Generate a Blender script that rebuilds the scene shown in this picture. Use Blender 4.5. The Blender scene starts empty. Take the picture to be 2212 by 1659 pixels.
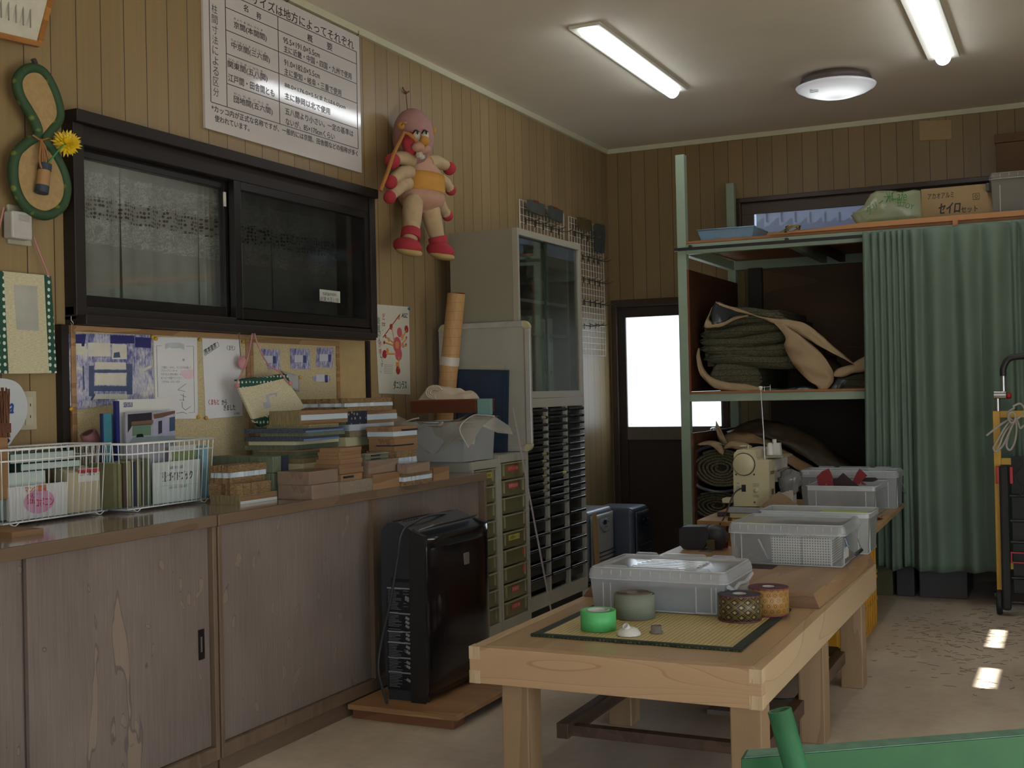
import bpy, bmesh, math, random
from mathutils import Vector, Matrix, Euler, noise as mnoise
R_ = math.radians
rnd = random.Random(7)
SC = bpy.context.scene
COL = SC.collection

# ------------------------------------------------------------------ camera
FPX, PCX, PCY = 2564.0, 1106.0, 829.5
def _cam_axes(yaw, pitch, roll):
    f = Vector((-math.sin(yaw), math.cos(yaw), 0)); r = Vector((math.cos(yaw), math.sin(yaw), 0)); d = Vector((0, 0, -1))
    f2 = f*math.cos(pitch) + d*math.sin(pitch); d2 = d*math.cos(pitch) - f*math.sin(pitch)
    return r*math.cos(roll) + d2*math.sin(roll), d2*math.cos(roll) - r*math.sin(roll), f2
AX_R, AX_D, AX_F = _cam_axes(R_(25.377), R_(-0.3605), R_(1.230))
CAM = Vector((0, 0, 1.25))
cd = bpy.data.cameras.new('camera'); cam = bpy.data.objects.new('camera', cd); COL.objects.link(cam)
cd.sensor_width = 36.0; cd.lens = 36.0*FPX/2212.0; cd.clip_start = 0.05
m3 = Matrix((AX_R, -AX_D, -AX_F)).transposed()
cam.matrix_world = Matrix.Translation(CAM) @ m3.to_4x4()
SC.camera = cam
# points of the room recovered from the photograph: the sight line (u, v) met with a wall, a floor or a top
def _ray(u, v): return AX_R*((u-PCX)/FPX) + AX_D*((v-PCY)/FPX) + AX_F
def onX(u, v, x): w = _ray(u, v); return CAM + w*((x-CAM.x)/w.x)
def onY(u, v, y): w = _ray(u, v); return CAM + w*((y-CAM.y)/w.y)
def onZ(u, v, z): w = _ray(u, v); return CAM + w*((z-CAM.z)/w.z)

# ------------------------------------------------------------------ world, light, exposure
SC.view_settings.view_transform = 'Standard'; SC.view_settings.look = 'None'
SC.view_settings.exposure = -0.34; SC.view_settings.gamma = 1.0
SC.view_settings.use_curve_mapping = False
W = bpy.data.worlds.new('sky'); SC.world = W; W.use_nodes = True
bg = W.node_tree.nodes['Background']; bg.inputs[0].default_value = (0.77, 0.89, 1.0, 1); bg.inputs[1].default_value = 4.6
sd = bpy.data.lights.new('sun', 'SUN'); sd.energy = 42.0; sd.angle = R_(0.6); sd.color = (1.0, 0.95, 0.86)
sun = bpy.data.objects.new('sun', sd); COL.objects.link(sun)
SUN_TO = Vector((1.0, -0.12, 0.86)).normalized()            # towards the sun
sun.rotation_euler = SUN_TO.to_track_quat('Z', 'Y').to_euler(); sun.location = (4, 2, 5)

# ------------------------------------------------------------------ room numbers
XW, XE, YB, YF, ZC = -3.22, 2.3, 8.57, -1.3, 3.09
def portal(name, loc, rot, sx, sy):
    l = bpy.data.lights.new(name, 'AREA'); l.shape = 'RECTANGLE'; l.size = sx; l.size_y = sy
    l.energy = 1; l.cycles.is_portal = True
    o = bpy.data.objects.new(name, l); COL.objects.link(o); o.location = loc; o.rotation_euler = rot
EAST = (0.2, 3.6, 0.0, 2.25)      # big opening in the right wall: y0 y1 z0 z1
FRONT = (-0.9, 1.7, 0.0, 2.2)     # opening in the wall behind the photographer: x0 x1 z0 z1
portal('sky_portal_east', (XE+0.02, (EAST[0]+EAST[1])/2, (EAST[2]+EAST[3])/2), (0, R_(90), 0), EAST[3]-EAST[2], EAST[1]-EAST[0])
portal('sky_portal_front', ((FRONT[0]+FRONT[1])/2, YF-0.02, (FRONT[2]+FRONT[3])/2), (R_(90), 0, 0), FRONT[1]-FRONT[0], FRONT[3]-FRONT[2])

# ------------------------------------------------------------------ materials
def lin(h):
    h = h.lstrip('#'); c = [int(h[i:i+2], 16)/255 for i in (0, 2, 4)]
    return tuple(x/12.92 if x <= .04045 else ((x+.055)/1.055)**2.4 for x in c) + (1,)
_M = {}
class NT:
    def __init__(s, name):
        s.m = bpy.data.materials.new(name); s.m.use_nodes = True; s.t = s.m.node_tree; s.n = s.t.nodes; s.l = s.t.links
        s.b = s.n['Principled BSDF']; s.out = s.n['Material Output']; s._co = None
    def add(s, k, **kw):
        n = s.n.new(k)
        for a, b in kw.items(): setattr(n, a, b)
        return n
    def link(s, a, b): s.l.new(a, b)
    def co(s):
        if not s._co: s._co = s.add('ShaderNodeTexCoord').outputs['Object']
        return s._co
    def mapping(s, scale=(1, 1, 1), rot=(0, 0, 0), src=None):
        n = s.add('ShaderNodeMapping'); n.inputs['Scale'].default_value = scale; n.inputs['Rotation'].default_value = rot
        s.link(src or s.co(), n.inputs[0]); return n.outputs[0]
    def noise(s, vec, scale, detail=4, rough=.55, dist=0):
        n = s.add('ShaderNodeTexNoise'); n.inputs['Scale'].default_value = scale; n.inputs['Detail'].default_value = detail
        n.inputs['Roughness'].default_value = rough; n.inputs['Distortion'].default_value = dist; s.link(vec, n.inputs['Vector']); return n.outputs['Fac']
    def ramp(s, fac, stops, interp='LINEAR'):
        n = s.add('ShaderNodeValToRGB'); n.color_ramp.interpolation = interp; e = n.color_ramp.elements
        while len(e) < len(stops): e.new(.5)
        for i, (p, c) in enumerate(stops):
            e[i].position = p; e[i].color = c if not isinstance(c, str) else lin(c)
        s.link(fac, n.inputs[0]); return n.outputs[0]
    def mix(s, fac, a, b, mode='MIX'):
        n = s.add('ShaderNodeMix', data_type='RGBA', blend_type=mode)
        for i, v in ((0, fac), (6, a), (7, b)):
            if hasattr(v, 'is_linked'): s.link(v, n.inputs[i])
            else: n.inputs[i].default_value = (lin(v) if isinstance(v, str) else v)
        return n.outputs[2]
    def math(s, op, a, b=0, c=0):
        n = s.add('ShaderNodeMath', operation=op)
        for i, v in enumerate((a, b, c)):
            if hasattr(v, 'is_linked'): s.link(v, n.inputs[i])
            else: n.inputs[i].default_value = v
        return n.outputs[0]
    def bump(s, h, strength=.3, dist=.002):
        n = s.add('ShaderNodeBump'); n.inputs['Strength'].default_value = strength; n.inputs['Distance'].default_value = dist
        s.link(h, n.inputs['Height']); s.link(n.outputs[0], s.b.inputs['Normal'])
    def base(s, c):
        if hasattr(c, 'is_linked'): s.link(c, s.b.inputs['Base Color'])
        else: s.b.inputs['Base Color'].default_value = lin(c) if isinstance(c, str) else c
    def sep(s, src=None):
        n = s.add('ShaderNodeSeparateXYZ'); s.link(src or s.co(), n.inputs[0]); return n.outputs
def _dk(c, k):
    c = lin(c) if isinstance(c, str) else c
    return tuple(x*k for x in c[:3]) + (1,)
def plain(col, rough=.5, metal=0, var=.08, scale=18, bump=.05, name=None, spec=.5):
    key = ('p', col, rough, metal, var, scale, bump)
    if key in _M: return _M[key]
    t = NT(name or 'surface'); f = t.noise(t.co(), scale)
    t.base(t.ramp(f, [(.3, _dk(col, 1-var)), (.7, _dk(col, 1+var))]))
    t.b.inputs['Roughness'].default_value = rough; t.b.inputs['Metallic'].default_value = metal; t.b.inputs['Specular IOR Level'].default_value = spec
    if bump: t.bump(t.noise(t.co(), scale*8, 3), bump, .002)
    _M[key] = t.m; return t.m
def wood(c1, c2, axis='y', rough=.45, scale=6, ring=10, name='wood', bump=.06, coat=0):
    key = ('w', c1, c2, axis, rough, scale, ring)
    if key in _M: return _M[key]
    t = NT(name); st = {'x': (.12, 1, 1), 'y': (1, .12, 1), 'z': (1, 1, .12)}[axis]
    v = t.mapping(st); n1 = t.noise(v, scale*.5, 3, .5, .6)
    rg = t.math('FRACT', t.math('MULTIPLY', n1, ring))
    fine = t.noise(t.mapping(tuple(a*6 if a == 1 else .5 for a in st)), scale*8, 3)
    f = t.math('ADD', t.math('MULTIPLY', rg, .62), t.math('MULTIPLY', fine, .38))
    t.base(t.ramp(f, [(.25, c1), (.62, _mixc(c1, c2, .5)), (.92, c2)]))
    t.b.inputs['Roughness'].default_value = rough; t.bump(fine, bump, .001)
    if coat: t.b.inputs['Coat Weight'].default_value = coat
    _M[key] = t.m; return t.m
def _mixc(a, b, k):
    a = lin(a) if isinstance(a, str) else a; b = lin(b) if isinstance(b, str) else b
    return tuple(x*(1-k)+y*k for x, y in zip(a, b))
def clear(name, tint='#FFFFFF', trans=.6, rough=.25, body='#D8DEE4', transl=.5, gloss=1.0):
    key = ('c', name)
    if key in _M: return _M[key]
    t = NT(name); n = t.n; n.remove(t.b)
    tr = t.add('ShaderNodeBsdfTransparent'); tr.inputs[0].default_value = lin(tint)
    df = t.add('ShaderNodeBsdfDiffuse'); df.inputs[0].default_value = lin(body)
    tl = t.add('ShaderNodeBsdfTranslucent'); tl.inputs[0].default_value = lin(body)
    gl = t.add('ShaderNodeBsdfGlossy'); gl.inputs['Roughness'].default_value = rough
    m1 = t.add('ShaderNodeMixShader'); m1.inputs[0].default_value = transl; t.link(df.outputs[0], m1.inputs[1]); t.link(tl.outputs[0], m1.inputs[2])
    m2 = t.add('ShaderNodeMixShader'); t.link(m1.outputs[0], m2.inputs[1]); t.link(tr.outputs[0], m2.inputs[2])
    nz = t.noise(t.co(), 9); mr = t.math('ADD', t.math('MULTIPLY', nz, .16), trans-.08); t.link(mr, m2.inputs[0])
    fr = t.add('ShaderNodeFresnel'); fr.inputs[0].default_value = 1.45
    fc = t.math('MINIMUM', t.math('MULTIPLY', fr.outputs[0], gloss), .5)
    m3_ = t.add('ShaderNodeMixShader'); t.link(fc, m3_.inputs[0]); t.link(m2.outputs[0], m3_.inputs[1]); t.link(gl.outputs[0], m3_.inputs[2])
    t.link(m3_.outputs[0], t.out.inputs[0]); _M[key] = t.m; return t.m
def emit(name, col, s):
    key = ('e', name)
    if key in _M: return _M[key]
    t = NT(name); t.base('#FFFFFF'); t.b.inputs['Emission Color'].default_value = lin(col); t.b.inputs['Emission Strength'].default_value = s
    _M[key] = t.m; return t.m
def checker2(name, fn):
    if name not in _M: _M[name] = fn()
    return _M[name]

def mk_panelling(axis, pitch, off, c1, c2, name):
    t = NT(name); s = t.sep(); co = s[0] if axis == 'x' else s[1]
    q = t.math('DIVIDE', t.math('ADD', co, off), pitch); fr = t.math('FRACT', q); idx = t.math('FLOOR', q)
    d = t.math('ABSOLUTE', t.math('SUBTRACT', fr, .5)); groove = t.math('GREATER_THAN', d, .484)
    wn = t.add('ShaderNodeTexWhiteNoise', noise_dimensions='1D'); t.link(idx, wn.inputs['W'])
    grain = t.noise(t.mapping((60, 60, 1.2)), 1.4, 3, .6); big = t.noise(t.mapping((2, 2, 1)), 1.2, 2)
    f = t.math('ADD', t.math('ADD', t.math('MULTIPLY', grain, .35), t.math('MULTIPLY', big, .35)), t.math('MULTIPLY', wn.outputs[0], .22))
    c = t.ramp(f, [(.25, c1), (.75, c2)])
    t.base(t.mix(groove, c, '#3A2A20')); t.b.inputs['Roughness'].default_value = .42
    t.bump(t.math('SUBTRACT', 1, groove), .6, .003); return t.m
M_WALL_L = mk_panelling('y', .1195, .035, '#86714F', '#9E8761', 'printed_panelling_left')
M_WALL_B = mk_panelling('x', .108, .0, '#7C6845', '#917A54', 'printed_panelling_back')
def _concrete():
    t = NT('dusty_concrete'); a = t.noise(t.co(), 1.6, 6, .6); b = t.noise(t.co(), 22, 6, .7); c_ = t.noise(t.mapping((1, .35, 1), (0, 0, .5)), 5, 3)
    f = t.math('ADD', t.math('ADD', t.math('MULTIPLY', a, .5), t.math('MULTIPLY', b, .25)), t.math('MULTIPLY', c_, .25))
    t.base(t.ramp(f, [(.32, '#A5988A'), (.5, '#BFB2A1'), (.68, '#CFC5B6')])); t.b.inputs['Roughness'].default_value = .8
    t.bump(b, .25, .004); return t.m
M_FLOOR = _concrete()
M_CEIL = plain('#DBD3C2', .75, var=.03, scale=3, bump=.05, name='ceiling_paint')
M_MOULD = plain('#C3C2A8', .5, var=.03, name='pale_moulding')
M_BLACK = plain('#181412', .35, var=.1, name='black_brown_aluminium')
M_BLACKW = plain('#201916', .55, var=.12, name='dark_stained_wood')
M_BRONZE = plain('#3F3026', .35, var=.1, name='bronze_aluminium')

# ------------------------------------------------------------------ mesh builder
class MB:
    def __init__(s): s.v = []; s.f = []; s.mi = []; s.sm = []; s.T = None; s.cur = 0
    def _add(s, vs, fs, smooth=False):
        b = len(s.v)
        s.v += [(s.T @ Vector(p)) if s.T else Vector(p) for p in vs]
        for f in fs: s.f.append([b+i for i in f]); s.mi.append(s.cur); s.sm.append(smooth)
        return s
    def box(s, x0, x1, y0, y1, z0, z1):
        x0, x1 = sorted((x0, x1)); y0, y1 = sorted((y0, y1)); z0, z1 = sorted((z0, z1))
        return s._add([(x0,y0,z0),(x1,y0,z0),(x1,y1,z0),(x0,y1,z0),(x0,y0,z1),(x1,y0,z1),(x1,y1,z1),(x0,y1,z1)],
                      [(0,3,2,1),(4,5,6,7),(0,1,5,4),(1,2,6,5),(2,3,7,6),(3,0,4,7)])
    def cbox(s, c, d, rot=None):
        T0 = s.T; m = Matrix.Translation(Vector(c)) @ (Euler(rot).to_matrix().to_4x4() if rot else Matrix.Identity(4))
        s.T = (T0 @ m) if T0 else m; s.box(-d[0]/2, d[0]/2, -d[1]/2, d[1]/2, -d[2]/2, d[2]/2); s.T = T0; return s
    def face(s, pts, smooth=False): return s._add(pts, [tuple(range(len(pts)))], smooth)
    def prism(s, pts, vec, smooth=False):
        n = len(pts); v = Vector(vec); P = [Vector(p) for p in pts]
        nrm = Vector((0, 0, 0))
        for i in range(n): nrm += P[i].cross(P[(i+1) % n])
        if nrm.dot(v) > 0: P.reverse()
        s._add(P + [p+v for p in P], [tuple(range(n)), tuple(range(2*n-1, n-1, -1))])
        return s._add(P + [p+v for p in P], [(i, n+i, n+(i+1) % n, (i+1) % n) for i in range(n)], smooth)
    def tube(s, pts, r, n=8, closed=False, caps=True):
        P = [Vector(p) for p in pts]; m = len(P)
        rr = r if isinstance(r, (list, tuple)) else [r]*m
        rings = []; up = None
        for i in range(m):
            if closed: t = P[(i+1) % m]-P[i-1]
            else: t = P[min(i+1, m-1)]-P[max(i-1, 0)]
            if t.length < 1e-9: t = Vector((0, 0, 1))
            t.normalize()
            if up is None: up = t.orthogonal().normalized()
            else:
                up = up - t*up.dot(t)
                up = up.normalized() if up.length > 1e-6 else t.orthogonal().normalized()
            w = t.cross(up)
            rings.append([P[i] + (up*math.cos(a)+w*math.sin(a))*rr[i] for a in [2*math.pi*k/n for k in range(n)]])
        vs = [p for r_ in rings for p in r_]; fs = []
        for i in range(m if closed else m-1):
            j = (i+1) % m
            for k in range(n): fs.append((i*n+k, i*n+(k+1) % n, j*n+(k+1) % n, j*n+k))
        s._add(vs, fs, n > 4)
        if caps and not closed: s._add(rings[0], [tuple(range(n-1, -1, -1))]); s._add(rings[-1], [tuple(range(n))])
        return s
    def lathe(s, prof, c=(0, 0, 0), axis=(0, 0, 1), n=24, smooth=True, sx=1, sy=1, caps=True):
        q = Vector((0, 0, 1)).rotation_difference(Vector(axis).normalized()); c = Vector(c); vs = []
        for r, z in prof:
            for k in range(n):
                a = 2*math.pi*k/n; vs.append(c + q @ Vector((r*math.cos(a)*sx, r*math.sin(a)*sy, z)))
        fs = [(i*n+k, i*n+(k+1) % n, (i+1)*n+(k+1) % n, (i+1)*n+k) for i in range(len(prof)-1) for k in range(n)]
        s._add(vs, fs, smooth)
        if caps and prof[0][0] > 1e-5: s._add(vs[:n], [tuple(range(n-1, -1, -1))])
        if caps and prof[-1][0] > 1e-5: s._add(vs[-n:], [tuple(range(n))])
        return s
    def ball(s, c, r, sc=(1, 1, 1), rot=None, n=16, bumpy=0):
        T = Matrix.Translation(Vector(c)) @ (Euler(rot).to_matrix().to_4x4() if rot else Matrix.Identity(4)); m = n//2; vs = [T @ Vector((0, 0, -r*sc[2]))]
        for i in range(1, m):
            ph = -math.pi/2+math.pi*i/m
            for k in range(n):
                a = 2*math.pi*k/n; d = Vector((math.cos(ph)*math.cos(a), math.cos(ph)*math.sin(a), math.sin(ph)))
                q = r*(1+(bumpy*mnoise.noise(d*2.3+Vector(c)*9) if bumpy else 0)); vs.append(T @ Vector((d.x*q*sc[0], d.y*q*sc[1], d.z*q*sc[2])))
        vs.append(T @ Vector((0, 0, r*sc[2]))); L = len(vs)-1
        fs = [(0, 1+(k+1) % n, 1+k) for k in range(n)] + [(L, 1+(m-2)*n+k, 1+(m-2)*n+(k+1) % n) for k in range(n)]
        fs += [(1+i*n+k, 1+i*n+(k+1) % n, 1+(i+1)*n+(k+1) % n, 1+(i+1)*n+k) for i in range(m-2) for k in range(n)]
        return s._add(vs, fs, True)
    def grid(s, fn, nu, nv, smooth=True):
        vs = [Vector(fn(i/nu, j/nv)) for j in range(nv+1) for i in range(nu+1)]
        return s._add(vs, [(j*(nu+1)+i, j*(nu+1)+i+1, (j+1)*(nu+1)+i+1, (j+1)*(nu+1)+i) for j in range(nv) for i in range(nu)], smooth)
    def mesh(s, m, T, mi=None):
        b = len(s.v); s.v += [T @ v.co for v in m.vertices]
        for p in m.polygons: s.f.append([b+i for i in p.vertices]); s.mi.append(s.cur); s.sm.append(False)
        return s
    def build(s, name, mats, parent=None, bevel=0, solid=0, seg=2, origin=None, sub=0):
        if not isinstance(mats, (list, tuple)): mats = [mats]
        if parent is not None: og = ORG[parent.name]
        elif origin is not None: og = Vector(origin)
        else:
            xs = [v.x for v in s.v]; ys = [v.y for v in s.v]; zs = [v.z for v in s.v]
            og = Vector(((min(xs)+max(xs))/2, (min(ys)+max(ys))/2, min(zs)))
        me = bpy.data.meshes.new(name); me.from_pydata([v-og for v in s.v], [], s.f)
        for m in mats: me.materials.append(m)
        me.polygons.foreach_set('material_index', s.mi); me.polygons.foreach_set('use_smooth', s.sm); me.update()
        o = bpy.data.objects.new(name, me); COL.objects.link(o); ORG[o.name] = og
        if parent is not None: o.parent = parent
        else: o.location = og
        if solid:
            w = o.modifiers.new('thickness', 'SOLIDIFY'); w.thickness = solid; w.offset = 0
        if sub:
            w = o.modifiers.new('subdivision', 'SUBSURF'); w.levels = sub; w.render_levels = sub
        if bevel:
            w = o.modifiers.new('bevel', 'BEVEL'); w.width = bevel; w.segments = seg; w.limit_method = 'ANGLE'; w.angle_limit = R_(40)
        return o
ORG = {}
def tag(o, label, cat, group=None, kind=None):
    o['label'] = label; o['category'] = cat
    if group: o['group'] = group
    if kind: o['kind'] = kind
    return o
def thing(name, label, cat, loc, group=None):
    o = bpy.data.objects.new(name, None); COL.objects.link(o); o.location = Vector(loc); o.empty_display_size = .05; ORG[o.name] = Vector(loc)
    return tag(o, label, cat, group)
def struct(o, label=None, cat=None):
    o['kind'] = 'structure'
    if label: o['label'] = label
    if cat: o['category'] = cat
    return o
def dup(o, offset, label=None, rotz=None):
    def cp(s, par):
        c = s.copy(); COL.objects.link(c); c.parent = par; ORG[c.name] = ORG[s.name]
        for ch in s.children: cp(ch, c)
        return c
    c = cp(o, None); c.location = Vector(o.location)+Vector(offset)
    if rotz is not None: c.rotation_euler.z += rotz
    if label: c['label'] = label
    return c

# ------------------------------------------------------------------ writing
FR_LEFT = Matrix(((0, 0, 1), (1, 0, 0), (0, 1, 0)))     # columns: text right = +y, up = +z, out = +x
FR_BACK = Matrix(((1, 0, 0), (0, 0, -1), (0, 1, 0)))    # text right = +x, up = +z, out = -y
FR_TOP = Matrix(((1, 0, 0), (0, 1, 0), (0, 0, 1)))
_TX = {}
def _glyphs(s):
    if s not in _TX:
        c = bpy.data.curves.new('lettering', 'FONT'); c.body = s; c.size = 1; c.resolution_u = 3
        o = bpy.data.objects.new('lettering', c); COL.objects.link(o)
        dg = bpy.context.evaluated_depsgraph_get(); dg.update()
        m = bpy.data.meshes.new_from_object(o.evaluated_get(dg)); bpy.data.objects.remove(o)
        xs = [v.co.x for v in m.vertices] or [0, 1]; ys = [v.co.y for v in m.vertices] or [0, 1]
        _TX[s] = (m, min(xs), max(xs), min(ys), max(ys))
    return _TX[s]
def write(mb, s, p, fr, width=None, height=None, slant=0, bold=0, vertical=False):
    """write s with its lower left corner at p (world), in frame fr, fitted to width x height"""
    fr4 = fr.to_4x4()
    if vertical:
        n = len(s); step = height/n
        for i, ch in enumerate(s): write(mb, ch, Vector(p) + fr @ Vector((0, height-step*(i+1)+step*.08, 0)), fr, width, step*.84)
        return
    m, x0, x1, y0, y1 = _glyphs(s)
    w, h = max(x1-x0, 1e-3), max(y1-y0, 1e-3)
    sy = (height/h) if height else (width/w); sx = (width/w) if width else sy
    if s in 'ー・一、。-': sy = sx = (width or height)
    T = Matrix.Translation(Vector(p)) @ fr4 @ Matrix(((sx, slant*sy, 0, 0), (0, sy, 0, 0), (0, 0, 1, 0), (0, 0, 0, 1))) @ Matrix.Translation((-x0, -y0, 0))
    mb.mesh(m, T)
    if bold: mb.mesh(m, Matrix.Translation(fr @ Vector((bold, 0, .00002))) @ T); mb.mesh(m, Matrix.Translation(fr @ Vector((bold*.5, bold*.6, .00004))) @ T)

# ------------------------------------------------------------------ the room shell
def wall_cells(mb, plane, a0, a1, z0, z1, holes, at, th):
    As = sorted({a0, a1, *[h[0] for h in holes], *[h[1] for h in holes]}); Zs = sorted({z0, z1, *[h[2] for h in holes], *[h[3] for h in holes]})
    for i in range(len(As)-1):
        for j in range(len(Zs)-1):
            ca, cz = (As[i]+As[i+1])/2, (Zs[j]+Zs[j+1])/2
            if any(h[0] < ca < h[1] and h[2] < cz < h[3] for h in holes): continue
            if plane == 'x': mb.box(at, at+th, As[i], As[i+1], Zs[j], Zs[j+1])
            else: mb.box(As[i], As[i+1], at, at+th, Zs[j], Zs[j+1])
fl = MB(); fl.box(XW-.1, XE+.1, YF-.1, YB+.1, -.1, 0); struct(fl.build('floor', M_FLOOR, origin=(0, 0, 0)))
ce = MB(); ce.box(XW-.1, XE+.1, YF-.1, YB+.1, ZC, ZC+.1); struct(ce.build('ceiling', M_CEIL, origin=(0, 0, 0)))
WIN = (onX(132, 246, XW).y, onX(790, 413, XW).y, 1.555, onX(790, 413, XW).z)     # dark window in the left wall: y0 y1 z0 z1
wl = MB(); wall_cells(wl, 'x', YF, YB, 0, ZC, [(WIN[0]+.03, WIN[1]-.03, WIN[2]+.02, WIN[3]-.03)], XW, -.1)
struct(wl.build('wall_left', M_WALL_L, origin=(0, 0, 0)))
DOOR = (-3.2, -2.30, 0, 1.93); TRW = (onY(1593, 432, YB).x, .2, 2.12, onY(1593, 432, YB).z)
wb = MB(); wall_cells(wb, 'y', XW, XE, 0, ZC, [(DOOR[0], DOOR[1], 0, DOOR[3]), (TRW[0], TRW[1], TRW[2], TRW[3])], YB, .1)
struct(wb.build('wall_back', M_WALL_B, origin=(0, 0, 0)))
M_WALL_R = plain('#8E8270', .7, name='plaster_right')
def sunhole(x0, x1, y0, y1):
    """opening in the right wall through which the sun reaches the floor patch x0..x1, y0..y1"""
    k0 = (XE-x0)/SUN_TO.x; k1 = (XE-x1)/SUN_TO.x; km = (k0+k1)/2
    return (y0+SUN_TO.y*km, y1+SUN_TO.y*km, SUN_TO.z*k1, SUN_TO.z*k0)
SH = [sunhole(-.445, -.335, 5.19, 5.56), sunhole(-.455, -.35, 6.0, 6.43), sunhole(-.27, -.16, 5.95, 6.3)]
wr = MB(); wall_cells(wr, 'x', YF, YB, 0, ZC, [EAST] + SH, XE, .06)
struct(wr.build('wall_right', M_WALL_R, origin=(0, 0, 0)))
wf = MB(); wall_cells(wf, 'y', XW, XE, 0, ZC, [FRONT], YF-.1, .1)
struct(wf.build('wall_front', M_WALL_R, origin=(0, 0, 0)))
t1 = MB(); t1.box(XW, XW+.022, YF, YB, ZC-.035, ZC); struct(t1.build('trim_1', M_MOULD))
t2 = MB(); t2.box(XW+.022, XE, YB-.022, YB, ZC-.035, ZC); struct(t2.build('trim_2', M_MOULD))
ev = MB(); ev.box(XE+.07, XE+1.7, YF, 4.2, 2.46, 2.52); struct(ev.build('added_sun_blocker', plain('#7A7468', .8, name='sun_blocker_board')))  # unseen slab added to keep direct sun out of the right opening
# ground and a neighbour's wall outside
g = MB(); g.box(-30, 30, -30, 40, -.4, -.11); struct(g.build('ground_outside', plain('#8C8A84', .9, name='asphalt')))
# ================================================================== LEFT WALL
def LW(u, v, off=0.0): return onX(u, v, XW+off)
def panel(mb, x0, x1, y0, y1, z0, z1): mb.box(x0, x1, y0, y1, z0, z1)
# ---- dark sliding window
y0, y1, z0, z1 = WIN
w1 = thing('window_1', 'wide dark aluminium sliding window with lace curtain behind, under the white sign', 'window', (XW, (y0+y1)/2, z0)); w1['kind'] = 'structure'
ca = MB(); d = .075
ca.box(XW-.06, XW+d, y0-.0, y1, z1-.045, z1); ca.box(XW-.06, XW+d-.02, y0, y0+.05, z0-.02, z1-.045); ca.box(XW-.06, XW+d-.02, y1-.05, y1, z0-.02, z1-.045)
ca.box(XW, XW+d-.03, y0+.05, y1-.05, z1-.115, z1-.045)
ca.build('window_frame', M_BLACKW, w1, bevel=.003)
sl = MB(); sl.box(XW, XW+.045, y0, y1, z0-.004, z0+.03); sl.box(XW-.06, XW+.10, y0, LW(813, 711, .1).y, z0-.036, z0-.004); sl.build('window_sill', M_BLACKW, w1, bevel=.003)
M_GLASSD = clear('window_pane_glass', '#F4F6F4', .95, .03, '#30302E', .2)
M_LACE = None
def _lace():
    t = NT('white_lace'); s = t.sep(); y, z = s[1], s[2]
    weave = t.noise(t.mapping((1, 60, 3)), 4, 2)
    op = t.math('ADD', .80, t.math('MULTIPLY', weave, .12))
    # open lace band: rows of round holes
    zb = t.math('ABSOLUTE', t.math('SUBTRACT', z, LACEZ)); inband = t.math('LESS_THAN', zb, .042)
    v = t.add('ShaderNodeTexVoronoi'); v.inputs['Scale'].default_value = 62; v.inputs['Randomness'].default_value = .35
    t.link(t.mapping((0.02, 1, 1)), v.inputs['Vector'])
    hole = t.math('LESS_THAN', v.outputs['Distance'], .40)
    m = t.math('MULTIPLY', t.math('MULTIPLY', hole, inband), .75)
    # scroll embroidery above and below the band
    emb = t.math('LESS_THAN', t.math('ABSOLUTE', t.math('SUBTRACT', zb, .085)), .05)
    n = t.noise(t.mapping((.02, 1, 1)), 38, 2, .5, 2.2); ln = t.math('LESS_THAN', t.math('ABSOLUTE', t.math('SUBTRACT', n, .5)), .045)
    op2 = t.math('ADD', t.math('SUBTRACT', op, m), t.math('MULTIPLY', t.math('MULTIPLY', emb, ln), .2))
    n_ = t.n; n_.remove(t.b)
    tr = t.add('ShaderNodeBsdfTransparent'); df = t.add('ShaderNodeBsdfDiffuse'); tl = t.add('ShaderNodeBsdfTranslucent')
    col = t.mix(t.math('MULTIPLY', emb, ln), '#DADAD8', '#FCFCFA')
    t.link(col, df.inputs[0]); t.link(col, tl.inputs[0])
    m1 = t.add('ShaderNodeMixShader'); m1.inputs[0].default_value = .3; t.link(df.outputs[0], m1.inputs[1]); t.link(tl.outputs[0], m1.inputs[2])
    m2 = t.add('ShaderNodeMixShader'); t.link(op2, m2.inputs[0]); t.link(tr.outputs[0], m2.inputs[1]); t.link(m1.outputs[0], m2.inputs[2])
    t.link(m2.outputs[0], t.out.inputs[0]); return t.m
CURX = XW-.10
LACEZ = (onX(260, 458, CURX).z)
M_LACE = _lace()
ym = LW(500, 500).y
def sash(name, ya, yb, x, za, zb, fw=.045, glass=M_GLASSD, mesh=False):
    f = MB(); f.box(x-.015, x+.015, ya, ya+fw, za, zb); f.box(x-.015, x+.015, yb-fw, yb, za, zb)
    f.box(x-.015, x+.015, ya+fw, yb-fw, za, za+fw*1.25); f.box(x-.015, x+.015, ya+fw, yb-fw, zb-fw*.8, zb)
    o = f.build(name, M_BLACK, w1, bevel=.002)
    p = MB(); p.box(x-.002, x+.002, ya+fw, yb-fw, za+fw*1.25, zb-fw*.8); p.build('window_glass', glass, w1)
    return o
sash('window_sash', y0+.05, ym-.005, XW-.01, z0+.02, z1-.115)
sash('window_sash', ym-.035, y1-.05, XW+.03, z0+.02, z1-.115)
M_NET = clear('insect_screen', '#F0F0F0', .74, .3, '#2C2C2A', .1, gloss=0)
sc_ = MB(); sc_.box(XW+.046, XW+.047, ym+.01, y1-.09, z0+.07, z1-.15); sc_.build('insect_screen', M_NET, w1)
lt = MB(); q = LW(489, 415, .02); lt.box(XW+.012, XW+.016, q.y-.012, q.y+.003, q.z-.06, q.z+.0); lt.build('maker_sticker', plain('#C9C6BE', .5), w1)
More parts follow.
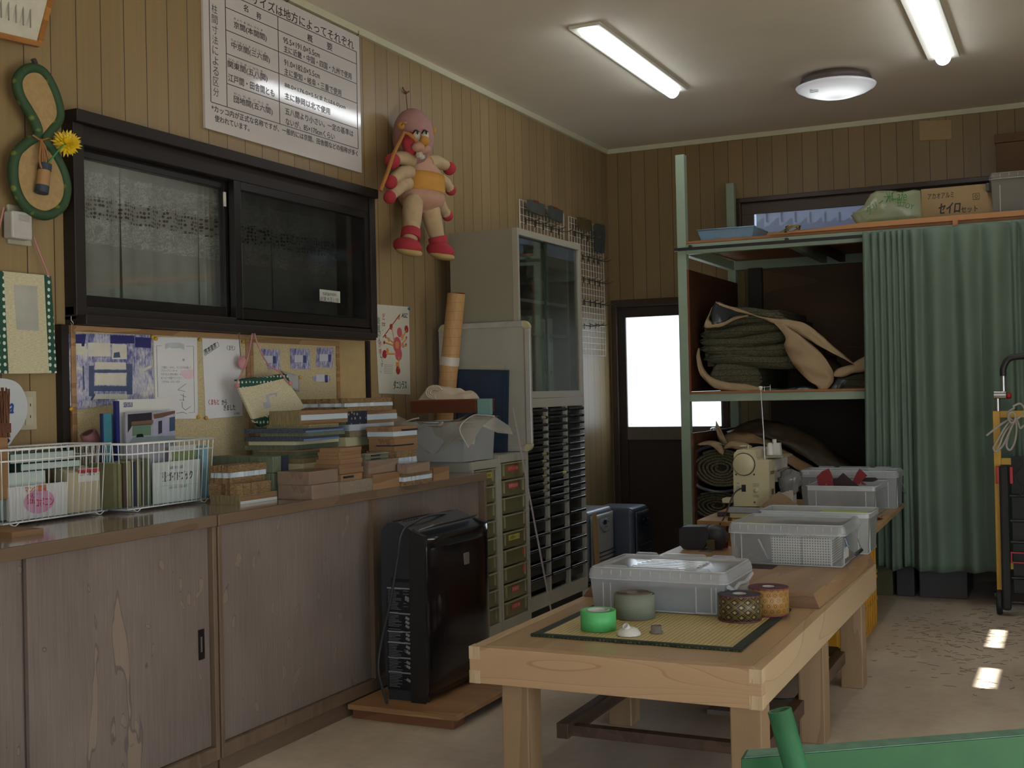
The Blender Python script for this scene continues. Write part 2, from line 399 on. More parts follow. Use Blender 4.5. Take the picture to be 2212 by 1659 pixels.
# curtain panels inside the next room, with gaps between them
def curtain_panel(ya0, yb0, tr=False, tl=False):
    c = MB()
    def fn(a, b):
        ya = ya0-(.010*b if tl else 0); yb = yb0+(.010*b if tr else 0)
        y = ya+(yb-ya)*a; zt = z1-.02; zb_ = z0-.05; sp = .012*math.sin(a*22+ya0*9)*(1-b*.4)
        return (CURX+sp, y, zb_+(zt-zb_)*b)
    c.grid(fn, 60, 4); return c
edges = [y0-.05] + [onX(u, 500, CURX).y for u in (260, 430)] + [ym-.02] + [onX(u, 500, CURX).y for u in (583,)] + [onX(728, 500, CURX).y]
g_ = .008
for k, (a, b) in enumerate(((edges[0], edges[1]-g_*.4), (edges[1]+g_, edges[2]-g_*1.5), (edges[2]+g_*1.5, edges[3]+.05), (edges[3]+.07, edges[4]-g_), (edges[4]+g_, edges[5]))):
    o = curtain_panel(a, b, k in (0, 1, 3), k in (1, 2, 4)).build('lace_curtain', M_LACE, origin=(0, 0, 0))
    tag(o, ['white lace curtain panel at the left end of the dark window', 'white lace curtain panel between the two dark gaps of the left pane',
            'narrow white lace curtain strip beside the middle window stile', 'dim lace curtain strip just right of the middle window stile',
            'dim white lace curtain panel behind the screened right pane'][k], 'curtain', 'lace curtains behind the dark window')
nr = MB(); xa, xb = XW-1.3, XW-.1
nr.box(xa-.05, xa, 1.8, 6, 1.0, 2.6); nr.box(xa, XW-.1, 1.8, 1.85, 1.0, 2.6); nr.box(xa, XW-.1, 5.95, 6, 1.0, 2.6); nr.box(xa, XW-.1, 1.8, 6, 2.6, 2.65); nr.box(xa, XW-.1, 1.8, 6, .95, 1.0)
nl = bpy.data.lights.new('curtain_fill_light', 'POINT'); nl.energy = 12; nl.shadow_soft_size = .15; nlo = bpy.data.objects.new('curtain_fill_light', nl); COL.objects.link(nlo); nlo.location = (XW-.75, 3.5, 2.45)  # unseen light added behind the window to brighten the lace curtains
struct(nr.build('wall_next_room', plain('#5B5146', .8, name='dim_next_room')))
# sticker lettering on the glass (mascot figure left out)
st = MB(); pa, pb = LW(691, 636, .05), LW(734, 651, .05)
st.box(XW+.0485, XW+.0492, pa.y, LW(735, 640, .05).y, LW(712, 652, .05).z, LW(712, 627, .05).z)
sto = st.build('window_sticker', plain('#B9BAB2', .4)); tag(sto, 'small white lettered sticker low on the screened right window pane', 'sticker')
sx = MB(); write(sx, 'tatamin', LW(697, 637, .0495), FR_LEFT, LW(726, 640, .05).y-LW(697, 637, .05).y, .017); write(sx, '創業大正11年', LW(692, 650, .0495), FR_LEFT, LW(732, 650, .05).y-LW(692, 650, .05).y, .022)
sx.build('lettering', plain('#20252A', .5), sto)
# ---- hatch panel behind the counter and the two pinboards
CT = .862
hx = MB(); ya, yb, zt = LW(124, 703).y, LW(788, 733).y, z0-.0365
hx.box(XW, XW+.012, ya+.02, yb-.02, CT, zt); struct(hx.build('wall_hatch', plain('#B39A6C', .6, var=.06, name='fibreboard'), origin=(0, 0, 0)))
tr = MB(); tr.box(XW, XW+.03, ya-.012, ya+.022, CT, zt); tr.box(XW, XW+.03, yb-.014, yb+.002, CT, zt)
struct(tr.build('trim_3', M_BLACKW, origin=(0, 0, 0)))
M_PINE = wood('#A88460', '#80603F', 'y', .5, 9, 8, 'pine_frame')
def _cork():
    t = NT('pinboard_cork'); n = t.noise(t.co(), 240, 3, .7); t.base(t.ramp(n, [(.36, '#A39470'), (.5, '#BBAC86'), (.62, '#C8BB97')])); t.b.inputs['Roughness'].default_value = .8
    return t.m
M_CORK = _cork()
def pinboard(label, ya, yb, za, zb):
    t = thing('pinboard', label, 'noticeboard', (XW, (ya+yb)/2, za), 'framed pinboards behind the counter')
    b = MB(); b.box(XW+.0125, XW+.024, ya+.02, yb-.02, za+.02, zb-.02); b.build('board', M_CORK, t)
    f = MB(); w = .021
    f.box(XW+.0125, XW+.034, ya, yb, zb-w, zb); f.box(XW+.0125, XW+.034, ya, yb, za, za+w); f.box(XW+.0125, XW+.034, ya, ya+w, za+w, zb-w); f.box(XW+.0125, XW+.034, yb-w, yb, za+w, zb-w)
    f.build('frame', M_PINE, t, bevel=.002); return t
yb1 = LW(538, 722, .03).y
pinboard('pine-framed pinboard with three large sheets pinned on it', ya+.03, yb1, CT+.02, zt-.001)
pinboard('pine-framed pinboard with four small square photos pinned on it', yb1+.003, LW(732, 729, .03).y, CT+.02, zt-.012)
XB = .0255
def on_wall(pts, off): return [LW(u, v, off) for u, v in pts]
def sheet(name, px, off, mat, label, cat, group=None, th=.0012):
    """flat sheet whose corners (TL, TR, BR, BL) were read off the photograph, on the wall plane"""
    P = on_wall(px, off); m = MB(); m.prism(P, (th, 0, 0)); o = m.build(name, mat)
    return tag(o, label, cat, group)
def pin(u, v, label, off=XB):
    p = LW(u, v, off); m = MB(); m.lathe([(.0, 0), (.0035, .0), (.003, .005), (.0075, .006), (.008, .011), (.005, .0135), (0, .014)], p, (1, 0, 0), 14)
    tag(m.build('push_pin', plain('#C99A2C', .35, name='yellow_pin')), label, 'pin', 'yellow push pins on the pinboards')
M_PAPER = plain('#D8D8DA', .6, var=.02, name='paper'); M_INK = plain('#1C1C20', .6, name='ink')
def _photo():
    t = NT('blue_tinted_photograph'); n1 = t.noise(t.mapping((1, 1, 1)), 9, 5, .7, .6); n2 = t.noise(t.mapping((1, 3, .8)), 40, 4, .7)
    f = t.math('ADD', t.math('MULTIPLY', n1, .55), t.math('MULTIPLY', n2, .45))
    t.base(t.ramp(f, [(.38, '#3C3D78'), (.46, '#7677A4'), (.53, '#B3B2C6'), (.62, '#D8D4CC')])); t.b.inputs['Roughness'].default_value = .35; return t.m
M_PHOTO = _photo()
def quadpx(mb, px, off): mb.prism(on_wall(px, off), (.0003, 0, 0))
ph = sheet('photo_print', [(148, 720), (328, 724), (333, 862), (147, 887)], XB, M_PHOTO, 'large blue-tinted photo print of a weaving machine', 'photo')
d1 = MB()
for a in ([(150,722),(182,722),(182,742),(150,742)], [(238,724),(290,725),(290,742),(238,742)], [(292,728),(326,730),(326,752),(292,750)], [(182,748),(186,722),(178,722),(176,748)]): quadpx(d1, a, XB+.0013)
d1.build('dark_printing', plain('#34356E', .4), ph)
d2 = MB()
for a in ([(152,742),(186,742),(186,766),(150,768)], [(190,740),(238,741),(238,770),(190,770)], [(242,743),(274,744),(274,776),(242,776)], [(205,806),(272,806),(272,832),(205,832)], [(205,782),(272,783),(272,798),(205,798)], [(200,851),(275,851),(275,862),(200,862)],
          [(150,786),(180,796),(180,802),(150,792)], [(300,800),(328,788),(328,794),(302,806)]): quadpx(d2, a, XB+.0013)
d2.build('pale_printing', plain('#CDCABC', .4), ph)
d3 = MB()
for a in ([(192,790),(203,790),(203,856),(192,856)], [(274,786),(286,786),(286,852),(274,852)], [(203,799),(274,799),(274,805),(203,805)], [(203,834),(274,834),(274,845),(203,845)], [(246,762),(258,760),(260,772),(245,773)], [(178,790),(181,790),(183,842),(180,842)], [(196,862),(204,850),(206,853),(199,866)]): quadpx(d3, a, XB+.0017)
d3.build('machine_printing', plain('#4E5A78', .4), ph)
ce1 = sheet('certificate', [(331, 728), (425, 730), (427, 904), (336, 906)], XB, M_PAPER, 'white certificate sheet with a thin border and ribbon heading', 'paper')
ck = MB()
def linepx(mb, a, b, off, w=.0012):
    A, B = LW(*a, off), LW(*b, off); mb.tube([A, B], w*.6, 4, caps=False)
for a, b in (((338,747),(350,747)), ((402,748),(418,748)), ((418,748),(420,891)), ((338,747),(341,858)), ((406,891),(420,891))): linepx(ck, a, b, XB+.0015)
write(ck, '感謝状', LW(369, 752, XB+.0015), FR_LEFT, .048, .02)
for i, (s, u0, u1, v) in enumerate((('深谷 宏様', 378, 399, 780), ('この度は、くまもと、そしてボクを応援して', 348, 412, 796), ('くださってサンくまー☆', 348, 383, 803), ('今まで以上に熊本の魅力、そしてサプライズ', 348, 413, 811), ('&ハッピーを届けていくモン!', 348, 392, 819), ('これからも、よろしくま☆', 349, 388, 827))):
    if i == 0: s = '様'; u0 = 394
    write(ck, s, LW(u0, v, XB+.0015), FR_LEFT, LW(u1, v).y-LW(u0, v).y, .0095)
for a, b in (((402,829),(384,842)), ((384,842),(400,846)), ((390,852),(402,858)), ((387,864),(398,864)), ((396,850),(396,866)), ((393,868),(394,880)), ((394,880),(401,886)), ((401,886),(412,878)), ((380,893),(395,890)), ((395,890),(404,894))): linepx(ck, a, b, XB+.0015, .0014)
ck.build('lettering', M_INK, ce1)
rb = MB(); quadpx(rb, [(356,743),(366,740),(388,740),(398,744),(398,756),(388,751),(366,751),(357,754)], XB+.0013); rb.build('ribbon_heading', plain('#B9C0C4', .6), ce1)
sp = MB(); quadpx(sp, [(390,800),(418,798),(418,815),(410,820),(398,817),(392,810)], XB+.0013); sp.build('pink_stamp', plain('#D9BFC6', .6), ce1)
be = sheet('poster', [(436, 731), (516, 734), (524, 898), (444, 905)], XB, M_PAPER, 'white sheet with red and black writing low on it, right of the certificate', 'poster')
bk = MB()
write(bk, '熊本畳表', LW(444, 766, XB+.0015), FR_LEFT @ Matrix.Rotation(R_(24), 3, 'Z'), .078, .022, bold=.001)
fr_ = [(440,757),(470,739),(473,748),(443,768)]
for i in range(4): linepx(bk, fr_[i], fr_[(i+1) % 4], XB+.0015, .0014)
write(bk, 'くまモン', LW(490, 757, XB+.0015), FR_LEFT, .055, .022, bold=.0006)
write(bk, 'から', LW(479, 875, XB+.0015), FR_LEFT, .032, .023, bold=.0012); write(bk, 'きました', LW(483, 887, XB+.0015), FR_LEFT, .076, .023, bold=.0012)
write(bk, '許可番号', LW(506, 896, XB+.0015), FR_LEFT, .036, .01); bk.build('black_lettering', M_INK, be)
bk = MB(); write(bk, 'くまもと', LW(450, 875, XB+.0015), FR_LEFT, .066, .023, bold=.0012); bk.build('red_lettering', plain('#A02A2C', .6), be)
for u, v, l in ((326, 728, 'top right corner of the large blue photo'), (333, 732, 'top left corner of the certificate'), (429, 734, 'top right corner of the certificate'), (522, 738, 'top right corner of the sheet with red and black writing'),
                (150, 884, 'bottom left corner of the large blue photo'), (425, 901, 'bottom right corner of the certificate'), (442, 903, 'bottom left corner of the sheet with red and black writing'), (645, 815, 'lower corner of the curling blank sheet')):
    pin(u, v, 'yellow push pin at the '+l)
for k, (c, l) in enumerate((([(560,753),(604,755),(605,800),(580,797)], 'small blue-tinted photo of a loom, first of the pinboard row, curling'), ([(626,752),(669,754),(670,798),(628,797)], 'small blue-tinted photo of a mechanism, middle of the pinboard row'),
               ([(685,751),(719,751),(719,795),(682,792)], 'small blue photo of a workshop machine, last of the pinboard row'), ([(676,812),(714,812),(714,822),(676,822)], 'small blue photo mostly hidden behind the straw samples'))):
    o = sheet('photo_print', c, XB, M_PHOTO, l, 'photo', 'small photos on the pinboard')
    m = MB(); (ua, va), (ub, vb) = c[0], c[2]; uc, vc = (ua+ub)/2, (va+vb)/2
    quadpx(m, [(uc-12, vc-8), (uc+6, vc-8), (uc+6, vc+7), (uc-12, vc+8)], XB+.0013); m.build('pale_printing', plain('#C4C4CE', .4), o)
    m = MB(); quadpx(m, [(uc+7, vc-7), (uc+13, vc-7), (uc+13, vc+9), (uc+7, vc+9)], XB+.0013); m.build('dark_printing', plain('#3D4C7E', .4), o)
cs = MB(); A, B, C_, D_ = LW(607, 800, .03), LW(646, 812, .03), LW(646, 846, .05), LW(618, 838, .09)
cs.grid(lambda a, b: (A*(1-a)+B*a)*(1-b)+(D_*(1-a)+C_*a)*b+Vector((.03*math.sin(b*3)*(1-a), 0, 0)), 8, 8)
tag(cs.build('blank_paper', plain('#B8BABC', .5), solid=.001), 'blank grey-white sheet curling off the pinboard beside the small photos', 'paper')

# ---- big size table sign
sg = thing('notice_sign', 'large white sign with a table of mat sizes in Japanese', 'sign', LW(610, 330, .012))
pm = MB(); SY0, SY1 = LW(443, 278, .012).y, LW(781, 374, .012).y; SZ0, SZ1 = LW(781, 374, .012).z, ZC-.045
pm.box(XW+.002, XW+.014, SY0, SY1, SZ0, SZ1); pm.build('panel', plain('#CCC8C9', .09, var=.01, bump=0, name='glossy_sign'), sg)
SX = .0145
def SW(u, v): return LW(u, v, SX)
lm = MB()
def sline(a, b): linepx(lm, a, b, SX, .003)
for a, b in (((451,-32),(455.6,220)), ((486,-18),(490.7,230)), ((600,35.5),(604.5,267)), ((769.6,112),(773.5,321.7)), ((451,-32),(769.6,112)), ((486,15),(770,138.5)), ((487,64),(770,181)), ((487.7,115),(771,223)), ((489,180),(772,278)), ((455.6,220),(773.5,321.7))):
    sline(a, b)
_s0 = len(lm.v)
def sw(s, u0, v0, u1, h, bold=.0008):
    p = SW(u0, v0); q = SW(u1, v0); write(lm, s, p, FR_LEFT, q.y-p.y, h, bold=bold)
write(lm, '柱間寸法による区分', SW(461, 208), FR_LEFT, .036, .39, vertical=True)
for (s, a, b, h) in (('名', (526, 23), (536, 23), .03), ('称', (554, 40), (564, 36), .03), ('京間(本間間)', (505, 62), (575, 64), .034), ('中京間(三六間)', (500, 106), (582, 113), .034), ('関東間(五八間)', (492, 147), (577, 154), .034), ('江戸間・田舎間とも', (493, 175), (592, 181), .033), ('団地間(五六間)', (505, 223), (588, 229), .034),
                     ('概', (664, 88), (675, 82), .034), ('要', (706, 106), (718, 106), .034), ('95.5×191.0×5.5cm', (612, 92), (690, 92), .026), ('主に近畿・中国・四国・九州で使用', (613, 112), (758, 112), .032),
                     ('91.0×182.0×5.5cm', (614, 140), (690, 140), .026), ('主に愛知・岐阜・三重で使用', (614, 161), (736, 161), .032), ('88.0×176.0×5.5(または6.0)cm', (615, 190), (745, 190), .026), ('主に静岡以北で使用', (615, 214), (712, 214), .032),
                     ('五八間より小さい。一定の基準は', (616, 247), (762, 247), .032), ('ないが、85×170cmくらい', (617, 269), (722, 269), .032), ('*カッコ内が正式な名称ですが、一般的には京間、田舎間などの俗称が多く', (457, 240), (771, 240), .028), ('使われています。', (464, 262), (538, 262), .028),
                     ('サイズは地方によってそれぞれ', (543, 7), (762, 22), .048),
                     ('きょう ま ほん けん ま', (505, 42), (567, 45), .010), ('ちゅうきょう ま さぶ ろく ま', (499, 88), (574, 93), .010), ('かん とう ま ご はち ま', (493, 129), (567, 133), .010), ('い なか ま', (538, 165), (566, 172), .009), ('だん ち ま ご ろく ま', (505, 204), (580, 208), .010)):
    # each line runs level on the wall; a is its lower left corner, b gives the width
    sw(s, a[0], a[1], b[0], h, .0015 if h > .02 else .0003)
lm.build('lettering', plain('#26222A', .45, name='sign_ink'), sg)
for u, v in ((618, 4), (770, 76)):
    h = MB(); p = LW(u, v, .015); h.tube([p, p+Vector((.012, 0, 0)), p+Vector((.014, 0, .02))], .0018, 6); h.build('hook', plain('#5A4A42', .4, .6), sg)

# ---- poster right of the window
po = sheet('poster', [(808, 657), (883, 663), (886, 852), (818, 850)], .002, plain('#C6C3B4', .5, var=.03, name='poster_paper'), 'tall narrow poster of a pink eight-legged toy, right of the window', 'poster')
pr = MB(); PXo = .0036
def dot(mb, u, v, r, off=PXo, sy=1): p = LW(u, v, off); mb.lathe([(r, 0), (0, .0002)], p, (1, 0, 0), 20, sx=sy)
for u, v, r in ((858, 745, .042), (861, 765, .036), (863, 718, .026)): dot(pr, u, v, r)
pr.build('pink_printing', plain('#BE5560', .5), po)
pr = MB()
for u, v, r in ((845, 706, .016), (878, 711, .02), (831, 765, .022), (860, 800, .022), (833, 727, .009), (830, 740, .009), (878, 730, .009), (877, 745, .009)): dot(pr, u, v, r, PXo+.0003)
p1, p2 = LW(827, 729, PXo), LW(863, 680, PXo); pr.tube([p1, p2], .003, 4); pr.build('red_printing', plain('#A3262E', .5), po)
pr = MB()
for u, v, r in ((837, 758, .014), (858, 788, .016), (869, 728, .014), (870, 745, .012), (840, 734, .012)): dot(pr, u, v, r, PXo+.0001)

for a_, b_ in (((850,736),(845,708)), ((866,735),(877,712)), ((850,742),(831,727)), ((848,746),(830,740)), ((868,742),(878,730)), ((868,750),(877,746)), ((854,765),(832,764)), ((860,770),(860,798))): pr.tube([LW(*a_, PXo-.004), LW(*b_, PXo-.004)], .0062, 6)
dot(pr, 858, 745, .02, PXo+.0006); p2 = LW(863, 677, PXo+.0004); pr.face([p2+Vector((0, -.022, -.03)), p2+Vector((0, .0, -.035)), p2+Vector((0, .008, .008))]); pr.build('orange_printing', plain('#C98A4A', .5), po)
pr = MB(); write(pr, 'は、', LW(826, 716, PXo), FR_LEFT, .03, .05, vertical=True); write(pr, 'さん', LW(817, 742, PXo), FR_LEFT, .028, .07, vertical=True); write(pr, 'い', LW(821, 773, PXo), FR_LEFT, .028, .02)
write(pr, 'AGC', LW(867, 686, PXo), FR_LEFT, .06, .024, slant=.3, bold=.002)
for i in range(6): linepx(pr, (829, 788+i*3.6), (849, 789+i*3.6), PXo, .0012)
pr.build('black_lettering', plain('#1E2436', .5), po)
pr = MB(); write(pr, 'ダニ', LW(825, 700, PXo), FR_LEFT, .034, .06, vertical=True, bold=0); write(pr, 'が嫌', LW(818, 766, PXo), FR_LEFT, .03, .07, vertical=True); pr.build('red_lettering', plain('#B0283A', .5), po)
pr = MB(); write(pr, '畳屋', LW(814, 716, PXo), FR_LEFT, .034, .075, vertical=True); write(pr, 'です。', LW(822, 806, PXo), FR_LEFT, .03, .085, vertical=True); write(pr, 'ダニシラス', LW(850, 841, PXo), FR_LEFT, .135, .045, bold=.003); pr.build('green_lettering', plain('#175A50', .5), po)
for u, v, c, n in ((810, 660, '#A02030', 'red'), (882, 667, '#2E5AA0', 'blue')):
    p = LW(u, v, .004); m = MB(); m.lathe([(.006, 0), (.008, .004), (.0075, .009), (0, .011)], p, (1, 0, 0), 14); m.build(n+'_pin', plain(c, .35), po)

# ---- gourd-shaped mat ornament with a flower
def outline(pts, n=8):
    """closed Catmull-Rom curve through the points"""
    out = []; m = len(pts)
    for i in range(m):
        p0, p1, p2, p3 = (Vector(pts[(i+k-1) % m]) for k in range(4))
        for j in range(n):
            t = j/n; out.append(.5*((2*p1)+(p2-p0)*t+(2*p0-5*p1+4*p2-p3)*t*t+(3*p1-p0-3*p2+p3)*t*t*t))
    return out
def spline(pts, n=8):
    out = []; P = [Vector(p) for p in pts]; P = [P[0]*2-P[1]] + P + [P[-1]*2-P[-2]]
    for i in range(1, len(P)-2):
        p0, p1, p2, p3 = P[i-1:i+3]
        for j in range(n):
            t = j/n; out.append(.5*((2*p1)+(p2-p0)*t+(2*p0-5*p1+4*p2-p3)*t*t+(3*p1-p0-3*p2+p3)*t*t*t))
    return out + [P[-2]]
GX = .05
gpx = [(72,148),(92,160),(112,195),(124,235),(122,262),(104,285),(92,305),(112,330),(134,375),(140,415),(128,448),(95,466),(58,452),(34,420),(24,375),(30,335),(50,312),(76,293),(74,270),(58,240),(38,205),(34,172),(50,152)]
go = outline([LW(u, v, GX) for u, v in gpx], 6)
gt = thing('gourd_ornament', 'gourd-shaped straw mat ornament edged in green cloth, hanging at far left', 'ornament', go[0])
b = MB(); b.prism(go, (.012, 0, 0)); b.build('mat_face', plain('#A58A5E', .75, var=.12, scale=60, name='aged_igusa'), gt)
def _brocade(c1, c2, name, sc=55):
    t = NT(name); v = t.add('ShaderNodeTexVoronoi'); v.inputs['Scale'].default_value = sc; v.inputs['Randomness'].default_value = .4; t.link(t.co(), v.inputs['Vector'])
    t.base(t.ramp(v.outputs['Distance'], [(.2, c2), (.34, c1)])); t.b.inputs['Roughness'].default_value = .7; return t.m
M_GREENB = _brocade('#2C4A2E', '#6E7C3A', 'green_gold_brocade', 28)
b = MB(); b.tube([p+Vector((.008, 0, 0)) for p in go], .017, 10, closed=True); b.build('cloth_edging', M_GREENB, gt)
M_COPPER = plain('#8F6238', .5, name='copper_cord')
b = MB(); kn = LW(88, 302, .08)
for s_ in (-1, 1):
    b.tube(spline([kn, kn+Vector((.01, s_*.012, -.03)), kn+Vector((.012, s_*.02, -.07)), kn+Vector((.012, s_*.006, -.10)), kn+Vector((.01, s_*.004, -.04)), kn]), .004, 6)
b.tube(spline([LW(70, 292, .075), kn, LW(106, 298, .07)]), .004, 6)
b.build('cord_bow', M_COPPER, gt)
b = MB(); a1_, a2_ = LW(97, 358, .085), LW(90, 415, .085); b.tube([a1_, a2_], .021, 14); b.build('bamboo_vase', plain('#A37E54', .6), gt)
b = MB(); dv = (a2_-a1_).normalized(); b.tube([a1_-dv*.006, a1_+dv*.018], .0225, 14); b.build('vase_band', plain('#2E3A48', .6), gt); b = MB(); b.tube([a2_-dv*.022, a2_+dv*.004], .0225, 14); b.build('vase_band', plain('#2E3A48', .6), gt)
b = MB(); b.tube(spline([LW(72, 128, .05), LW(76, 138, .055), LW(74, 150, .05)]), .009, 8); b.build('hanging_knot', plain('#3A2E38', .6), gt)
fw = thing('artificial_flower', 'yellow artificial flower with green stem stuck in the gourd ornament', 'flower', LW(100, 350, .09))
b = MB(); fc = LW(145, 310, .10); b.tube(spline([LW(104, 352, .095), LW(118, 335, .11), LW(132, 318, .11), fc]), .0032, 6); b.build('stem', plain('#3E8A48', .5), fw)
b = MB(); ax = Vector((.75, -.5, .15)).normalized(); t_a = ax.orthogonal().normalized(); t_b = ax.cross(t_a)
for ring, (n_, r1, up, w_) in enumerate(((22, .052, .004, .006), (18, .044, .016, .006), (14, .032, .024, .005), (9, .018, .028, .004))):
    for k in range(n_):
        a = 2*math.pi*(k+.5*ring)/n_+rnd.uniform(-.08, .08); dr = t_a*math.cos(a)+t_b*math.sin(a); sd_ = ax.cross(dr)*w_; r_ = r1*rnd.uniform(.85, 1.1)
        b.prism([fc-sd_*.5, fc+dr*r_*.6-sd_+ax*up*.7, fc+dr*r_+ax*up, fc+dr*r_*.6+sd_+ax*up*.7, fc+sd_*.5], ax*.001)
b.build('petals', plain('#D9B81E', .5, var=.15, name='yellow_petal'), fw)
b = MB(); b.lathe([(.004, -.016), (.014, -.004), (.012, .002), (0, .003)], fc, ax, 12); b.build('calyx', plain('#3E8A48', .5), fw)

# ---- framed certificate at the top left, adaptor, hanging scroll, outlet
ft = thing('framed_certificate', 'pale sheet in a light wooden frame, cut off by the top left corner', 'picture frame', LW(30, 60, .05))
def tilted(u, v, off): p = LW(u, v, off); return p
cor = [LW(-60, 68, .03), LW(72, 98, .03), LW(100, -12, .10), LW(-35, -60, .10)]
b = MB(); b.prism(cor, (.02, 0, -.006)); b.build('backing', plain('#C9C7B8', .5, name='framed_sheet'), ft)
b = MB()
for i in range(4): b.tube([cor[i]+Vector((.022, 0, 0)), cor[(i+1) % 4]+Vector((.022, 0, 0))], .013, 4)
b.build('frame', wood('#B07A40', '#8C5A2C', 'y', .4, 9, 6, 'light_frame'), ft)
b = MB(); c0 = (cor[0]*.5+cor[1]*.5)*.4+(cor[2]*.5+cor[3]*.5)*.6+Vector((.022, 0, 0))
for i in range(5): b.tube([c0+Vector((0, .06-.03*i, .03)), c0+Vector((.0, .06-.03*i, -.06))], .0025, 4)
b.build('faint_lettering', plain('#8E8F86', .5), ft)
ad = thing('power_adaptor', 'grey-white plug adaptor in a wall socket beside the gourd ornament', 'adaptor', LW(40, 485, 0))
b = MB(); b.box(XW, XW+.012, LW(12, 480).y, LW(64, 480).y, LW(40, 530).z, LW(40, 445).z); b.build('socket_plate', plain('#A5A28C', .45), ad, bevel=.004)
b = MB(); b.box(XW+.012, XW+.055, LW(24, 480, .05).y, LW(68, 480, .05).y, LW(50, 517, .05).z, LW(50, 458, .05).z); b.build('plug_body', plain('#B3B0AC', .4), ad, bevel=.006)
b = MB()
for i in range(6): b.box(XW+.055, XW+.0556, LW(38, 480, .05).y, LW(62, 480, .05).y, LW(50, 478-i*2.4, .05).z, LW(50, 477.2-i*2.4, .05).z)
b.build('printed_label', plain('#76746C', .5), ad)
M_DOTS = None
def _dots():
    t = NT('green_dotted_cloth'); v = t.add('ShaderNodeTexVoronoi'); v.inputs['Scale'].default_value = 42; v.inputs['Randomness'].default_value = .15
    t.link(t.mapping((.02, 1, 1)), v.inputs['Vector']); t.base(t.ramp(v.outputs['Distance'], [(.24, '#C8D2C6'), (.28, '#1E4A3A')])); t.b.inputs['Roughness'].default_value = .75; return t.m
M_DOTS = _dots()
def _weave(c1, c2, name, sc=(1, 14, 90)):
    t = NT(name); n = t.noise(t.mapping(sc), 5, 2); t.base(t.ramp(n, [(.35, c1), (.65, c2)])); t.b.inputs['Roughness'].default_value = .75; t.bump(n, .2, .001); return t.m
M_IVORY = _weave('#B6AE8C', '#CCC6A8', 'ivory_woven_rush')
def wallpoly(px, o0, o1): return [LW(u, v, o0+(o1-o0)*0) for u, v in px]
ts = thing('hanging_scroll', 'cream woven wall hanging with green polka dot edges, under the adaptor', 'wall hanging', LW(55, 805, .02))
b = MB(); b.prism([LW(*p, .02) for p in ((-20,584),(96,595),(107,806),(-16,808))], (.008, 0, 0)); b.build('woven_panel', M_IVORY, ts)
b = MB()
b.prism([LW(*p, .021) for p in ((92,594),(106,597),(118,806),(103,806))], (.010, 0, 0)); b.prism([LW(*p, .021) for p in ((-24,583),(3,586),(14,807),(-18,808))], (.010, 0, 0)); b.build('dotted_edging', M_DOTS, ts, bevel=.003)
b = MB(); b.prism([LW(*p, .0285) for p in ((30,615),(80,618),(84,715),(36,712))], (.0004, 0, 0)); b.build('faint_picture', plain('#A9AAA0', .7, var=.12, scale=9, name='faded_print'), ts)
M_PINK = plain('#B87F80', .6, name='pink_cord')
b = MB(); b.tube([LW(72, 512, .03), LW(106, 599, .03)], .003, 6); b.tube([LW(8, 448, .03), LW(-22, 590, .03)], .003, 6); b.build('pink_cord', M_PINK, ts)
ou = thing('wall_socket', 'cream double wall socket half hidden by the white paper fan', 'socket', LW(66, 885, 0))
b = MB(); b.box(XW, XW+.008, LW(40, 885).y, LW(76, 885).y, LW(60, 929).z, LW(60, 845).z); b.build('cover_plate', plain('#B5AC94', .45), ou, bevel=.003)
b = MB(); b.box(XW+.008, XW+.011, LW(50, 885).y, LW(66, 885).y, LW(58, 918).z, LW(58, 858).z); b.build('socket_insert', plain('#BDB6A2', .4), ou)
b = MB()
for v in (875, 900): b.box(XW+.011, XW+.0115, LW(60, v).y, LW(61.5, v).y, LW(60, v+3).z, LW(60, v-3).z)
b.build('socket_slot', plain('#2A2826', .5), ou)

# ---- wall hooks and the small things hanging from the window ledge
def scr_hook(u, v, lab):
    p = LW(u, v, .08); b = MB(); b.tube(spline([p+Vector((0, 0, .018)), p+Vector((0, 0, .004)), p+Vector((.003, .006, -.006)), p+Vector((.003, .001, -.014)), p+Vector((.003, -.006, -.006))]), .0012, 6)
    tag(b.build('cup_hook', plain('#B8B4AC', .3, .8, name='chromed')), lab, 'hook', 'small hooks under the window ledge')
scr_hook(154, 694, 'small bright hook under the left end of the window ledge'); scr_hook(515, 717, 'small hook holding the blue cord charm'); scr_hook(548, 718, 'small hook holding the pink cord'); scr_hook(720, 724, 'empty small hook under the right end of the window ledge')
ch = thing('cord_charm', 'pink cloth charm hanging on a thin blue cord from the window ledge', 'charm', LW(523, 800, .06))
b = MB(); b.tube([LW(515, 716, .08), LW(520, 772, .06)], .0013, 6); b.build('blue_cord', plain('#3E4C60', .6), ch)
b = MB(); b.ball(LW(523, 785, .06), .026, (.6, 1, 1.05), bumpy=.25); b.ball(LW(517, 773, .06), .009, (.6, 1, 1)); b.ball(LW(526, 773, .06), .009, (.6, 1, 1)); b.build('charm_body', plain('#C08A90', .6, name='pink_cloth'), ch)
hb = thing('hanging_mat_panel', 'cream woven panel with green dotted ends, hanging tilted on a pink cord', 'wall hanging', LW(575, 900, .2))
def HP(u, v, o): return LW(u, v, o)
q4 = [HP(508, 832, .12), HP(607, 808, .12), HP(655, 880, .17), HP(545, 912, .17)]
b = MB(); b.prism(q4, (.012, 0, -.003)); b.build('woven_panel', M_IVORY, hb)
b = MB(); b.prism([HP(507, 836, .117), HP(506, 820, .117), HP(612, 807, .117), HP(618, 822, .117)], (.02, 0, -.004)); b.prism([HP(541, 905, .167), HP(586, 893, .167), HP(590, 905, .167), HP(556, 922, .167)], (.02, 0, -.004)); b.build('dotted_end', M_DOTS, hb, bevel=.003)
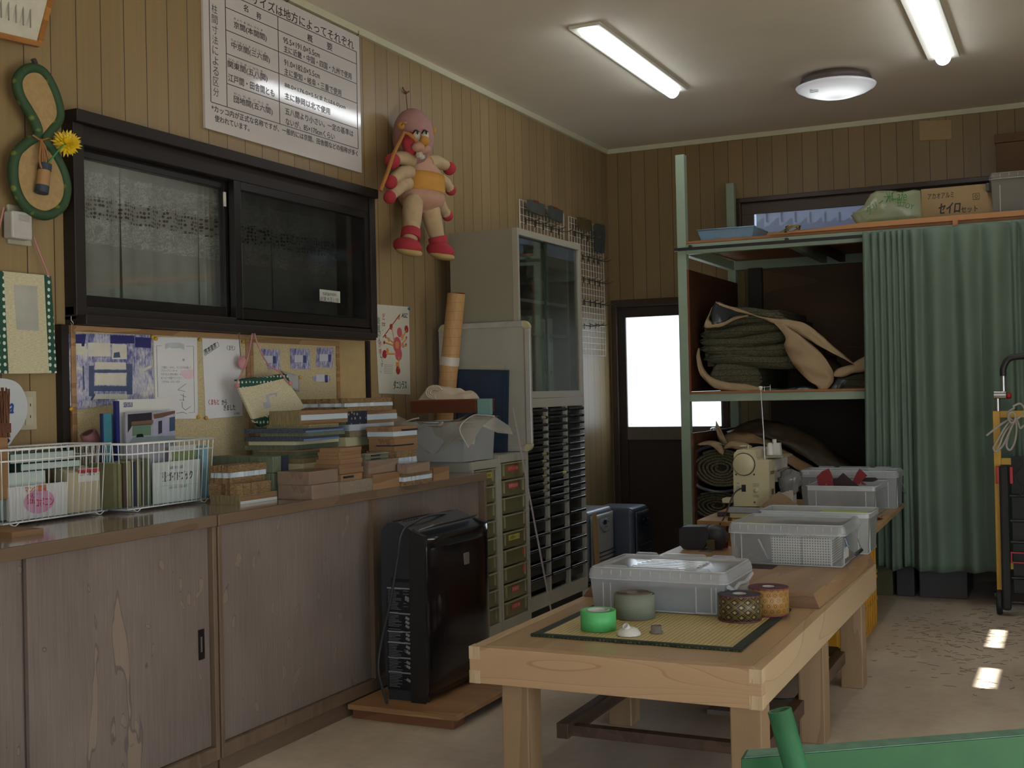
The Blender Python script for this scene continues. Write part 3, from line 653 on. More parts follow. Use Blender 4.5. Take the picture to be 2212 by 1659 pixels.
b = MB(); b.tube(spline([HP(512, 836, .14), HP(512, 826, .14), HP(528, 795, .12), HP(538, 760, .10), HP(547, 716, .085), HP(556, 742, .10), HP(578, 785, .12), HP(604, 804, .14), HP(622, 826, .15)]), .0034, 6)
b.ball(HP(512, 833, .14), .011); b.ball(HP(627, 828, .15), .010); b.build('pink_cord', M_PINK, hb)
b = MB(); b.prism([HP(560, 846, .143), HP(612, 834, .143), HP(632, 872, .167), HP(606, 876, .167), HP(594, 852, .155), HP(580, 856, .155), HP(586, 880, .17), HP(572, 884, .17)], (.0004, 0, 0)); b.build('faint_picture', plain('#A5A6B0', .7, var=.1, name='faded_blue_print'), hb)
# ================================================================== COUNTER
CX = -2.577; CY0, CY1 = 1.2, 5.105
M_LAM = wood('#74604E', '#62503F', 'y', .35, 30, 3, 'brown_laminate'); M_LAMV = wood('#74604E', '#62503F', 'z', .4, 30, 3, 'brown_laminate_upright')
def _stained():
    t = NT('water_stained_veneer'); s = t.noise(t.mapping((1, 70, 2)), 3, 4, .7); n = t.noise(t.mapping((1, 1, .8)), 2.2, 3)
    f = t.math('ADD', t.math('MULTIPLY', s, .5), t.math('MULTIPLY', n, .5))
    c = t.ramp(f, [(.3, '#62554D'), (.52, '#786B63'), (.72, '#887B71')])
    v = t.add('ShaderNodeTexVoronoi'); v.inputs['Scale'].default_value = 21; wv = t.noise(t.co(), 5, 3, .6)
    mp = t.mapping((1, 1, .45)); ad_ = t.add('ShaderNodeVectorMath', operation='ADD'); cmb = t.add('ShaderNodeCombineXYZ')
    t.link(t.math('MULTIPLY', wv, .18), cmb.inputs[1]); t.link(t.math('MULTIPLY', wv, .1), cmb.inputs[2]); t.link(mp, ad_.inputs[0]); t.link(cmb.outputs[0], ad_.inputs[1]); t.link(ad_.outputs[0], v.inputs['Vector'])
    wn = t.math('LESS_THAN', t.add('ShaderNodeSeparateColor').outputs[0], 2)
    sp = t.add('ShaderNodeSeparateColor'); t.link(v.outputs['Color'], sp.inputs[0])
    r = t.math('MULTIPLY', sp.outputs[0], .26); pick = t.math('GREATER_THAN', sp.outputs[1], .4)
    ring = t.math('LESS_THAN', t.math('ABSOLUTE', t.math('SUBTRACT', v.outputs['Distance'], r)), .012); inside = t.math('LESS_THAN', v.outputs['Distance'], r)
    c = t.mix(t.math('MULTIPLY', t.math('MULTIPLY', inside, pick), .3), c, '#9A876F'); c = t.mix(t.math('MULTIPLY', t.math('MULTIPLY', ring, pick), .7), c, '#4E4446')
    big = t.noise(t.mapping((1, 1.6, .5), (.35, 0, 0)), 1.5, 4, .5, .8); patch = t.math('GREATER_THAN', big, .67); edge = t.math('LESS_THAN', t.math('ABSOLUTE', t.math('SUBTRACT', big, .67)), .003)
    c = t.mix(t.math('MULTIPLY', patch, .35), c, '#A08C70'); c = t.mix(t.math('MULTIPLY', edge, .6), c, '#54484A')
    t.base(c); t.b.inputs['Roughness'].default_value = .55; t.bump(s, .15, .001); return t.m
M_STAIN = _stained()
M_CTOP = plain('#8C8076', .12, var=.1, scale=6, bump=.01, spec=.9, name='worn_glossy_counter_top')
secs = [(CY0, onX(466, 1300, CX).y), (onX(468, 1300, CX).y+.004, CY1)]
P1 = onX(803, 1200, CX).y
ctr = thing('counter_top', 'long glossy brown counter top running under the dark window', 'counter', (-2.9, 3.2, CT-.04))
b = MB(); b.box(XW+.03, CX-.004, CY0, CY1, CT-.035, CT); b.build('top_surface', M_CTOP, ctr)
for a, c_ in secs: b = MB(); b.box(CX-.004, CX+.012, a, c_, CT-.035, CT+.0015); b.build('front_edging', M_LAM, ctr, bevel=.002)
def cab(label, a, c_, doors, handle=None):
    t = thing('sliding_door_cabinet', label, 'cabinet', (CX-.2, (a+c_)/2, 0), 'low cabinets under the counter top')
    f = MB(); st_ = .019; top = CT-.036
    f.box(XW+.04, CX-.03, a, a+.02, .06, top); f.box(XW+.04, CX-.03, c_-.02, c_, .06, top); f.box(XW+.04, CX-.03, a+.02, c_-.02, .06, .08); f.box(XW+.04, XW+.06, a+.02, c_-.02, .08, top)
    f.build('body', M_LAMV, t)
    f = MB(); f.box(CX-.03, CX+.008, a, a+st_*.9, .06, top); f.box(CX-.03, CX+.008, c_-st_, c_, .06, top); f.box(CX-.03, CX+.008, a+st_*.9, c_-st_, .06, .105); f.build('front_frame', M_LAMV, t, bevel=.002)
    f = MB(); f.box(XW+.06, CX-.004, a+.001, c_-.001, 0, .06); f.build('plinth', M_LAM, t)
    for (p, q, dx) in doors:
        d_ = MB(); d_.box(CX-.024-dx, CX-.012-dx, p, q, .107, top-.003); o = d_.build('sliding_door', M_STAIN, t)
        if handle and (p, q, dx) == doors[-1]:
            yc = handle; h = MB(); pz = onX(454, 1386, CX-.012).z
            for sz in (-1, 1): h.box(CX-.012, CX-.0095, yc-.014, yc+.014, pz+sz*.037-.012, pz+sz*.037+.012)
            h.box(CX-.012, CX-.0095, yc-.014, yc-.006, pz-.025, pz+.025); h.box(CX-.012, CX-.0095, yc+.006, yc+.014, pz-.025, pz+.025)
            h.build('recessed_handle', plain('#3C3733', .3, .7, name='dark_steel'), o)
            h = MB(); h.grid(lambda u_, v_: (CX-.0115+.002*math.cos(u_*3.14), yc-.006+.012*u_, pz-.025+.05*v_), 6, 2); h.build('handle_cup', plain('#B8B4AE', .25, .9), o)
    return t
a, c_ = secs[0]; cab('low cabinet with stained sliding door and recessed handle, nearest the camera', a, c_, [(a+.6, a+1.2, .02), (a+1.15, c_-.021, 0)], c_-.062)
a, c_ = secs[1]; t = cab('low cabinet with stained panels standing behind the black purifier', a, c_, [(a+.025, P1+.01, 0), (P1+.04, c_-.021, .014)])
f = MB(); f.box(CX-.03, CX+.008, P1, P1+.035, .106, CT-.037); f.build('middle_stile', M_LAMV, t)

# ---- sample blocks in piles on the counter
MS = {
 'brown': wood('#7E5E42', '#967452', 'y', .75, 14, 4, 'pressed_fibreboard'),
 'dbrown': wood('#5A4434', '#6A503C', 'y', .75, 14, 4, 'dark_fibreboard'),
 'straw': None, 'tan': None, 'foam': plain('#B9C4CE', .6, var=.03, name='white_foam'), 'white': plain('#D2D4D0', .6, var=.03, name='white_board'), 'mint': plain('#B7C6B4', .6, var=.03, name='pale_green_foam'),
 'cream': plain('#C4BF98', .6, var=.05, name='cream_board'), 'particle': None, 'green': None, 'navyw': None, 'navyp': None, 'bluef': plain('#6F82A8', .6, name='blue_felt'), 'grey': plain('#77705F', .7, name='grey_board')}
def fibre(c1, c2, c3, name, sc=(8, 8, 60), s=8):
    t = NT(name); n = t.noise(t.mapping(sc), s, 5, .75, .5); t.base(t.ramp(n, [(.34, c1), (.5, c2), (.64, c3)])); t.b.inputs['Roughness'].default_value = .85; t.bump(n, .8, .006); return t.m
MS['straw'] = fibre('#5A4630', '#8A6E4A', '#AA8C60', 'compressed_straw'); MS['tan'] = fibre('#6E6040', '#8C7C56', '#A0916A', 'rush_side', (40, 40, 3), 6)
MS['particle'] = fibre('#7A6448', '#9C8460', '#B09872', 'particle_board', (30, 30, 60), 6); MS['green'] = fibre('#4E5640', '#68705A', '#7C8468', 'green_rush', (60, 60, 3), 5)
MS['navyw'] = _brocade('#3A4150', '#6E7478', 'navy_woven_edge', 160); MS['navyp'] = _brocade('#20263A', '#8A8672', 'navy_patterned_edge', 45)
SG = 'mat construction samples piled on the counter'
TOPZ = {}
def stack(y0, z, items, cat='sample block'):
    """items: (label, layers [(material key, share)], u of left end, u of corner, u of right end, v bottom, v top, extra)"""
    for it in items:
        label, layers, ul, uc, ur, vb, vt = it[:7]; ex = it[7] if len(it) > 7 else {}
        yy = y0+ex.get('dy', 0); c = onY(uc, vb, yy); h = onY(uc, vt, yy).z-c.z
        x1 = c.x; x0 = onY(ul, vb, yy).x; y1 = onX(ur, vb, x1).y
        x0 = max(min(x0, x1-.05), XW+.045); y1 = max(y1, yy+.05); y1 = min(y1, yy+.6)
        if ex.get('th'): h = ex['th']
        r = thing('sample_block', label, cat, ((x0+x1)/2, (yy+y1)/2, z), SG); zz = z; tot = sum(l[1] for l in layers)
        rough = ex.get('rough', 0)
        for k, (mk, sh) in enumerate(layers):
            hh = h*sh/tot; m = MB(); e = ex.get('inset', 0)*(k % 2); jj = rnd.uniform(-.004, .004) if len(layers) > 1 else 0
            if rough:
                n = 14
                def fn(a_, b_, z_=0): return None
                # irregular outline for torn straw
                ring = []
                for (px_, py_, qx, qy) in ((x0, yy, x1, yy), (x1, yy, x1, y1), (x1, y1, x0, y1), (x0, y1, x0, yy)):
                    for i in range(n):
                        w = i/n; ring.append(Vector((px_+(qx-px_)*w+rnd.uniform(-1, 1)*rough*.5, py_+(qy-py_)*w+rnd.uniform(-1, 1)*rough*.5, zz)))
                top_j = rough*.35 if mk in ('straw', 'particle') else 0
                L = len(ring); top = [p+Vector((rnd.uniform(-1, 1)*rough*.3, rnd.uniform(-1, 1)*rough*.3, hh)) for p in ring]
                m._add(ring+top, [tuple(range(L-1, -1, -1)), tuple(range(L, 2*L))]+[(i, (i+1) % L, L+(i+1) % L, L+i) for i in range(L)])
            else: m.box(x0+e+jj, x1-e+jj*.5, yy+e, y1-e, zz+(.0004 if k else 0), zz+hh)
            m.build({'brown': 'fibreboard_layer', 'dbrown': 'fibreboard_layer', 'straw': 'straw_layer', 'tan': 'rush_layer', 'foam': 'foam_layer', 'white': 'foam_layer', 'mint': 'foam_layer', 'cream': 'board_layer', 'particle': 'particle_layer', 'green': 'mat_layer', 'navyw': 'cloth_layer', 'navyp': 'cloth_layer', 'bluef': 'felt_layer', 'grey': 'board_layer'}[mk], MS[mk], r, bevel=.0012 if not rough else 0)
            zz += hh
        for (fm, nm, ya, yb, za, zb) in ex.get('front', []):   # a patch on the right-hand face: shares of y and z
            m = MB(); m.box(x1-.002, x1+.004, yy+(y1-yy)*ya, yy+(y1-yy)*yb, z+h*za, z+h*zb); m.build(nm, MS.get(fm, M_INK) if isinstance(fm, str) else fm, r)
        for (fm, nm, xa, xb, za, zb) in ex.get('left', []):
            m = MB(); m.box(x0+(x1-x0)*xa, x0+(x1-x0)*xb, yy-.004, yy+.002, z+h*za, z+h*zb); m.build(nm, MS.get(fm, M_INK) if isinstance(fm, str) else fm, r)
        if ex.get('stitch'):
            m = MB()
            for i in range(ex['stitch']):
                w = (i+.6)/ex['stitch']; m.tube([(x0+(x1-x0)*w, yy-.002, z+h*.15), (x0+(x1-x0)*w, yy-.003, z+h*.6)], .0012, 4)
            m.build('stitching', plain('#C9C6B8', .6), r)
        if ex.get('film'):
            m = MB(); m.box(x0-.003, x1+.003, yy-.003, y1+.003, z, z+h+.002); m.build('plastic_film', clear('cling_film', '#FFFFFF', .82, .08, '#C8C8C8', .3), r, bevel=.004)
        z += h
        lastz = z
    return z
gap = .0006
YA = onZ(518.7, 1091, CT).y; YBk = onZ(675, 1080.5, CT).y; YE = onZ(872.5, 1051, CT).y; YG = onZ(655, 1020, CT).y
YP = onX(733, 1070, onZ(675, 1080.5, CT).x).y
stack(YA, CT, [
 ('rush-sided block with brown and white layers, bottom of the leftmost pile', [('white', .35), ('brown', .5), ('tan', .15)], 456, 518.7, 600, 1091, 1071, {'stitch': 4, 'left': [('tan', 'rush_side', 0, 1, 0, 1)]}),
 ('bale of loose brown straw second from bottom of the leftmost pile', [('straw', 1)], 457, 514, 583, 1067, 1042, {'rough': .014}),
 ('straw block with a white foam middle near the top of the leftmost pile', [('straw', .32), ('foam', .28), ('straw', .4)], 456, 495, 574, 1038, 999, {'rough': .008})])
b = MB(); g0 = onY(578, 1040, YA+.18); z_a = g0.z; xg = onX(600, 1040, -2.72)
gc = stack(YA+.22, CT+.10, [('grey-green covered mat sample with navy patterned edge, behind the straw of the leftmost pile', [('green', 1)], 458, 590, 622, 1036, 1001, {'front': [('navyp', 'patterned_edge', .55, 1, 0, 1)], 'dy': 0})])
stack(YA+.22, CT, [('grey-green mat sample lying low behind the leftmost pile', [('green', 1)], 520, 590, 603, 1068, 1040, {'th': .0985})])
zb = stack(YBk, CT, [
 ('film-wrapped brown fibreboard block, bottom of the pair at the counter edge', [('brown', 1)], 601.5, 675, 733, 1080.5, 1049, {'film': 1}),
 ('film-wrapped brown fibreboard block, top of the pair at the counter edge', [('brown', 1)], 600, 668, 730, 1046, 1017, {'film': 1})])
zp = stack(YP+.006, CT, [('film-wrapped speckled particle board block between the brown blocks', [('particle', 1)], 690, 733.5, 805, 1072, 1043, {'film': 1}),
 ('small brown board with a black scrawl, on the particle board block', [('brown', 1)], 700, 737, 783, 1038, 1023, {'dy': .02, 'front': [(M_INK, 'black_scrawl', .1, .55, .45, .75)]})])
tb = [('thin brown board, bottom of the tower of six', 678, 734, 785, 1021, 1009), ('thin brown board, second from bottom of the tower of six', 679, 733, 781, 1009, 999.5), ('brown board, third from bottom of the tower of six', 683, 736, 783, 999.5, 989),
      ('brown board, third from top of the tower of six', 688, 733, 780, 989, 981), ('brown board, second from top of the tower of six', 686, 733, 780, 981, 973), ('thin brown board, top of the tower of six', 690, 735, 781, 972.5, 964)]
stack(YP+.045, zp, [(l, [('brown', 1)], a, c2, d2, e2, f2) for l, a, c2, d2, e2, f2 in tb])
YC = onX(806, 1060, onZ(675, 1080.5, CT).x).y
stack(YC, CT, [('wide plain brown fibreboard block standing at the counter edge right of the particle board', [('brown', 1)], 790, 806.5, 869, 1062, 1028),
 ('film-wrapped brown fibreboard block under the thin grey-green slotted mats', [('brown', 1)], 780, 797, 861, 1032.5, 1003, {'film': 1}),
 ('thin grey-green mat sample with a slot, lower of two', [('green', .6), ('grey', .4)], 778, 790, 840, 1002, 996, {'front': [(M_INK, 'slot', .25, .6, .3, .6)]}),
 ('thin grey-green mat sample with a slot, upper of two', [('green', .6), ('grey', .4)], 777, 789, 840, 995, 986, {'front': [(M_INK, 'slot', .25, .6, .3, .6)]})])
stack(YE, CT, [('straw block with white foam middle, near the right end of the counter', [('straw', .38), ('foam', .34), ('straw', .28)], 864, 874, 934, 1051, 1024, {'rough': .004}),
 ('small brown fibreboard block on the straw block near the right end', [('brown', 1)], 861, 881, 928, 1022, 1001, {'film': 1})])
stack(onX(934, 1040, onZ(872.5, 1051, CT).x-.02).y+.01, CT, [('brown fibreboard block, last on the right end of the counter', [('brown', 1)], 925, 937, 971, 1038, 1010)])
YFk = YC+.27
zf = onY(855, 1003, YFk).z
stack(YFk, CT, [('grey board block hidden low behind the middle piles', [('particle', 1)], 797, 855, 898, 1030, 1003, {'th': max(zf-CT, .02)}),
 ('straw and white foam block with torn edge under the dark brown block', [('foam', .45), ('straw', .55)], 792, 855, 900, 1002, 974, {'rough': .006}),
 ('dark brown wooden block with a black stroke on its sides', [('brown', 1)], 797, 853, 902, 971, 945, {'front': [(M_INK, 'black_stroke', .0, .8, .42, .52)], 'left': [(M_INK, 'black_stroke', .3, 1, .42, .5)]}),
 ('brown and white foam block with black scrawl on one corner, top of its pile', [('brown', .2), ('foam', .4), ('brown', .4)], 793, 850, 901, 944, 917, {'front': [(M_INK, 'black_scrawl', .35, 1, .62, .75)]})])
YG = YBk+.26
z1g = onY(650, 1002, YG).z
stack(YG, CT, [('yellowish board at the bottom of the pile of thin mats', [('cream', 1)], 560, 655, 700, 1010, 1003, {'th': max(z1g-CT, .01)}),
 ('grey-green mat sample second from bottom of the thin mat pile', [('tan', .6), ('green', .4)], 533, 650, 692, 1000, 982),
 ('grey-green mat with a rounded edge near the bottom of the thin mat pile', [('green', .6), ('brown', .4)], 545, 644, 690, 981, 970),
 ('long grey-green mat jutting left, fourth from bottom of the thin mat pile', [('green', 1)], 529, 630, 730, 970, 959),
 ('cream board in the middle of the thin mat pile', [('cream', 1)], 537, 637, 732, 959.5, 951),
 ('navy-edged mat with blue felt, lower of two in the thin mat pile', [('bluef', .5), ('navyw', .5)], 529, 656, 733, 951, 941, {'left': [('navyw', 'woven_edge', 0, 1, 0, 1)]}),
 ('grey-green mat between the two navy-edged mats', [('green', 1)], 562, 663, 745, 940, 932),
 ('navy-edged mat with blue felt, upper of two in the thin mat pile', [('bluef', .5), ('navyw', .5)], 529, 660, 743, 932, 922, {'left': [('navyw', 'woven_edge', 0, 1, 0, 1)]}),
 ('thin tan board under the slanting reed block', [('grey', .4), ('tan', .6)], 576, 667, 732, 922, 914),
 ('slanting stitched reed block with a pale blue foam core, top of the thin mat pile', [('brown', .28), ('foam', .42), ('brown', .3)], 583, 650, 752, 913, 883, {'stitch': 5, 'left': [('tan', 'rush_side', 0, 1, 0, 1)]})])
YH = onX(747, 950, -2.83).y
stack(YH, CT, [('dark upright-grained block at the bottom of the tall rear pile', [('dbrown', 1)], 700, 747, 835, 1010, 975),
 ('brown and mint foam block low in the tall rear pile', [('dbrown', .22), ('mint', .5), ('brown', .28)], 700, 747, 820, 975, 935),
 ('cream-topped board with brown underside in the tall rear pile', [('brown', .3), ('cream', .7)], 700, 747, 838, 933, 904),
 ('film-wrapped foam and straw block in the tall rear pile', [('straw', .5), ('foam', .5)], 705, 755, 850, 904, 877, {'film': 1}),
 ('thick green rush mat sample with navy patterned edge in the tall rear pile', [('brown', .25), ('foam', .45), ('brown', .3)], 640, 747, 857, 877, 848, {'left': [('green', 'rush_cover', 0, 1, 0, 1)], 'front': [('navyp', 'patterned_edge', 0, .38, 0, 1)]}),
 ('straw block with a white foam middle, top of the tall rear pile', [('straw', .35), ('foam', .28), ('straw', .37)], 649, 751, 847, 848, 820, {'rough': .009})])
stack(YH+.52, CT, [('tall brown block mostly hidden behind the tall rear pile', [('dbrown', 1)], 830, 845, 872, 960, 915, {}), ('small brown and pale blue foam block peeping out behind the tall rear pile', [('foam', .45), ('brown', .55)], 830, 845, 868, 916, 896)])

# ---- white wire baskets
M_WIRE = plain('#DEDFDC', .3, .1, name='white_coated_wire')
def basket(label, A, yl, yr, xf, xb, zt, n):
    t = thing('wire_basket', label, 'basket', ((xf+xb)/2, (yl+yr)/2, CT), 'white wire baskets on the counter')
    z0_ = CT+.012; fl_ = .011
    def corner(s, z, e): return [(xf+e, yl-e, z), (xf+e, yr+e, z), (xb-e, yr+e, z), (xb-e, yl-e, z)]
    m = MB(); m.tube(corner(0, zt, fl_), .0042, 6, closed=True); m.tube(corner(0, zt-.035, fl_*.8), .003, 6, closed=True); m.tube(corner(0, z0_, 0), .0026, 6, closed=True); m.build('rim', M_WIRE, t)
    m = MB()
    for k in range(n+1):
        y = yl+(yr-yl)*k/n; yt = yl-fl_+(yr-yl+2*fl_)*k/n
        m.tube([(xf+fl_, yt, zt), (xf, y, z0_), (xb, y, z0_), (xb-fl_, yt, zt)], .0019, 5)
    nx = max(4, int((xf-xb)/.025))
    for k in range(1, nx):
        x = xb+(xf-xb)*k/nx; m.tube([(x, yl-fl_, zt), (x, yl, z0_), (x, yr, z0_), (x, yr+fl_, zt)], .0019, 5)
    m.build('wires', M_WIRE, t)
    for y in (yl+.04, yr-.04):
        m = MB(); m.tube(spline([(xf+.004, y-.02, z0_), (xf+.006, y, CT+.003), (xf+.004, y+.02, z0_)], 5), .002, 6); m.tube([(xf+.004, y, CT+.003), (xb, y, CT+.003)], .002, 6); m.build('foot', M_WIRE, t)
    return t
bl, br_ = onZ(8, 1139, CT), onZ(228, 1110, CT)
XF1 = (br_.x+.01); XF2 = onZ(350, 1098, CT).x+.01
XBK = XW+.05
y1a, y1b = onX(6, 1130, XF1).y, onX(232, 1110, XF1).y; y2a, y2b = max(onX(242, 1112, XF2).y, y1b+.03), onX(454, 1086, XF2).y
ztb = onX(120, 966, XF1+.02).z; ztb2 = onX(350, 955, XF2+.02).z
basket('left white wire basket holding books and a brush, at the near end of the counter', 0, y1a, y1b, XF1, XBK, ztb, 17)
basket('right white wire basket holding brochures and a guidebook', 0, y2a, y2b, XF2, XBK, ztb2, 17)
def book(label, x, ya, yb, z0_, z1_, th, cover, pages='#C8C6BA', lean=0, group='books in the wire baskets', spine='y', name='book'):
    """upright book: broad side faces +x (spine='x') or seen from its edge"""
    t = thing(name, label, 'book', (x, (ya+yb)/2, z0_), group)
    c = MB(); c.T = Matrix.Translation((x, 0, z0_)) @ Matrix.Rotation(lean, 4, 'Y') @ Matrix.Translation((-x, 0, -z0_))
    c.box(x, x+.0015, ya, yb, z0_, z1_); c.box(x-th-.0015, x-th, ya, yb, z0_, z1_); c.box(x-th, x, ya, ya+.0015, z0_, z1_); c.build('cover', cover, t)
    p = MB(); p.T = c.T; p.box(x-th, x, ya+.002, yb-.003, z0_+.002, z1_-.003); p.build('pages', plain(pages, .7, var=.03), t); return t, c.T
BZ = CT+.017
W_ = plain('#CBCBC8', .5, var=.02, name='white_cover')
XI1, XI2 = XF1-.012, XF2-.012
def Y1(u): return onX(u, 1060, XI1).y
def Y2(u): return onX(u, 1050, XI2).y
b0, T0 = book('landscape white booklet with a pink oval and red lettering, in front of the left basket', XI1, Y1(20), Y1(144), BZ, onX(80, 1047, XI1).z, .012, W_)
m = MB(); o_ = XI1+.003; c = onX(85, 1083, o_); m.lathe([(.062, 0), (0, .0002)], c, (1, 0, 0), 32, sx=.62, sy=1.0); m.build('pink_oval', plain('#C793B0', .5), b0)
def l1(m, s, u, v, u2, h, bold=.0012, x=o_+.0005): p = onX(u, v, x); q = onX(u2, v, x); write(m, s, p, FR_LEFT, q.y-p.y, h, bold=bold)
m = MB(); l1(m, 'コボコン', 76, 1096, 116, .028); l1(m, 'がん', 58, 1078, 74, .017); l1(m, 'ばれ', 60, 1090, 75, .017); m.build('red_lettering', plain('#A32444', .5), b0)
m = MB(); l1(m, 'マンガ農場', 54, 1065, 100, .02, .001); m.build('orange_lettering', plain('#C0683A', .5), b0)
m = MB(); l1(m, '広報を応援シリーズ', 64, 1071, 96, .007, 0); m.build('blue_lettering', plain('#5A7CA8', .5), b0)
t = thing('paper_file', 'thick bundle of cream paper with a red and white sticker, right in the left basket', 'file', (XI1-.05, Y1(190), BZ), None)
m = MB()
for i in range(5): m.box(XI1-.09+i*.017, XI1-.074+i*.017, Y1(148)+.006*(4-i), Y1(219), BZ, onX(190, 1008, XI1).z-.004*i)
m.build('paper_bundle', plain('#B5AA90', .6, var=.03, name='cream_folder'), t)
m = MB(); m.box(XI1-.004, XI1-.0032+.0004, onX(170, 1020, XI1).y, onX(216, 1020, XI1).y, onX(190, 1040, XI1).z, onX(190, 1012, XI1).z); m.build('white_sticker', W_, t)
m = MB(); m.box(XI1-.0031, XI1-.0024, onX(170, 1020, XI1).y, onX(216, 1020, XI1).y, onX(190, 1021, XI1).z, onX(190, 1013, XI1).z); m.build('red_strip', plain('#B03A44', .5), t)
m = MB(); l1(m, 'カラテイン畳フォーム', 172, 1029, 213, .016, .0008, XI1-.0022); m.build('lettering', M_INK, t)
def flat(label, name, ya, yb, xa, xb, z0_, z1_, cover, pages='#B9C8C2', cat='book'):
    t = thing(name, label, cat, ((xa+xb)/2, (ya+yb)/2, z0_), 'books in the wire baskets' if cat == 'book' else None)
    c = MB(); c.box(xa, xb, ya, yb, z0_, z0_+.002); c.box(xa, xb, ya, yb, z1_-.002, z1_); c.box(xa, xb, ya, ya+.002, z0_+.002, z1_-.002); c.build('cover', cover, t)
    p = MB(); p.box(xa+.003, xb-.003, ya+.002, yb-.003, z0_+.002, z1_-.002); p.build('pages', plain(pages, .6, var=.02), t); return t
DG = plain('#20403C', .5, name='dark_green_cover'); DN = plain('#22283E', .5, name='dark_navy_cover')
zs = [onX(100, v, XI1-.05).z for v in (1046, 1030, 1013, 997, 983, 972)]
flat('pale green paged volume lying flat, bottom of the flat books in the left basket', 'book', Y1(14), Y1(120), XBK+.02, XI1-.03, BZ, zs[0], DG)
flat('pale mint paged volume lying flat, second of the flat books in the left basket', 'book', Y1(12), Y1(116), XBK+.02, XI1-.03, zs[0], zs[2], DN)
flat('dark green volume lying flat and jutting right in the left basket', 'book', Y1(60), Y1(190), XBK+.02, XI1-.03, zs[2], zs[3], DG)
flat('dark green bound volume with white pages, topmost flat book of the left basket', 'book', Y1(40), Y1(180), XBK+.02, XI1-.035, zs[3]+.001, zs[4]+.012, DG)
t = thing('scrubbing_brush', 'wooden-handled straw brush standing at the left edge of the left basket', 'brush', (XI1+.05, Y1(0), CT))
bt_, bb_ = onX(14, 905, XI1+.02), onX(30, 1020, XI1+.02)
m = MB(); m.cbox((XI1+.015-.03, (onX(-10, 960, XI1).y+onX(22, 960, XI1).y)/2, (onX(14, 1080, XI1).z+onX(14, 938, XI1).z)/2), (.014, onX(22, 960, XI1).y-onX(-10, 960, XI1).y, onX(14, 938, XI1).z-onX(14, 1080, XI1).z)); m.build('handle', wood('#94714C', '#7A5838', 'z', .4, 9, 5, 'brush_wood'), t, bevel=.004)
m = MB()
for i in range(70):
    a_ = rnd.uniform(-10, 22); p = onX(a_, 945, XI1-.01); q = onX(a_*1.1-3, 836+rnd.uniform(0, 22), XI1-.01)+Vector((rnd.uniform(-.01, .01), rnd.uniform(-.01, .01), 0)); p.x += rnd.uniform(-.012, .012); m.tube([p, q], .0016, 4)
m.build('bristles', plain('#6E4630', .8, name='palm_fibre'), t)
m = MB(); m.cbox(((XI1-.012), (onX(-10, 960, XI1).y+onX(23, 960, XI1).y)/2, onX(10, 925, XI1).z), (.026, onX(24, 960, XI1).y-onX(-12, 960, XI1).y, .03)); m.build('binding', plain('#5A3322', .6), t)
t = thing('paper_fan', 'round white paper fan with blue letters, leaning behind the brush', 'fan', onX(20, 960, XW+.06))
fpx = [(-40,830),(-10,818),(20,820),(42,832),(56,860),(58,890),(48,920),(30,945),(18,962),(0,962),(-30,940)]
fo = outline([LW(u, v, .05) for u, v in fpx], 5); m = MB(); m.prism(fo, (.002, 0, 0)); m.build('fan_leaf', plain('#C2C6CA', .5, var=.02, scale=60, name='fan_paper'), t)
m = MB(); m.tube([LW(14, 958, .052), LW(4, 1010, .06)], .004, 6); m.build('fan_handle', plain('#D5D3CC', .4), t)
m = MB(); write(m, 'ka', LW(6, 894, .0535), FR_LEFT, LW(28, 894, .0535).y-LW(6, 894, .0535).y, .048, slant=.2, bold=.003); m.build('blue_lettering', plain('#2A4E9A', .5), t)
m = MB(); p_, q_ = LW(16, 950, .0535), LW(20, 944, .0535); m.prism([LW(14, 950, .0535), LW(18, 946, .0535), LW(22, 952, .0535), LW(17, 958, .0535)], (.0004, 0, 0)); m.build('handle_mark', plain('#3A2A40', .5), t)
# right basket contents
t = thing('brochure', 'tall white brochure with a blue spine standing in the right basket', 'brochure', (XI2-.1, Y2(300), BZ))
xb_ = XI2-.09
m = MB(); m.box(xb_-.012, xb_, onX(256, 960, xb_).y, onX(369, 960, xb_).y, BZ, onX(310, 862, xb_).z); m.build('cover', W_, t)
m = MB(); m.box(xb_-.013, xb_+.001, onX(254, 960, xb_).y-.004, onX(259, 960, xb_).y, BZ, onX(258, 866, xb_).z); m.build('blue_spine', plain('#232C6E', .5), t)
m = MB(); l1(m, 'SEKISUI', 267, 880, 286, .017, .0008, xb_+.0006); m.build('lettering', plain('#20386E', .5), t)
m = MB()
for k in range(4): m.box(xb_, xb_+.0006, onX(269, 905, xb_).y, onX(272, 905, xb_).y, onX(270, 905+k*7+5, xb_).z, onX(270, 905+k*7, xb_).z)
m.build('blue_squares', plain('#2E6E92', .5), t)
t = thing('brochure', 'brochure with a photo of a tatami room on the cover, in the right basket', 'brochure', (XI2-.06, Y2(320), BZ))
xc = XI2-.06; XYZ = lambda u, v: onX(u, v, xc)
m = MB(); m.box(xc-.01, xc, XYZ(272, 960).y, XYZ(379, 960).y, BZ, XYZ(320, 889).z); m.build('cover', plain('#9A9AA6', .4, name='printed_room_photo'), t)
def pq(name, px, col, k=.0005):
    m = MB(); m.prism([onX(u, v, xc+k) for u, v in px], (.0003, 0, 0)); m.build(name, plain(col, .4), t)
pq('dark_ceiling_print', [(276,895),(328,891),(328,918),(285,920),(276,935)], '#2C2A30'); pq('window_print', [(286,920),(326,917),(326,940),(286,942)], '#5E7A66', .0008); pq('lattice_print', [(284,911),(331,907),(331,915),(284,919)], '#6E5648', .001)
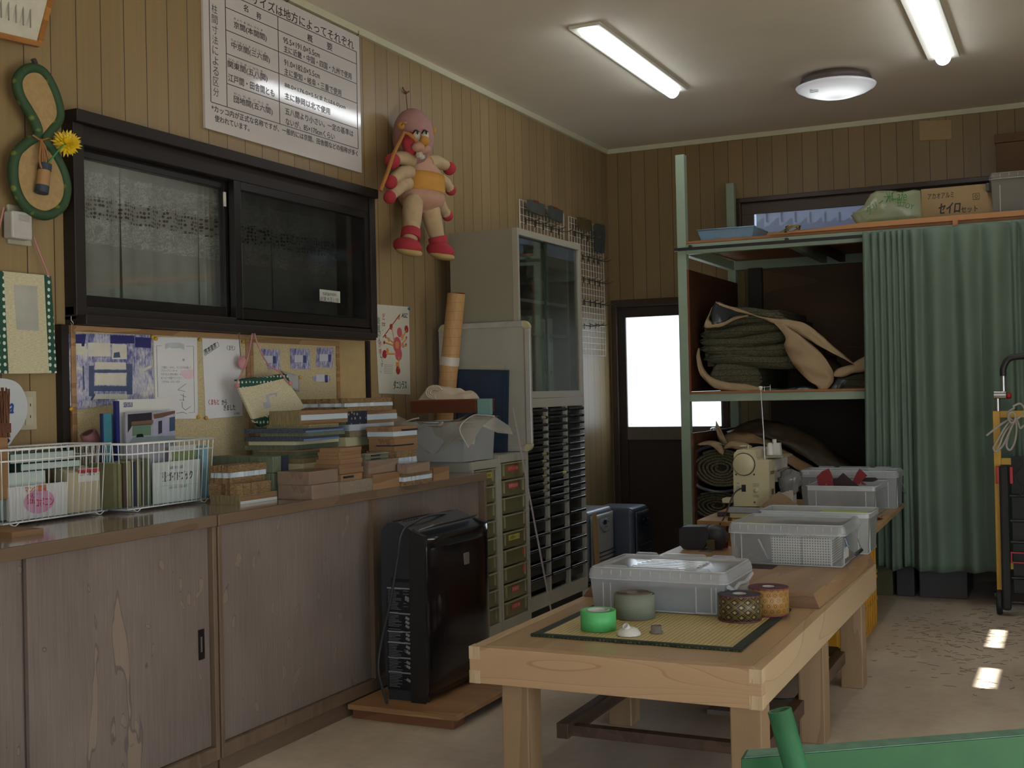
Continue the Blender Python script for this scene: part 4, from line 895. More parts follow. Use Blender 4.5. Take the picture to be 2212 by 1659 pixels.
pq('white_wall_print', [(331,895),(378,888),(378,940),(331,942)], '#9C9CB4'); pq('doorway_print', [(342,910),(350,908),(350,935),(342,938)], '#3A3840', .0008); pq('bookshelf_print', [(366,902),(378,900),(378,930),(366,932)], '#3E4E6A', .0008)
pq('roof_print', [(331,895),(378,887),(378,893),(350,902),(333,905)], '#6A4E44', .001); pq('mat_floor_print', [(276,960),(288,944),(378,941),(379,960)], '#7E8890', .0006); pq('lamp_print', [(296,938),(308,937),(311,944),(294,945)], '#141416', .0012)
m = MB(); l1(m, 'DAIKEN', 356, 901, 373, .012, 0, xc+.0012); m.build('lettering', W_, t)
for k, (u0, u1, v, col, lab) in enumerate(((222, 238, 893, '#3E7A8C', 'thin turquoise brochure standing left in the right basket'), (232, 240, 898, '#2C4A44', 'thin dark green catalogue left of the white brochure'), (240, 258, 894, '#A6A8B2', 'thin white catalogue with a dark blue spine left of the white brochure'))):
    x_ = XI2-.085-.016*k
    t = thing('catalogue', lab, 'catalogue', (x_, onX((u0+u1)/2, 950, x_).y, BZ), 'catalogues standing in the right basket')
    m = MB(); m.box(x_-.008, x_, onX(u0, 950, x_).y, onX(u1, 950, x_).y+.008, BZ, onX(u0, v, x_).z); m.build('cover', plain(col, .4), t)
    m = MB(); m.box(x_-.009, x_+.001, onX(u0, 950, x_).y-.003, onX(u0, 950, x_).y+.004, BZ, onX(u0, v, x_).z-.001); m.build('spine', plain('#25305E', .4), t)
    if k == 2: m = MB(); l1(m, 'SE', 249, 912, 257, .014, .0006, x_+.0006); m.build('lettering', M_INK, t)
t = thing('guidebook', 'white guidebook with a big black katakana title, front of the right basket', 'book', (XI2, Y2(380), BZ))
m = MB(); m.box(XI2-.006, XI2, Y2(332), Y2(433), BZ, onX(380, 996, XI2).z); m.build('cover', plain('#BFC9C6', .5, var=.02, name='pale_cover'), t)
m = MB(); l1(m, 'ガイドブック', 362, 1040, 416, .032, .002, XI2+.0006); l1(m, '畳', 351, 1041, 359, .034, .001, XI2+.0006); l1(m, '私達は和のある国派', 367, 1014, 398, .012, 0, XI2+.0006); l1(m, '畳のおハナシ 入と仙輪の引き', 363, 1057, 408, .01, 0, XI2+.0006); m.build('lettering', M_INK, t)
m = MB()
for v in (1021, 1048): m.tube([onX(346, v+2, XI2+.0004), onX(425, v-4, XI2+.0004)], .0005, 4)
m.build('ruled_lines', plain('#6A7470', .5), t)
bc = [('#6A684A', 'olive'), ('#787652', 'pale olive'), ('#4A3A2E', 'dark brown'), ('#8E8A64', 'straw-coloured'), ('#2A3040', 'dark navy'), ('#7C7A5A', 'khaki'), ('#585640', 'brownish olive'), ('#6E7A60', 'sage green')]
for k in range(8):
    u0 = 248+k*10.5; x_ = XI2-.012
    t = thing('booklet', ['worn %s booklet standing %s in the right basket' % (bc[k][1], ('leftmost', 'second from the left', 'third from the left', 'in the left middle', 'in the middle', 'in the right middle', 'just left of the olive block', 'next to the white guidebook')[k])][0], 'book', (x_-.03, Y2(u0), BZ), 'booklets in the right basket')
    m = MB(); h_ = onX(u0, 1000-k*1.2+(4 if k == 2 else 0)+rnd.uniform(-3, 3), x_).z; m.cbox((x_-.05, Y2(u0)+.011, (BZ+h_)/2), (.1, .016, h_-BZ-.003), (0, 0, R_(4))); m.build('cover', plain(bc[k][0], .7, var=.15), t)
    m = MB(); m.cbox((x_-.05, Y2(u0)+.011, h_-.001), (.094, .011, .003), (0, 0, R_(4))); m.build('page_edges', plain('#A09A82', .7), t)
t = thing('document_folder', 'light blue plastic folder at the right end of the right basket', 'folder', (XI2-.06, Y2(440), BZ))
m = MB(); x_ = XI2-.01; m.box(x_-.09, x_, onX(437, 1000, x_).y, onX(450, 1000, x_).y, BZ, onX(440, 963, x_).z); m.build('folder_body', plain('#7FA9B8', .35, name='light_blue_plastic'), t)
m = MB(); m.box(x_-.1, x_-.002, onX(433, 1000, x_).y-.004, onX(436, 1000, x_).y, BZ, onX(434, 985, x_).z); m.build('grey_divider', plain('#6E7C80', .5), t)
t = thing('loose_sheets', 'white sheets with a green edge standing behind the guidebook', 'paper', (XI2-.04, Y2(400), BZ))
m = MB(); x_ = XI2-.03; m.box(x_-.003, x_, onX(366, 960, x_).y, onX(424, 960, x_).y, BZ, onX(380, 963, x_).z); m.build('white_sheet', W_, t); m = MB(); m.box(x_, x_+.002, onX(371, 965, x_).y, onX(424, 965, x_).y, BZ, onX(380, 972, x_).z); m.build('green_sheet', plain('#7C8A5C', .6), t)
t = thing('fabric_roll', 'dusty pink rolled sheet leaning between the two wire baskets', 'roll', (XW+.15, Y1(236), CT))
pa, pb = onX(190, 935, XW+.11), Vector((XW+.13, onX(262, 1085, XW+.13).y, CT+.03)); m = MB(); m.tube([pa, pb], .030, 20); m.build('rolled_sheet', plain('#98686A', .6, var=.04, name='dusty_pink'), t)
m = MB(); dv = (pa-pb).normalized(); m.tube([pa+dv*.001, pa+dv*.002], .02, 16); m.build('roll_end', plain('#4E3234', .7), t)
t = thing('wooden_block', 'small orange-brown wood piece at the left edge of the counter', 'wood block', onZ(18, 1160, CT)); m = MB(); m.box(onZ(10, 1150, CT).x-.03, onZ(10, 1165, CT).x, onZ(0, 1150, CT).y-.1, onZ(38, 1150, CT).y, CT, CT+.016); m.build('block', MS['brown'], t)
# ================================================================== STEEL CABINETS, DRAWERS, PURIFIER
M_STEEL = plain('#8B8675', .42, var=.03, scale=4, bump=.02, name='greige_steel'); M_STEELB = plain('#9B978A', .4, var=.03, scale=4, bump=.02, name='pale_grey_steel')
SX_, SY0_, SY1_, SB = -2.69, 5.77, 6.675, XW+.12
ZU, ZM, Z0c = 2.128, 1.208, .05
# ---- upper cabinet with sliding glass
t = thing('glass_cabinet', 'grey steel cabinet with sliding glass doors, stacked on the tray cabinet', 'cabinet', ((SX_+SB)/2, (SY0_+SY1_)/2, ZM+.01))
b = MB(); w = .016
b.box(SB, SX_, SY0_, SY0_+w, ZM+.002, ZU); b.box(SB, SX_, SY1_-w, SY1_, ZM+.002, ZU); b.box(SB, SX_, SY0_+w, SY1_-w, ZU-.02, ZU); b.box(SB, SX_, SY0_+w, SY1_-w, ZM+.002, ZM+.03); b.box(SB, SB+.012, SY0_+w, SY1_-w, ZM+.03, ZU-.02)
b.build('body', M_STEEL, t, bevel=.002)
b = MB(); f = .03
b.box(SX_-.03, SX_+.004, SY0_-.0012, SY0_+.02, ZM+.003, ZU+.002); b.box(SX_-.03, SX_+.004, SY1_-.034, SY1_, ZM+.002, ZU+.002); b.box(SX_-.03, SX_+.004, SY0_+.02, SY1_-.034, ZU-.035, ZU+.002); b.box(SX_-.03, SX_+.004, SY0_+.02, SY1_-.034, ZM+.002, ZM+.04)
b.build('front_frame', M_STEELB, t, bevel=.002)
M_CGL = clear('cabinet_glass', '#F2F6F2', .93, .02, '#3C403C', .2, gloss=1.0)
ymid = onX(1185, 700, SX_).y
for k, (a, c_, dx) in enumerate(((SY0_+.02, ymid+.02, .022), (ymid-.01, SY1_-.03, .012))):
    g_ = MB(); g_.box(SX_-dx-.002, SX_-dx+.002, a, c_, ZM+.04, ZU-.035); o = g_.build('sliding_glass_door', M_CGL, t)
    e = MB(); ye = c_ if k == 0 else a; e.box(SX_-dx-.003, SX_-dx+.003, ye-.003, ye+.003, ZM+.04, ZU-.035); e.build('glass_edge', plain('#1C2E26', .2, name='green_glass_edge'), o)
for u, v, nm in ((1190, 655, 0), (1190, 722, 0)):
    z = onX(1200, v, SX_-.05).z; s_ = MB(); s_.box(SB+.012, SX_-.045, SY0_+w, SY1_-.09, z-.018, z); s_.build('shelf', M_STEELB, t, bevel=.001)
s_ = MB(); s_.box(SB+.012, SX_-.04, SY1_-.12, SY1_-.10, ZM+.03, ZU-.02); s_.build('side_channel', M_STEELB, t)
s1z, s2z = onX(1200, 655, SX_-.05).z, onX(1200, 722, SX_-.05).z
def simple(name, label, cat, mb, mat, group=None, **kw): return tag(mb.build(name, mat, **kw), label, cat, group)
b = MB(); b.cbox((SX_-.2, 5.90, s1z+.162), (.22, .006, .32), (0, 0, R_(8))); simple('white_board_sheet', 'white panel standing at the left of the top cabinet shelf', 'panel', b, plain('#A9A9A2', .5))
b = MB(); b.tube([(SX_-.12, 5.96, s1z+.002), (SX_-.12, 5.96, s1z+.32)], .012, 10); simple('rolled_poster', 'thin upright tube behind the cabinet glass', 'tube', b, plain('#8E8A82', .5))
t2_ = thing('feather_duster', 'dark bushy brush with a wooden handle on the top cabinet shelf', 'brush', (SX_-.12, 6.2, s1z))
b = MB(); b.ball((SX_-.15, 6.06, s1z+.185), .085, (.8, .8, 1.9), n=16, bumpy=.25); b.build('bristles', plain('#2E2824', .85, name='dark_bristle'), t2_)
b = MB(); b.tube([(SX_-.13, 6.12, s1z+.14), (SX_-.09, 6.31, s1z+.012)], [.014, .018], 10); b.build('handle', plain('#5A3F30', .5), t2_)
b = MB(); b.lathe([(0, 0), (.09, 0), (.11, .03), (.1, .1), (.05, .14), (0, .15)], (SX_-.16, 6.32, s1z+.001), n=18); simple('cloth_bundle', 'grey rounded bundle behind the right cabinet glass', 'bundle', b, plain('#6E6A60', .8))
b = MB(); b.ball((SX_-.12, 5.97, s2z+.056), .09, (.8, 1.5, .62), bumpy=.3); simple('plastic_bag', 'clear lumpy plastic bag on the second cabinet shelf', 'bag', b, clear('bag_film', '#FFFFFF', .35, .15, '#B8BCBC', .3))
b = MB(); b.cbox((SX_-.16, 5.99, s2z+.15), (.1, .1, .10), (0.2, .1, .5)); simple('dark_pouch', 'dark pouch on the bag behind the cabinet glass', 'pouch', b, plain('#2C2C2A', .6), bevel=.02)
b = MB(); b.ball((SX_-.14, 6.3, s2z+.03), .05, (.7, 2.3, .55), bumpy=.3); simple('folded_cloth', 'brownish folded cloth on the second cabinet shelf', 'cloth', b, plain('#7C6454', .8))
bz = ZM+.032
for k, (y, h_, th, c_, lab) in enumerate(((5.86, .34, .03, '#50504C', 'dark grey file at the left of the cabinet bottom'), (5.91, .36, .03, '#8E8E8A', 'grey file in the cabinet bottom'), (5.96, .36, .035, '#A2A4A0', 'pale file beside the red-striped one in the cabinet bottom'), (6.02, .43, .06, '#B0B0AA', 'white file with a red half-disc in the cabinet bottom'),
                                          (6.13, .44, .07, '#A8A89E', 'tall cream file left of the glass edge in the cabinet bottom'), (6.23, .42, .05, '#B2B2AC', 'tall white file right of the glass edge in the cabinet bottom'), (6.31, .43, .06, '#B6B4AA', 'tall white binder with small holes in the cabinet bottom'))):
    t3 = thing('document_file', lab, 'file', (SX_-.15, y, bz), 'files in the bottom of the glass cabinet')
    b = MB(); b.box(SX_-.3, SX_-.06, y, y+th, bz, bz+h_); b.build('file_case', plain(c_, .5, var=.03), t3, bevel=.002)
    if k == 3: b = MB(); b.prism([(SX_-.0598, y+.004+.04*math.sin(a_*math.pi/8), bz+.2+.09*math.cos(a_*math.pi/8)) for a_ in range(9)], (.0005, 0, 0)); b.build('red_mark', plain('#8E3030', .5), t3)
    if k == 6:
        b = MB(); b.lathe([(.006, 0), (0, .0004)], (SX_-.0598, y+.03, bz+.3), (1, 0, 0), 10); b.build('finger_hole', M_INK, t3); b = MB(); b.lathe([(.006, 0), (0, .0004)], (SX_-.0598, y+.03, bz+.12), (1, 0, 0), 10); b.build('finger_hole', M_INK, t3)
# ---- tray cabinet: three columns of dark pull-out trays
t = thing('tray_cabinet', 'grey steel cabinet with three columns of dark drawers under the glass cabinet', 'cabinet', ((SX_+SB)/2, (SY0_+SY1_)/2, 0))
b = MB(); b.box(SB, SX_, SY0_, SY0_+w, Z0c, ZM); b.box(SB, SX_, SY1_-w, SY1_, Z0c, ZM); b.box(SB, SX_, SY0_+w, SY1_-w, ZM-.02, ZM); b.box(SB, SX_, SY0_+w, SY1_-w, Z0c, Z0c+.02); b.box(SB, SB+.012, SY0_+w, SY1_-w, Z0c+.02, ZM-.02); b.build('body', M_STEEL, t, bevel=.002)
b = MB(); b.box(SB+.02, SX_-.03, SY0_+.01, SY1_-.01, 0, Z0c); b.build('plinth', plain('#2A2A2A', .6), t)
Ya = [onX(u, 1100, SX_).y for u in (1152, 1183)]
cy = [SY0_, onX(1183, 1000, SX_).y, onX(1225, 1000, SX_).y, SY1_]
b = MB(); b.box(SX_-.02, SX_+.004, SY0_-.0012, SY1_, ZM-.05, ZM+.0008); b.box(SX_-.02, SX_+.004, SY0_-.0012, SY1_, Z0c, Z0c+.075)
b.box(SX_-.02, SX_+.004, SY0_-.0012, SY0_+.016, Z0c+.075, ZM-.05); b.box(SX_-.02, SX_+.004, SY1_-.03, SY1_, Z0c+.075, ZM-.05)
for c_ in cy[1:3]: b.box(SX_-.02, SX_+.004, c_-.013, c_+.013, Z0c+.075, ZM-.05)
b.build('front_frame', M_STEELB, t, bevel=.001)
M_TRAY = plain('#26231F', .3, var=.1, name='smoky_plastic'); M_BAR = plain('#1F1E1E', .12, name='glossy_black_handle'); M_TAGY = plain('#B7A94E', .5, name='yellow_label')
zt_, zb_ = ZM-.055, Z0c+.08
nsh, ndp = 13, 7
for ci in range(3):
    ya, yb = cy[ci]+.016, cy[ci+1]-.016
    if ci == 2: yb -= .015
    unit = (zt_-zb_)/(nsh+ndp*1.95); z = zt_
    for k in range(nsh+ndp-1 if ci else nsh+ndp-1):
        h_ = unit*(1.06 if k < nsh else 2.06); z -= h_
        if z < zb_-.001: z = zb_
        m = MB(); m.box(SX_-.30, SX_-.014, ya, yb, z+.003, z+h_*(.62 if k < nsh else .8)); o = m.build('tray', M_TRAY, t, bevel=.001)
        m = MB(); zz = z+h_-.012; m.tube([(SX_+.006, ya-.001, zz), (SX_+.006, yb+.001, zz)], .0095, 10); m.box(SX_-.014, SX_+.006, ya+.004, yb-.004, zz-.005, zz+.003); m.build('tray_handle', M_BAR, o)
        if (ci == 0 and (k == 1 or 6 <= k <= 14)) or (ci == 1 and k in (5, 6, 9, 13, 14)) or (ci == 2 and k > 15):
            m = MB(); a_ = yb-.085; m.tube([(SX_+.006, a_, zz), (SX_+.006, yb-.03, zz)], .0101, 10); m.build('handle_label', M_TAGY if (ci, k) == (1, 9) else plain('#7A7048' if ci == 0 and k < 12 else '#4A4436', .4), o)
# ---- two slim drawer cabinets
DX = -2.65
M_OLIVE = clear('olive_clear_plastic', '#EFEBCF', .30, .18, '#8C8460', .25); M_REDL = plain('#B23A34', .5, name='red_label')
def drawers(label, y0_, y1_, zt, deep, labels, xb, n=9):
    t = thing('drawer_cabinet', label, 'drawers', ((DX+xb)/2, (y0_+y1_)/2, 0), 'slim drawer cabinets by the counter end')
    b = MB(); w = .014
    b.box(xb, DX, y0_, y0_+w, 0, zt); b.box(xb, DX, y1_-w, y1_, 0, zt); b.box(xb, DX, y0_+w, y1_-w, zt-.015, zt); b.box(xb, xb+.01, y0_+w, y1_-w, 0, zt-.015); b.box(DX-.02, DX+.002, y0_-.0012, y1_+.0012, zt-.04, zt+.001); b.box(DX-.02, DX+.002, y0_-.0012, y1_+.0012, -.0, .085)
    b.box(DX-.02, DX+.002, y0_-.0012, y0_+.022, .085, zt-.04); b.box(DX-.02, DX+.002, y1_-.03, y1_+.0012, .085, zt-.04); b.build('body', M_STEELB, t, bevel=.002)
    ht = (zt-.04-.085)/n
    for k in range(n):
        z1_ = zt-.04-k*ht; z0_ = z1_-ht; ya, yb = y0_+.024, y1_-.032; m = MB()
        m.box(DX-.008, DX-.005, ya, yb, z0_+.004, z1_-.004); m.box(DX-.3, DX-.008, ya, ya+.003, z0_+.004, z1_-.02); m.box(DX-.3, DX-.008, yb-.003, yb, z0_+.004, z1_-.02); m.box(DX-.3, DX-.008, ya, yb, z0_+.004, z0_+.007); o = m.build('drawer', M_OLIVE, t)
        m = MB(); m.box(DX-.006, DX+.006, ya, yb, z1_-.010, z1_-.004); m.box(DX-.005, DX+.003, ya+.03, ya+.034, z0_+.02, z1_-.012); m.box(DX-.005, DX+.003, yb-.034, yb-.03, z0_+.02, z1_-.012); m.build('drawer_lip', plain('#958E6C', .35, name='olive_rim'), o)
        if k in deep:
            m = MB()
            for i in range(7): m.cbox((DX-.05-rnd.random()*.1, ya+.05+(yb-ya-.1)*i/6.5, z0_+.03+rnd.random()*.01), (.06, .03, .035+rnd.random()*.02), (rnd.random(), rnd.random(), rnd.random()*3))
            m.build('contents', plain(deep[k], .6, var=.4, scale=40), o)
        if k in labels:
            s, col, ya_, w_ = labels[k]; m = MB(); yy = y0_+(y1_-y0_)*ya_; zc_ = (z0_+z1_)/2+.008; m.box(DX-.005, DX-.004+.0006, yy, yy+w_, zc_-.014, zc_+.014); l_ = m.build('drawer_label', col, o)
            if w_ > .06: m = MB(); write(m, s, Vector((DX-.0030, yy+.006, zc_-.009)), FR_LEFT, w_-.012, .018); m.build('lettering', M_INK if col is M_TAGY else plain('#D8B0A4', .5, name='pale_ink'), o)
    return t
ZD = .915
D1a, D1b = 5.11, onX(1077, 985, DX).y-.004; D2b = min(onX(1143, 980, DX).y-.004, 5.765)
YD2 = D2b
drawers('slim grey drawer cabinet whose top drawer shows a yellow label, nearer of two', D1a, D1b, ZD-.005, {0: '#5E5A3C'}, {0: ('鉄小釘糸物類', M_TAGY, .25, .15)}, XW+.2)
drawers('slim grey drawer cabinet with red labels on its olive drawers, farther of two', D1b+.006, D2b, ZD+.012, {0: '#7A6444', 3: '#A09A84', 5: '#3A3A38', 6: '#3A4A5A', 2: '#5C5A40'},
        {0: ('ロボテック系類', M_REDL, .3, .13), 1: ('重要留金類', M_REDL, .32, .12), 4: ('小間物シール', M_TAGY, .3, .13), 5: ('色', M_REDL, .76, .045), 6: ('小', M_REDL, .76, .045), 7: ('連番釘', M_REDL, .36, .09), 8: ('小型釘類', M_REDL, .33, .11)}, XW+.2)
b = MB(); yv = D1b
for k in range(5): pass
# ---- whiteboard
XL, XR_ = XW+.06, onY(1144, 692, YD2-.03).x; zw0, zw1 = ZD+.014, onY(1143, 692, YD2-.03).z; yw = YD2-.03
t = thing('whiteboard', 'old whiteboard with silver frame leaning against the steel cabinet', 'whiteboard', ((XL+XR_)/2, yw, zw0))
def rr(x0, x1, z0_, z1_, r, y, n=5):
    out = []
    for cx_, cz_, a0 in ((x1-r, z0_+r, -90), (x1-r, z1_-r, 0), (x0+r, z1_-r, 90), (x0+r, z0_+r, 180)):
        for i in range(n+1): a = R_(a0+90*i/n); out.append(Vector((cx_+r*math.cos(a), y, cz_+r*math.sin(a))))
    return out
b = MB(); b.box(XL+.02, XR_-.02, yw+.004, yw+.012, zw0+.02, zw1-.02); b.build('writing_surface', plain('#A09E92', .3, var=.06, scale=4, bump=.02, name='worn_whiteboard'), t)
M_ALU = plain('#B4B2AC', .35, .3, name='brushed_aluminium')
b = MB(); f_ = .032
b.box(XL+.04, XR_-.04, yw-.004, yw+.018, zw1-f_, zw1); b.box(XL+.04, XR_-.04, yw-.004, yw+.018, zw0, zw0+f_); b.box(XR_-f_, XR_, yw-.004, yw+.018, zw0+.04, zw1-.04); b.box(XL, XL+f_, yw-.004, yw+.018, zw0+.04, zw1-.04); b.build('frame', M_ALU, t, bevel=.003)
for cx_, cz_, a0 in ((XR_-.04, zw1-.04, 0), (XR_-.04, zw0+.04, -90), (XL+.04, zw1-.04, 90), (XL+.04, zw0+.04, 180)):
    o_ = [Vector((cx_+.041*math.cos(R_(a0+90*i/6)), yw-.006, cz_+.041*math.sin(R_(a0+90*i/6)))) for i in range(7)]; i_ = [Vector((cx_+.006*math.cos(R_(a0+90*i/6)), yw-.006, cz_+.006*math.sin(R_(a0+90*i/6)))) for i in range(6, -1, -1)]
    b = MB(); b.prism(o_+i_, (0, .026, 0)); b.build('corner_cap', plain('#B5AD84', .45, name='yellowed_plastic'), t, bevel=.002)
b = MB(); b.box(onY(985, 790, yw-.02).x, onY(1085, 790, yw-.02).x, yw-.008, yw-.004, onY(1085, 800, yw).z, onY(1085, 788, yw).z); b.build('tray_strip', plain('#A9A490', .5), t)
# ---- blue folders
M_BLUEF = plain('#26344A', .5, var=.1, name='dark_blue_cover')
for k, (dy, ul, ur, vt, lab) in enumerate(((.07, 985, 1082, 803, 'front'), (.045, 985, 1090, 801, 'middle'), (.02, 985, 1097, 800, 'rear'))):
    y = yw-.015-dy; x0, x1 = onY(ul, 900, y).x, onY(ur-3, 900, y).x; zt = onY(1080, vt, y).z
    t = thing('document_case', 'large dark blue document case leaning on the whiteboard, %s of three' % lab, 'folder', ((x0+x1)/2, y, ZD+.014), 'blue document cases on the drawer cabinets')
    b = MB(); b.T = Matrix.Translation((x1, y, zw0)) @ Matrix.Rotation(R_(2.5), 4, 'Y') @ Matrix.Translation((-x1, -y, -zw0)); b.box(x0, x1, y-.011, y-.008, zw0, zt); b.box(x0, x1, y+.005, y+.008, zw0, zt); b.box(x0, x0+.004, y-.011, y+.008, zw0, zt); b.build('cover', M_BLUEF, t)
    c = MB(); c.T = b.T; c.box(x0+.004, x1-.008, y-.008, y+.005, zw0+.004, zt-.006); c.build('papers', plain('#A8A286' if k == 1 else '#8A9098', .7, var=.1), t)
# ---- things on the nearer drawer cabinet
yq = onX(1003, 1000, DX).y
bx0, bx1 = onY(895, 980, yq+.03).x, onY(1092, 980, yq+.03).x
t = thing('plastic_crate', 'translucent plastic tub draped with a clear bag on the nearer drawer cabinet', 'tub', ((bx0+bx1)/2, yq+.15, ZD))
M_TUB = clear('cloudy_tub', '#FFFFFF', .35, .3, '#C8CACA', .4)
bx0 = max(bx0, XW+.22); bx1 = DX+.0; zt = onY(1000, 912, yq+.06).z
b = MB(); xa, xb_, ya, yb = bx0, bx1-.01, yq+.01, yq+.33
def tub(b, xa, xb_, ya, yb, z0_, z1_, tp, th=.003):
    for (p, q) in (((xa, ya), (xb_, ya)), ((xb_, ya), (xb_, yb)), ((xb_, yb), (xa, yb)), ((xa, yb), (xa, ya))):
        cx_, cy_ = (xa+xb_)/2, (ya+yb)/2
        def out(p_, k): return (p_[0]+(tp if p_[0] > cx_ else -tp)*k, p_[1]+(tp if p_[1] > cy_ else -tp)*k)
        (ax, ay), (bx_, by_) = out(p, 1), out(q, 1)
        d_ = Vector((q[0]-p[0], q[1]-p[1], 0)).normalized().cross(Vector((0, 0, 1)))*th
        b.prism([(p[0], p[1], z0_), (q[0], q[1], z0_), (bx_, by_, z1_), (ax, ay, z1_)], -d_)
    b.box(xa, xb_, ya, yb, z0_, z0_+th)
tub(b, xa, xb_, ya, yb, ZD, zt, .01); b.build('tub_body', M_TUB, t)
b = MB(); b.tube([(xa-.012, ya-.012, zt), (xb_+.012, ya-.012, zt), (xb_+.012, yb+.012, zt), (xa-.012, yb+.012, zt)], .005, 6, closed=True); b.build('rim', plain('#B9B9B4', .4), t)
bag = thing('clear_plastic_bag', 'cloudy clear plastic bag with white edge spread over the tub', 'bag', ((xa+xb_)/2, ya, zt))
M_BAG = clear('cloudy_film', '#FFFFFF', .52, .2, '#D8D2C4', .45)
b = MB()
def bagf(u_, v_):
    x = xa-.12+(xb_-xa+.2)*u_; s_ = v_*2
    n = mnoise.noise(Vector((u_*3.1, v_*3.3, 1.7)))*.05+mnoise.noise(Vector((u_*9, v_*8, 4)))*.012
    if s_ < 1: return (x+n*.3, ya-.022-.02*math.sin(u_*7+1)+n*.6, zt+.01-.13*(1-s_)*(1-.25*math.sin(u_*9))+abs(n)*.4)
    return (x+n, ya-.02+(s_-1)*.3, zt+.012+.025*math.sin(u_*5+v_*4)+n*.6)
b.grid(bagf, 40, 26); b.build('film', M_BAG, bag)
def bgp(u, v, y): return onY(u, v, y)
b = MB(); yb_ = ya-.035
fl = [bgp(1000, 925, yb_), bgp(1018, 899, yb_), bgp(1068, 899, yb_), bgp(1100, 920, yb_+.02), bgp(1108, 938, yb_+.03), bgp(1075, 935, yb_), bgp(1045, 915, yb_-.01), bgp(1012, 967, yb_-.01), bgp(993, 926, yb_-.01)]
c_ = sum(fl, Vector((0, 0, 0)))/len(fl)+Vector((0, -.02, .01))
for i in range(len(fl)): b.face([c_, fl[i], fl[(i+1) % len(fl)]])
b.build('film_flap', M_BAG, bag)
b = MB(); b.tube(spline([fl[7], fl[8], fl[1], (fl[1]+fl[2])/2+Vector((0, 0, .005)), fl[2]], 5), .0028, 6); b.build('white_edge', plain('#C4BCB4', .5), bag)
b = MB(); b.tube(spline([bgp(862, 930, yb_), bgp(872, 914, yb_), bgp(890, 906, yb_), bgp(905, 903, yb_)], 5), .003, 6); b.build('white_handle', plain('#C4BCB4', .5), bag)
t = thing('wooden_box', 'dark reddish wooden box sitting in the plastic bag', 'box', onY(950, 905, yq+.1))
yw_ = yq+.08; x0, x1 = onY(887, 880, yw_).x, onY(1026, 880, yw_).x; z0_, z1_ = zt+.045, onY(950, 864, yw_).z
zsup = z0_
b = MB(); b.box(x0, x1, yw_, yw_+.012, z0_, z1_-.006); b.box(x0, x1, yw_+.2, yw_+.212, z0_, z1_-.006); b.box(x0, x0+.01, yw_+.012, yw_+.2, z0_, z1_-.006); b.box(x1-.01, x1, yw_+.012, yw_+.2, z0_, z1_-.006); b.box(x0+.01, x1-.01, yw_+.012, yw_+.2, z0_, z0_+.01); M_RW = wood('#5E3220', '#4A2618', 'x', .35, 9, 5, 'red_brown_wood'); b.build('box_body', M_RW, t)
b = MB(); b.box(x0-.002, x1+.002, yw_-.003, yw_+.215, z1_-.006, z1_); b.build('lid', wood('#6E3E28', '#5A3020', 'x', .35, 9, 5, 'red_brown_lid'), t, bevel=.001)
b = MB(); b.box(x1+.003, onY(1054, 880, yw_).x, yw_+.02, yw_+.05, z0_-.01, z1_+.002); simple('teal_box', 'pale teal card box end between the wooden box and the blue cases', 'box', b, plain('#6E9490', .5, var=.04, name='teal_card'))
t = thing('towel', 'crumpled cream towel on the dark wooden box', 'towel', onY(970, 860, yw_+.1))
b = MB(); tx0, tx1 = onY(916, 850, yw_+.08).x, onY(1016, 850, yw_+.08).x
def tw(u_, v_):
    x = tx0+(tx1-tx0)*u_; y = yw_+.02+.16*v_; e = math.sin(math.pi*min(max(v_, 0), 1))**.4*math.sin(math.pi*u_)**.25
    top = .075*(.75+.35*math.sin(u_*5.2+.4)*math.cos(v_*2))+.02*mnoise.noise(Vector((u_*5, v_*5, 2)))
    return (x, y, z1_+.002+max(0, top*e))
b.grid(tw, 34, 22); b.build('folded_cloth', plain('#B9A994', .85, var=.06, scale=70, bump=.3, name='cream_terry'), t)
b = MB()
for r_ in (.018, .027, .036):
    c_ = Vector((tx0+(tx1-tx0)*.38, yw_+.012, z1_+.038)); b.tube([c_+Vector((r_*1.3*math.cos(a_), -.004, r_*math.sin(a_)*.9)) for a_ in [R_(20+i*26) for i in range(11)]], .005, 6)
b.build('rolled_edge', plain('#C2B49E', .85, bump=.3), t)
# ---- rolled orange mat leaning in the corner behind
t = thing('rolled_mat', 'tall orange-tan rolled mat tied with white tape, leaning beside the steel cabinet', 'rolled mat', onY(965, 860, 5.6))
ym_ = 5.55; pt, pb = onY(986, 634, ym_), onY(960, 900, ym_); pb = pb+(pb-pt)*.35
if pb.z < ZD+.02: pb = pt+(pb-pt)*((pt.z-ZD-.03)/(pt.z-pb.z))
R0 = .048; b = MB(); ax_ = (pt-pb).normalized(); b.tube([pb, pt], R0, 28); M_MATR = checker2('orange_mat', lambda: None) if False else None
def _om():
    t_ = NT('orange_rush_mat'); s = t_.sep(); f_ = t_.math('FRACT', t_.math('MULTIPLY', s[2], 22)); ln = t_.math('LESS_THAN', f_, .05)
    n = t_.noise(t_.mapping((30, 30, 2)), 6, 3); t_.base(t_.mix(t_.math('MULTIPLY', ln, .45), t_.ramp(n, [(.3, '#A8804F'), (.7, '#BA9262')]), '#6E4E2C')); t_.b.inputs['Roughness'].default_value = .6; return t_.m
b.build('mat', _om(), t)
b = MB(); a_ = onY(975, 782, ym_); k_ = (a_-pb).dot(ax_); b.tube([pb+ax_*(k_-.02), pb+ax_*(k_+.025)], R0+.003, 24); b.build('white_tape', plain('#C5BDB0', .4), t)
b = MB()
for r_ in (.044, .034, .024, .014): b.tube([pt+ax_*.002+ax_.orthogonal().normalized()*0+Vector((r_*math.cos(i*.5), r_*math.sin(i*.5), 0)) for i in range(13)], .0025, 5, closed=True)
b.build('roll_end', plain('#8A5E34', .7), t)
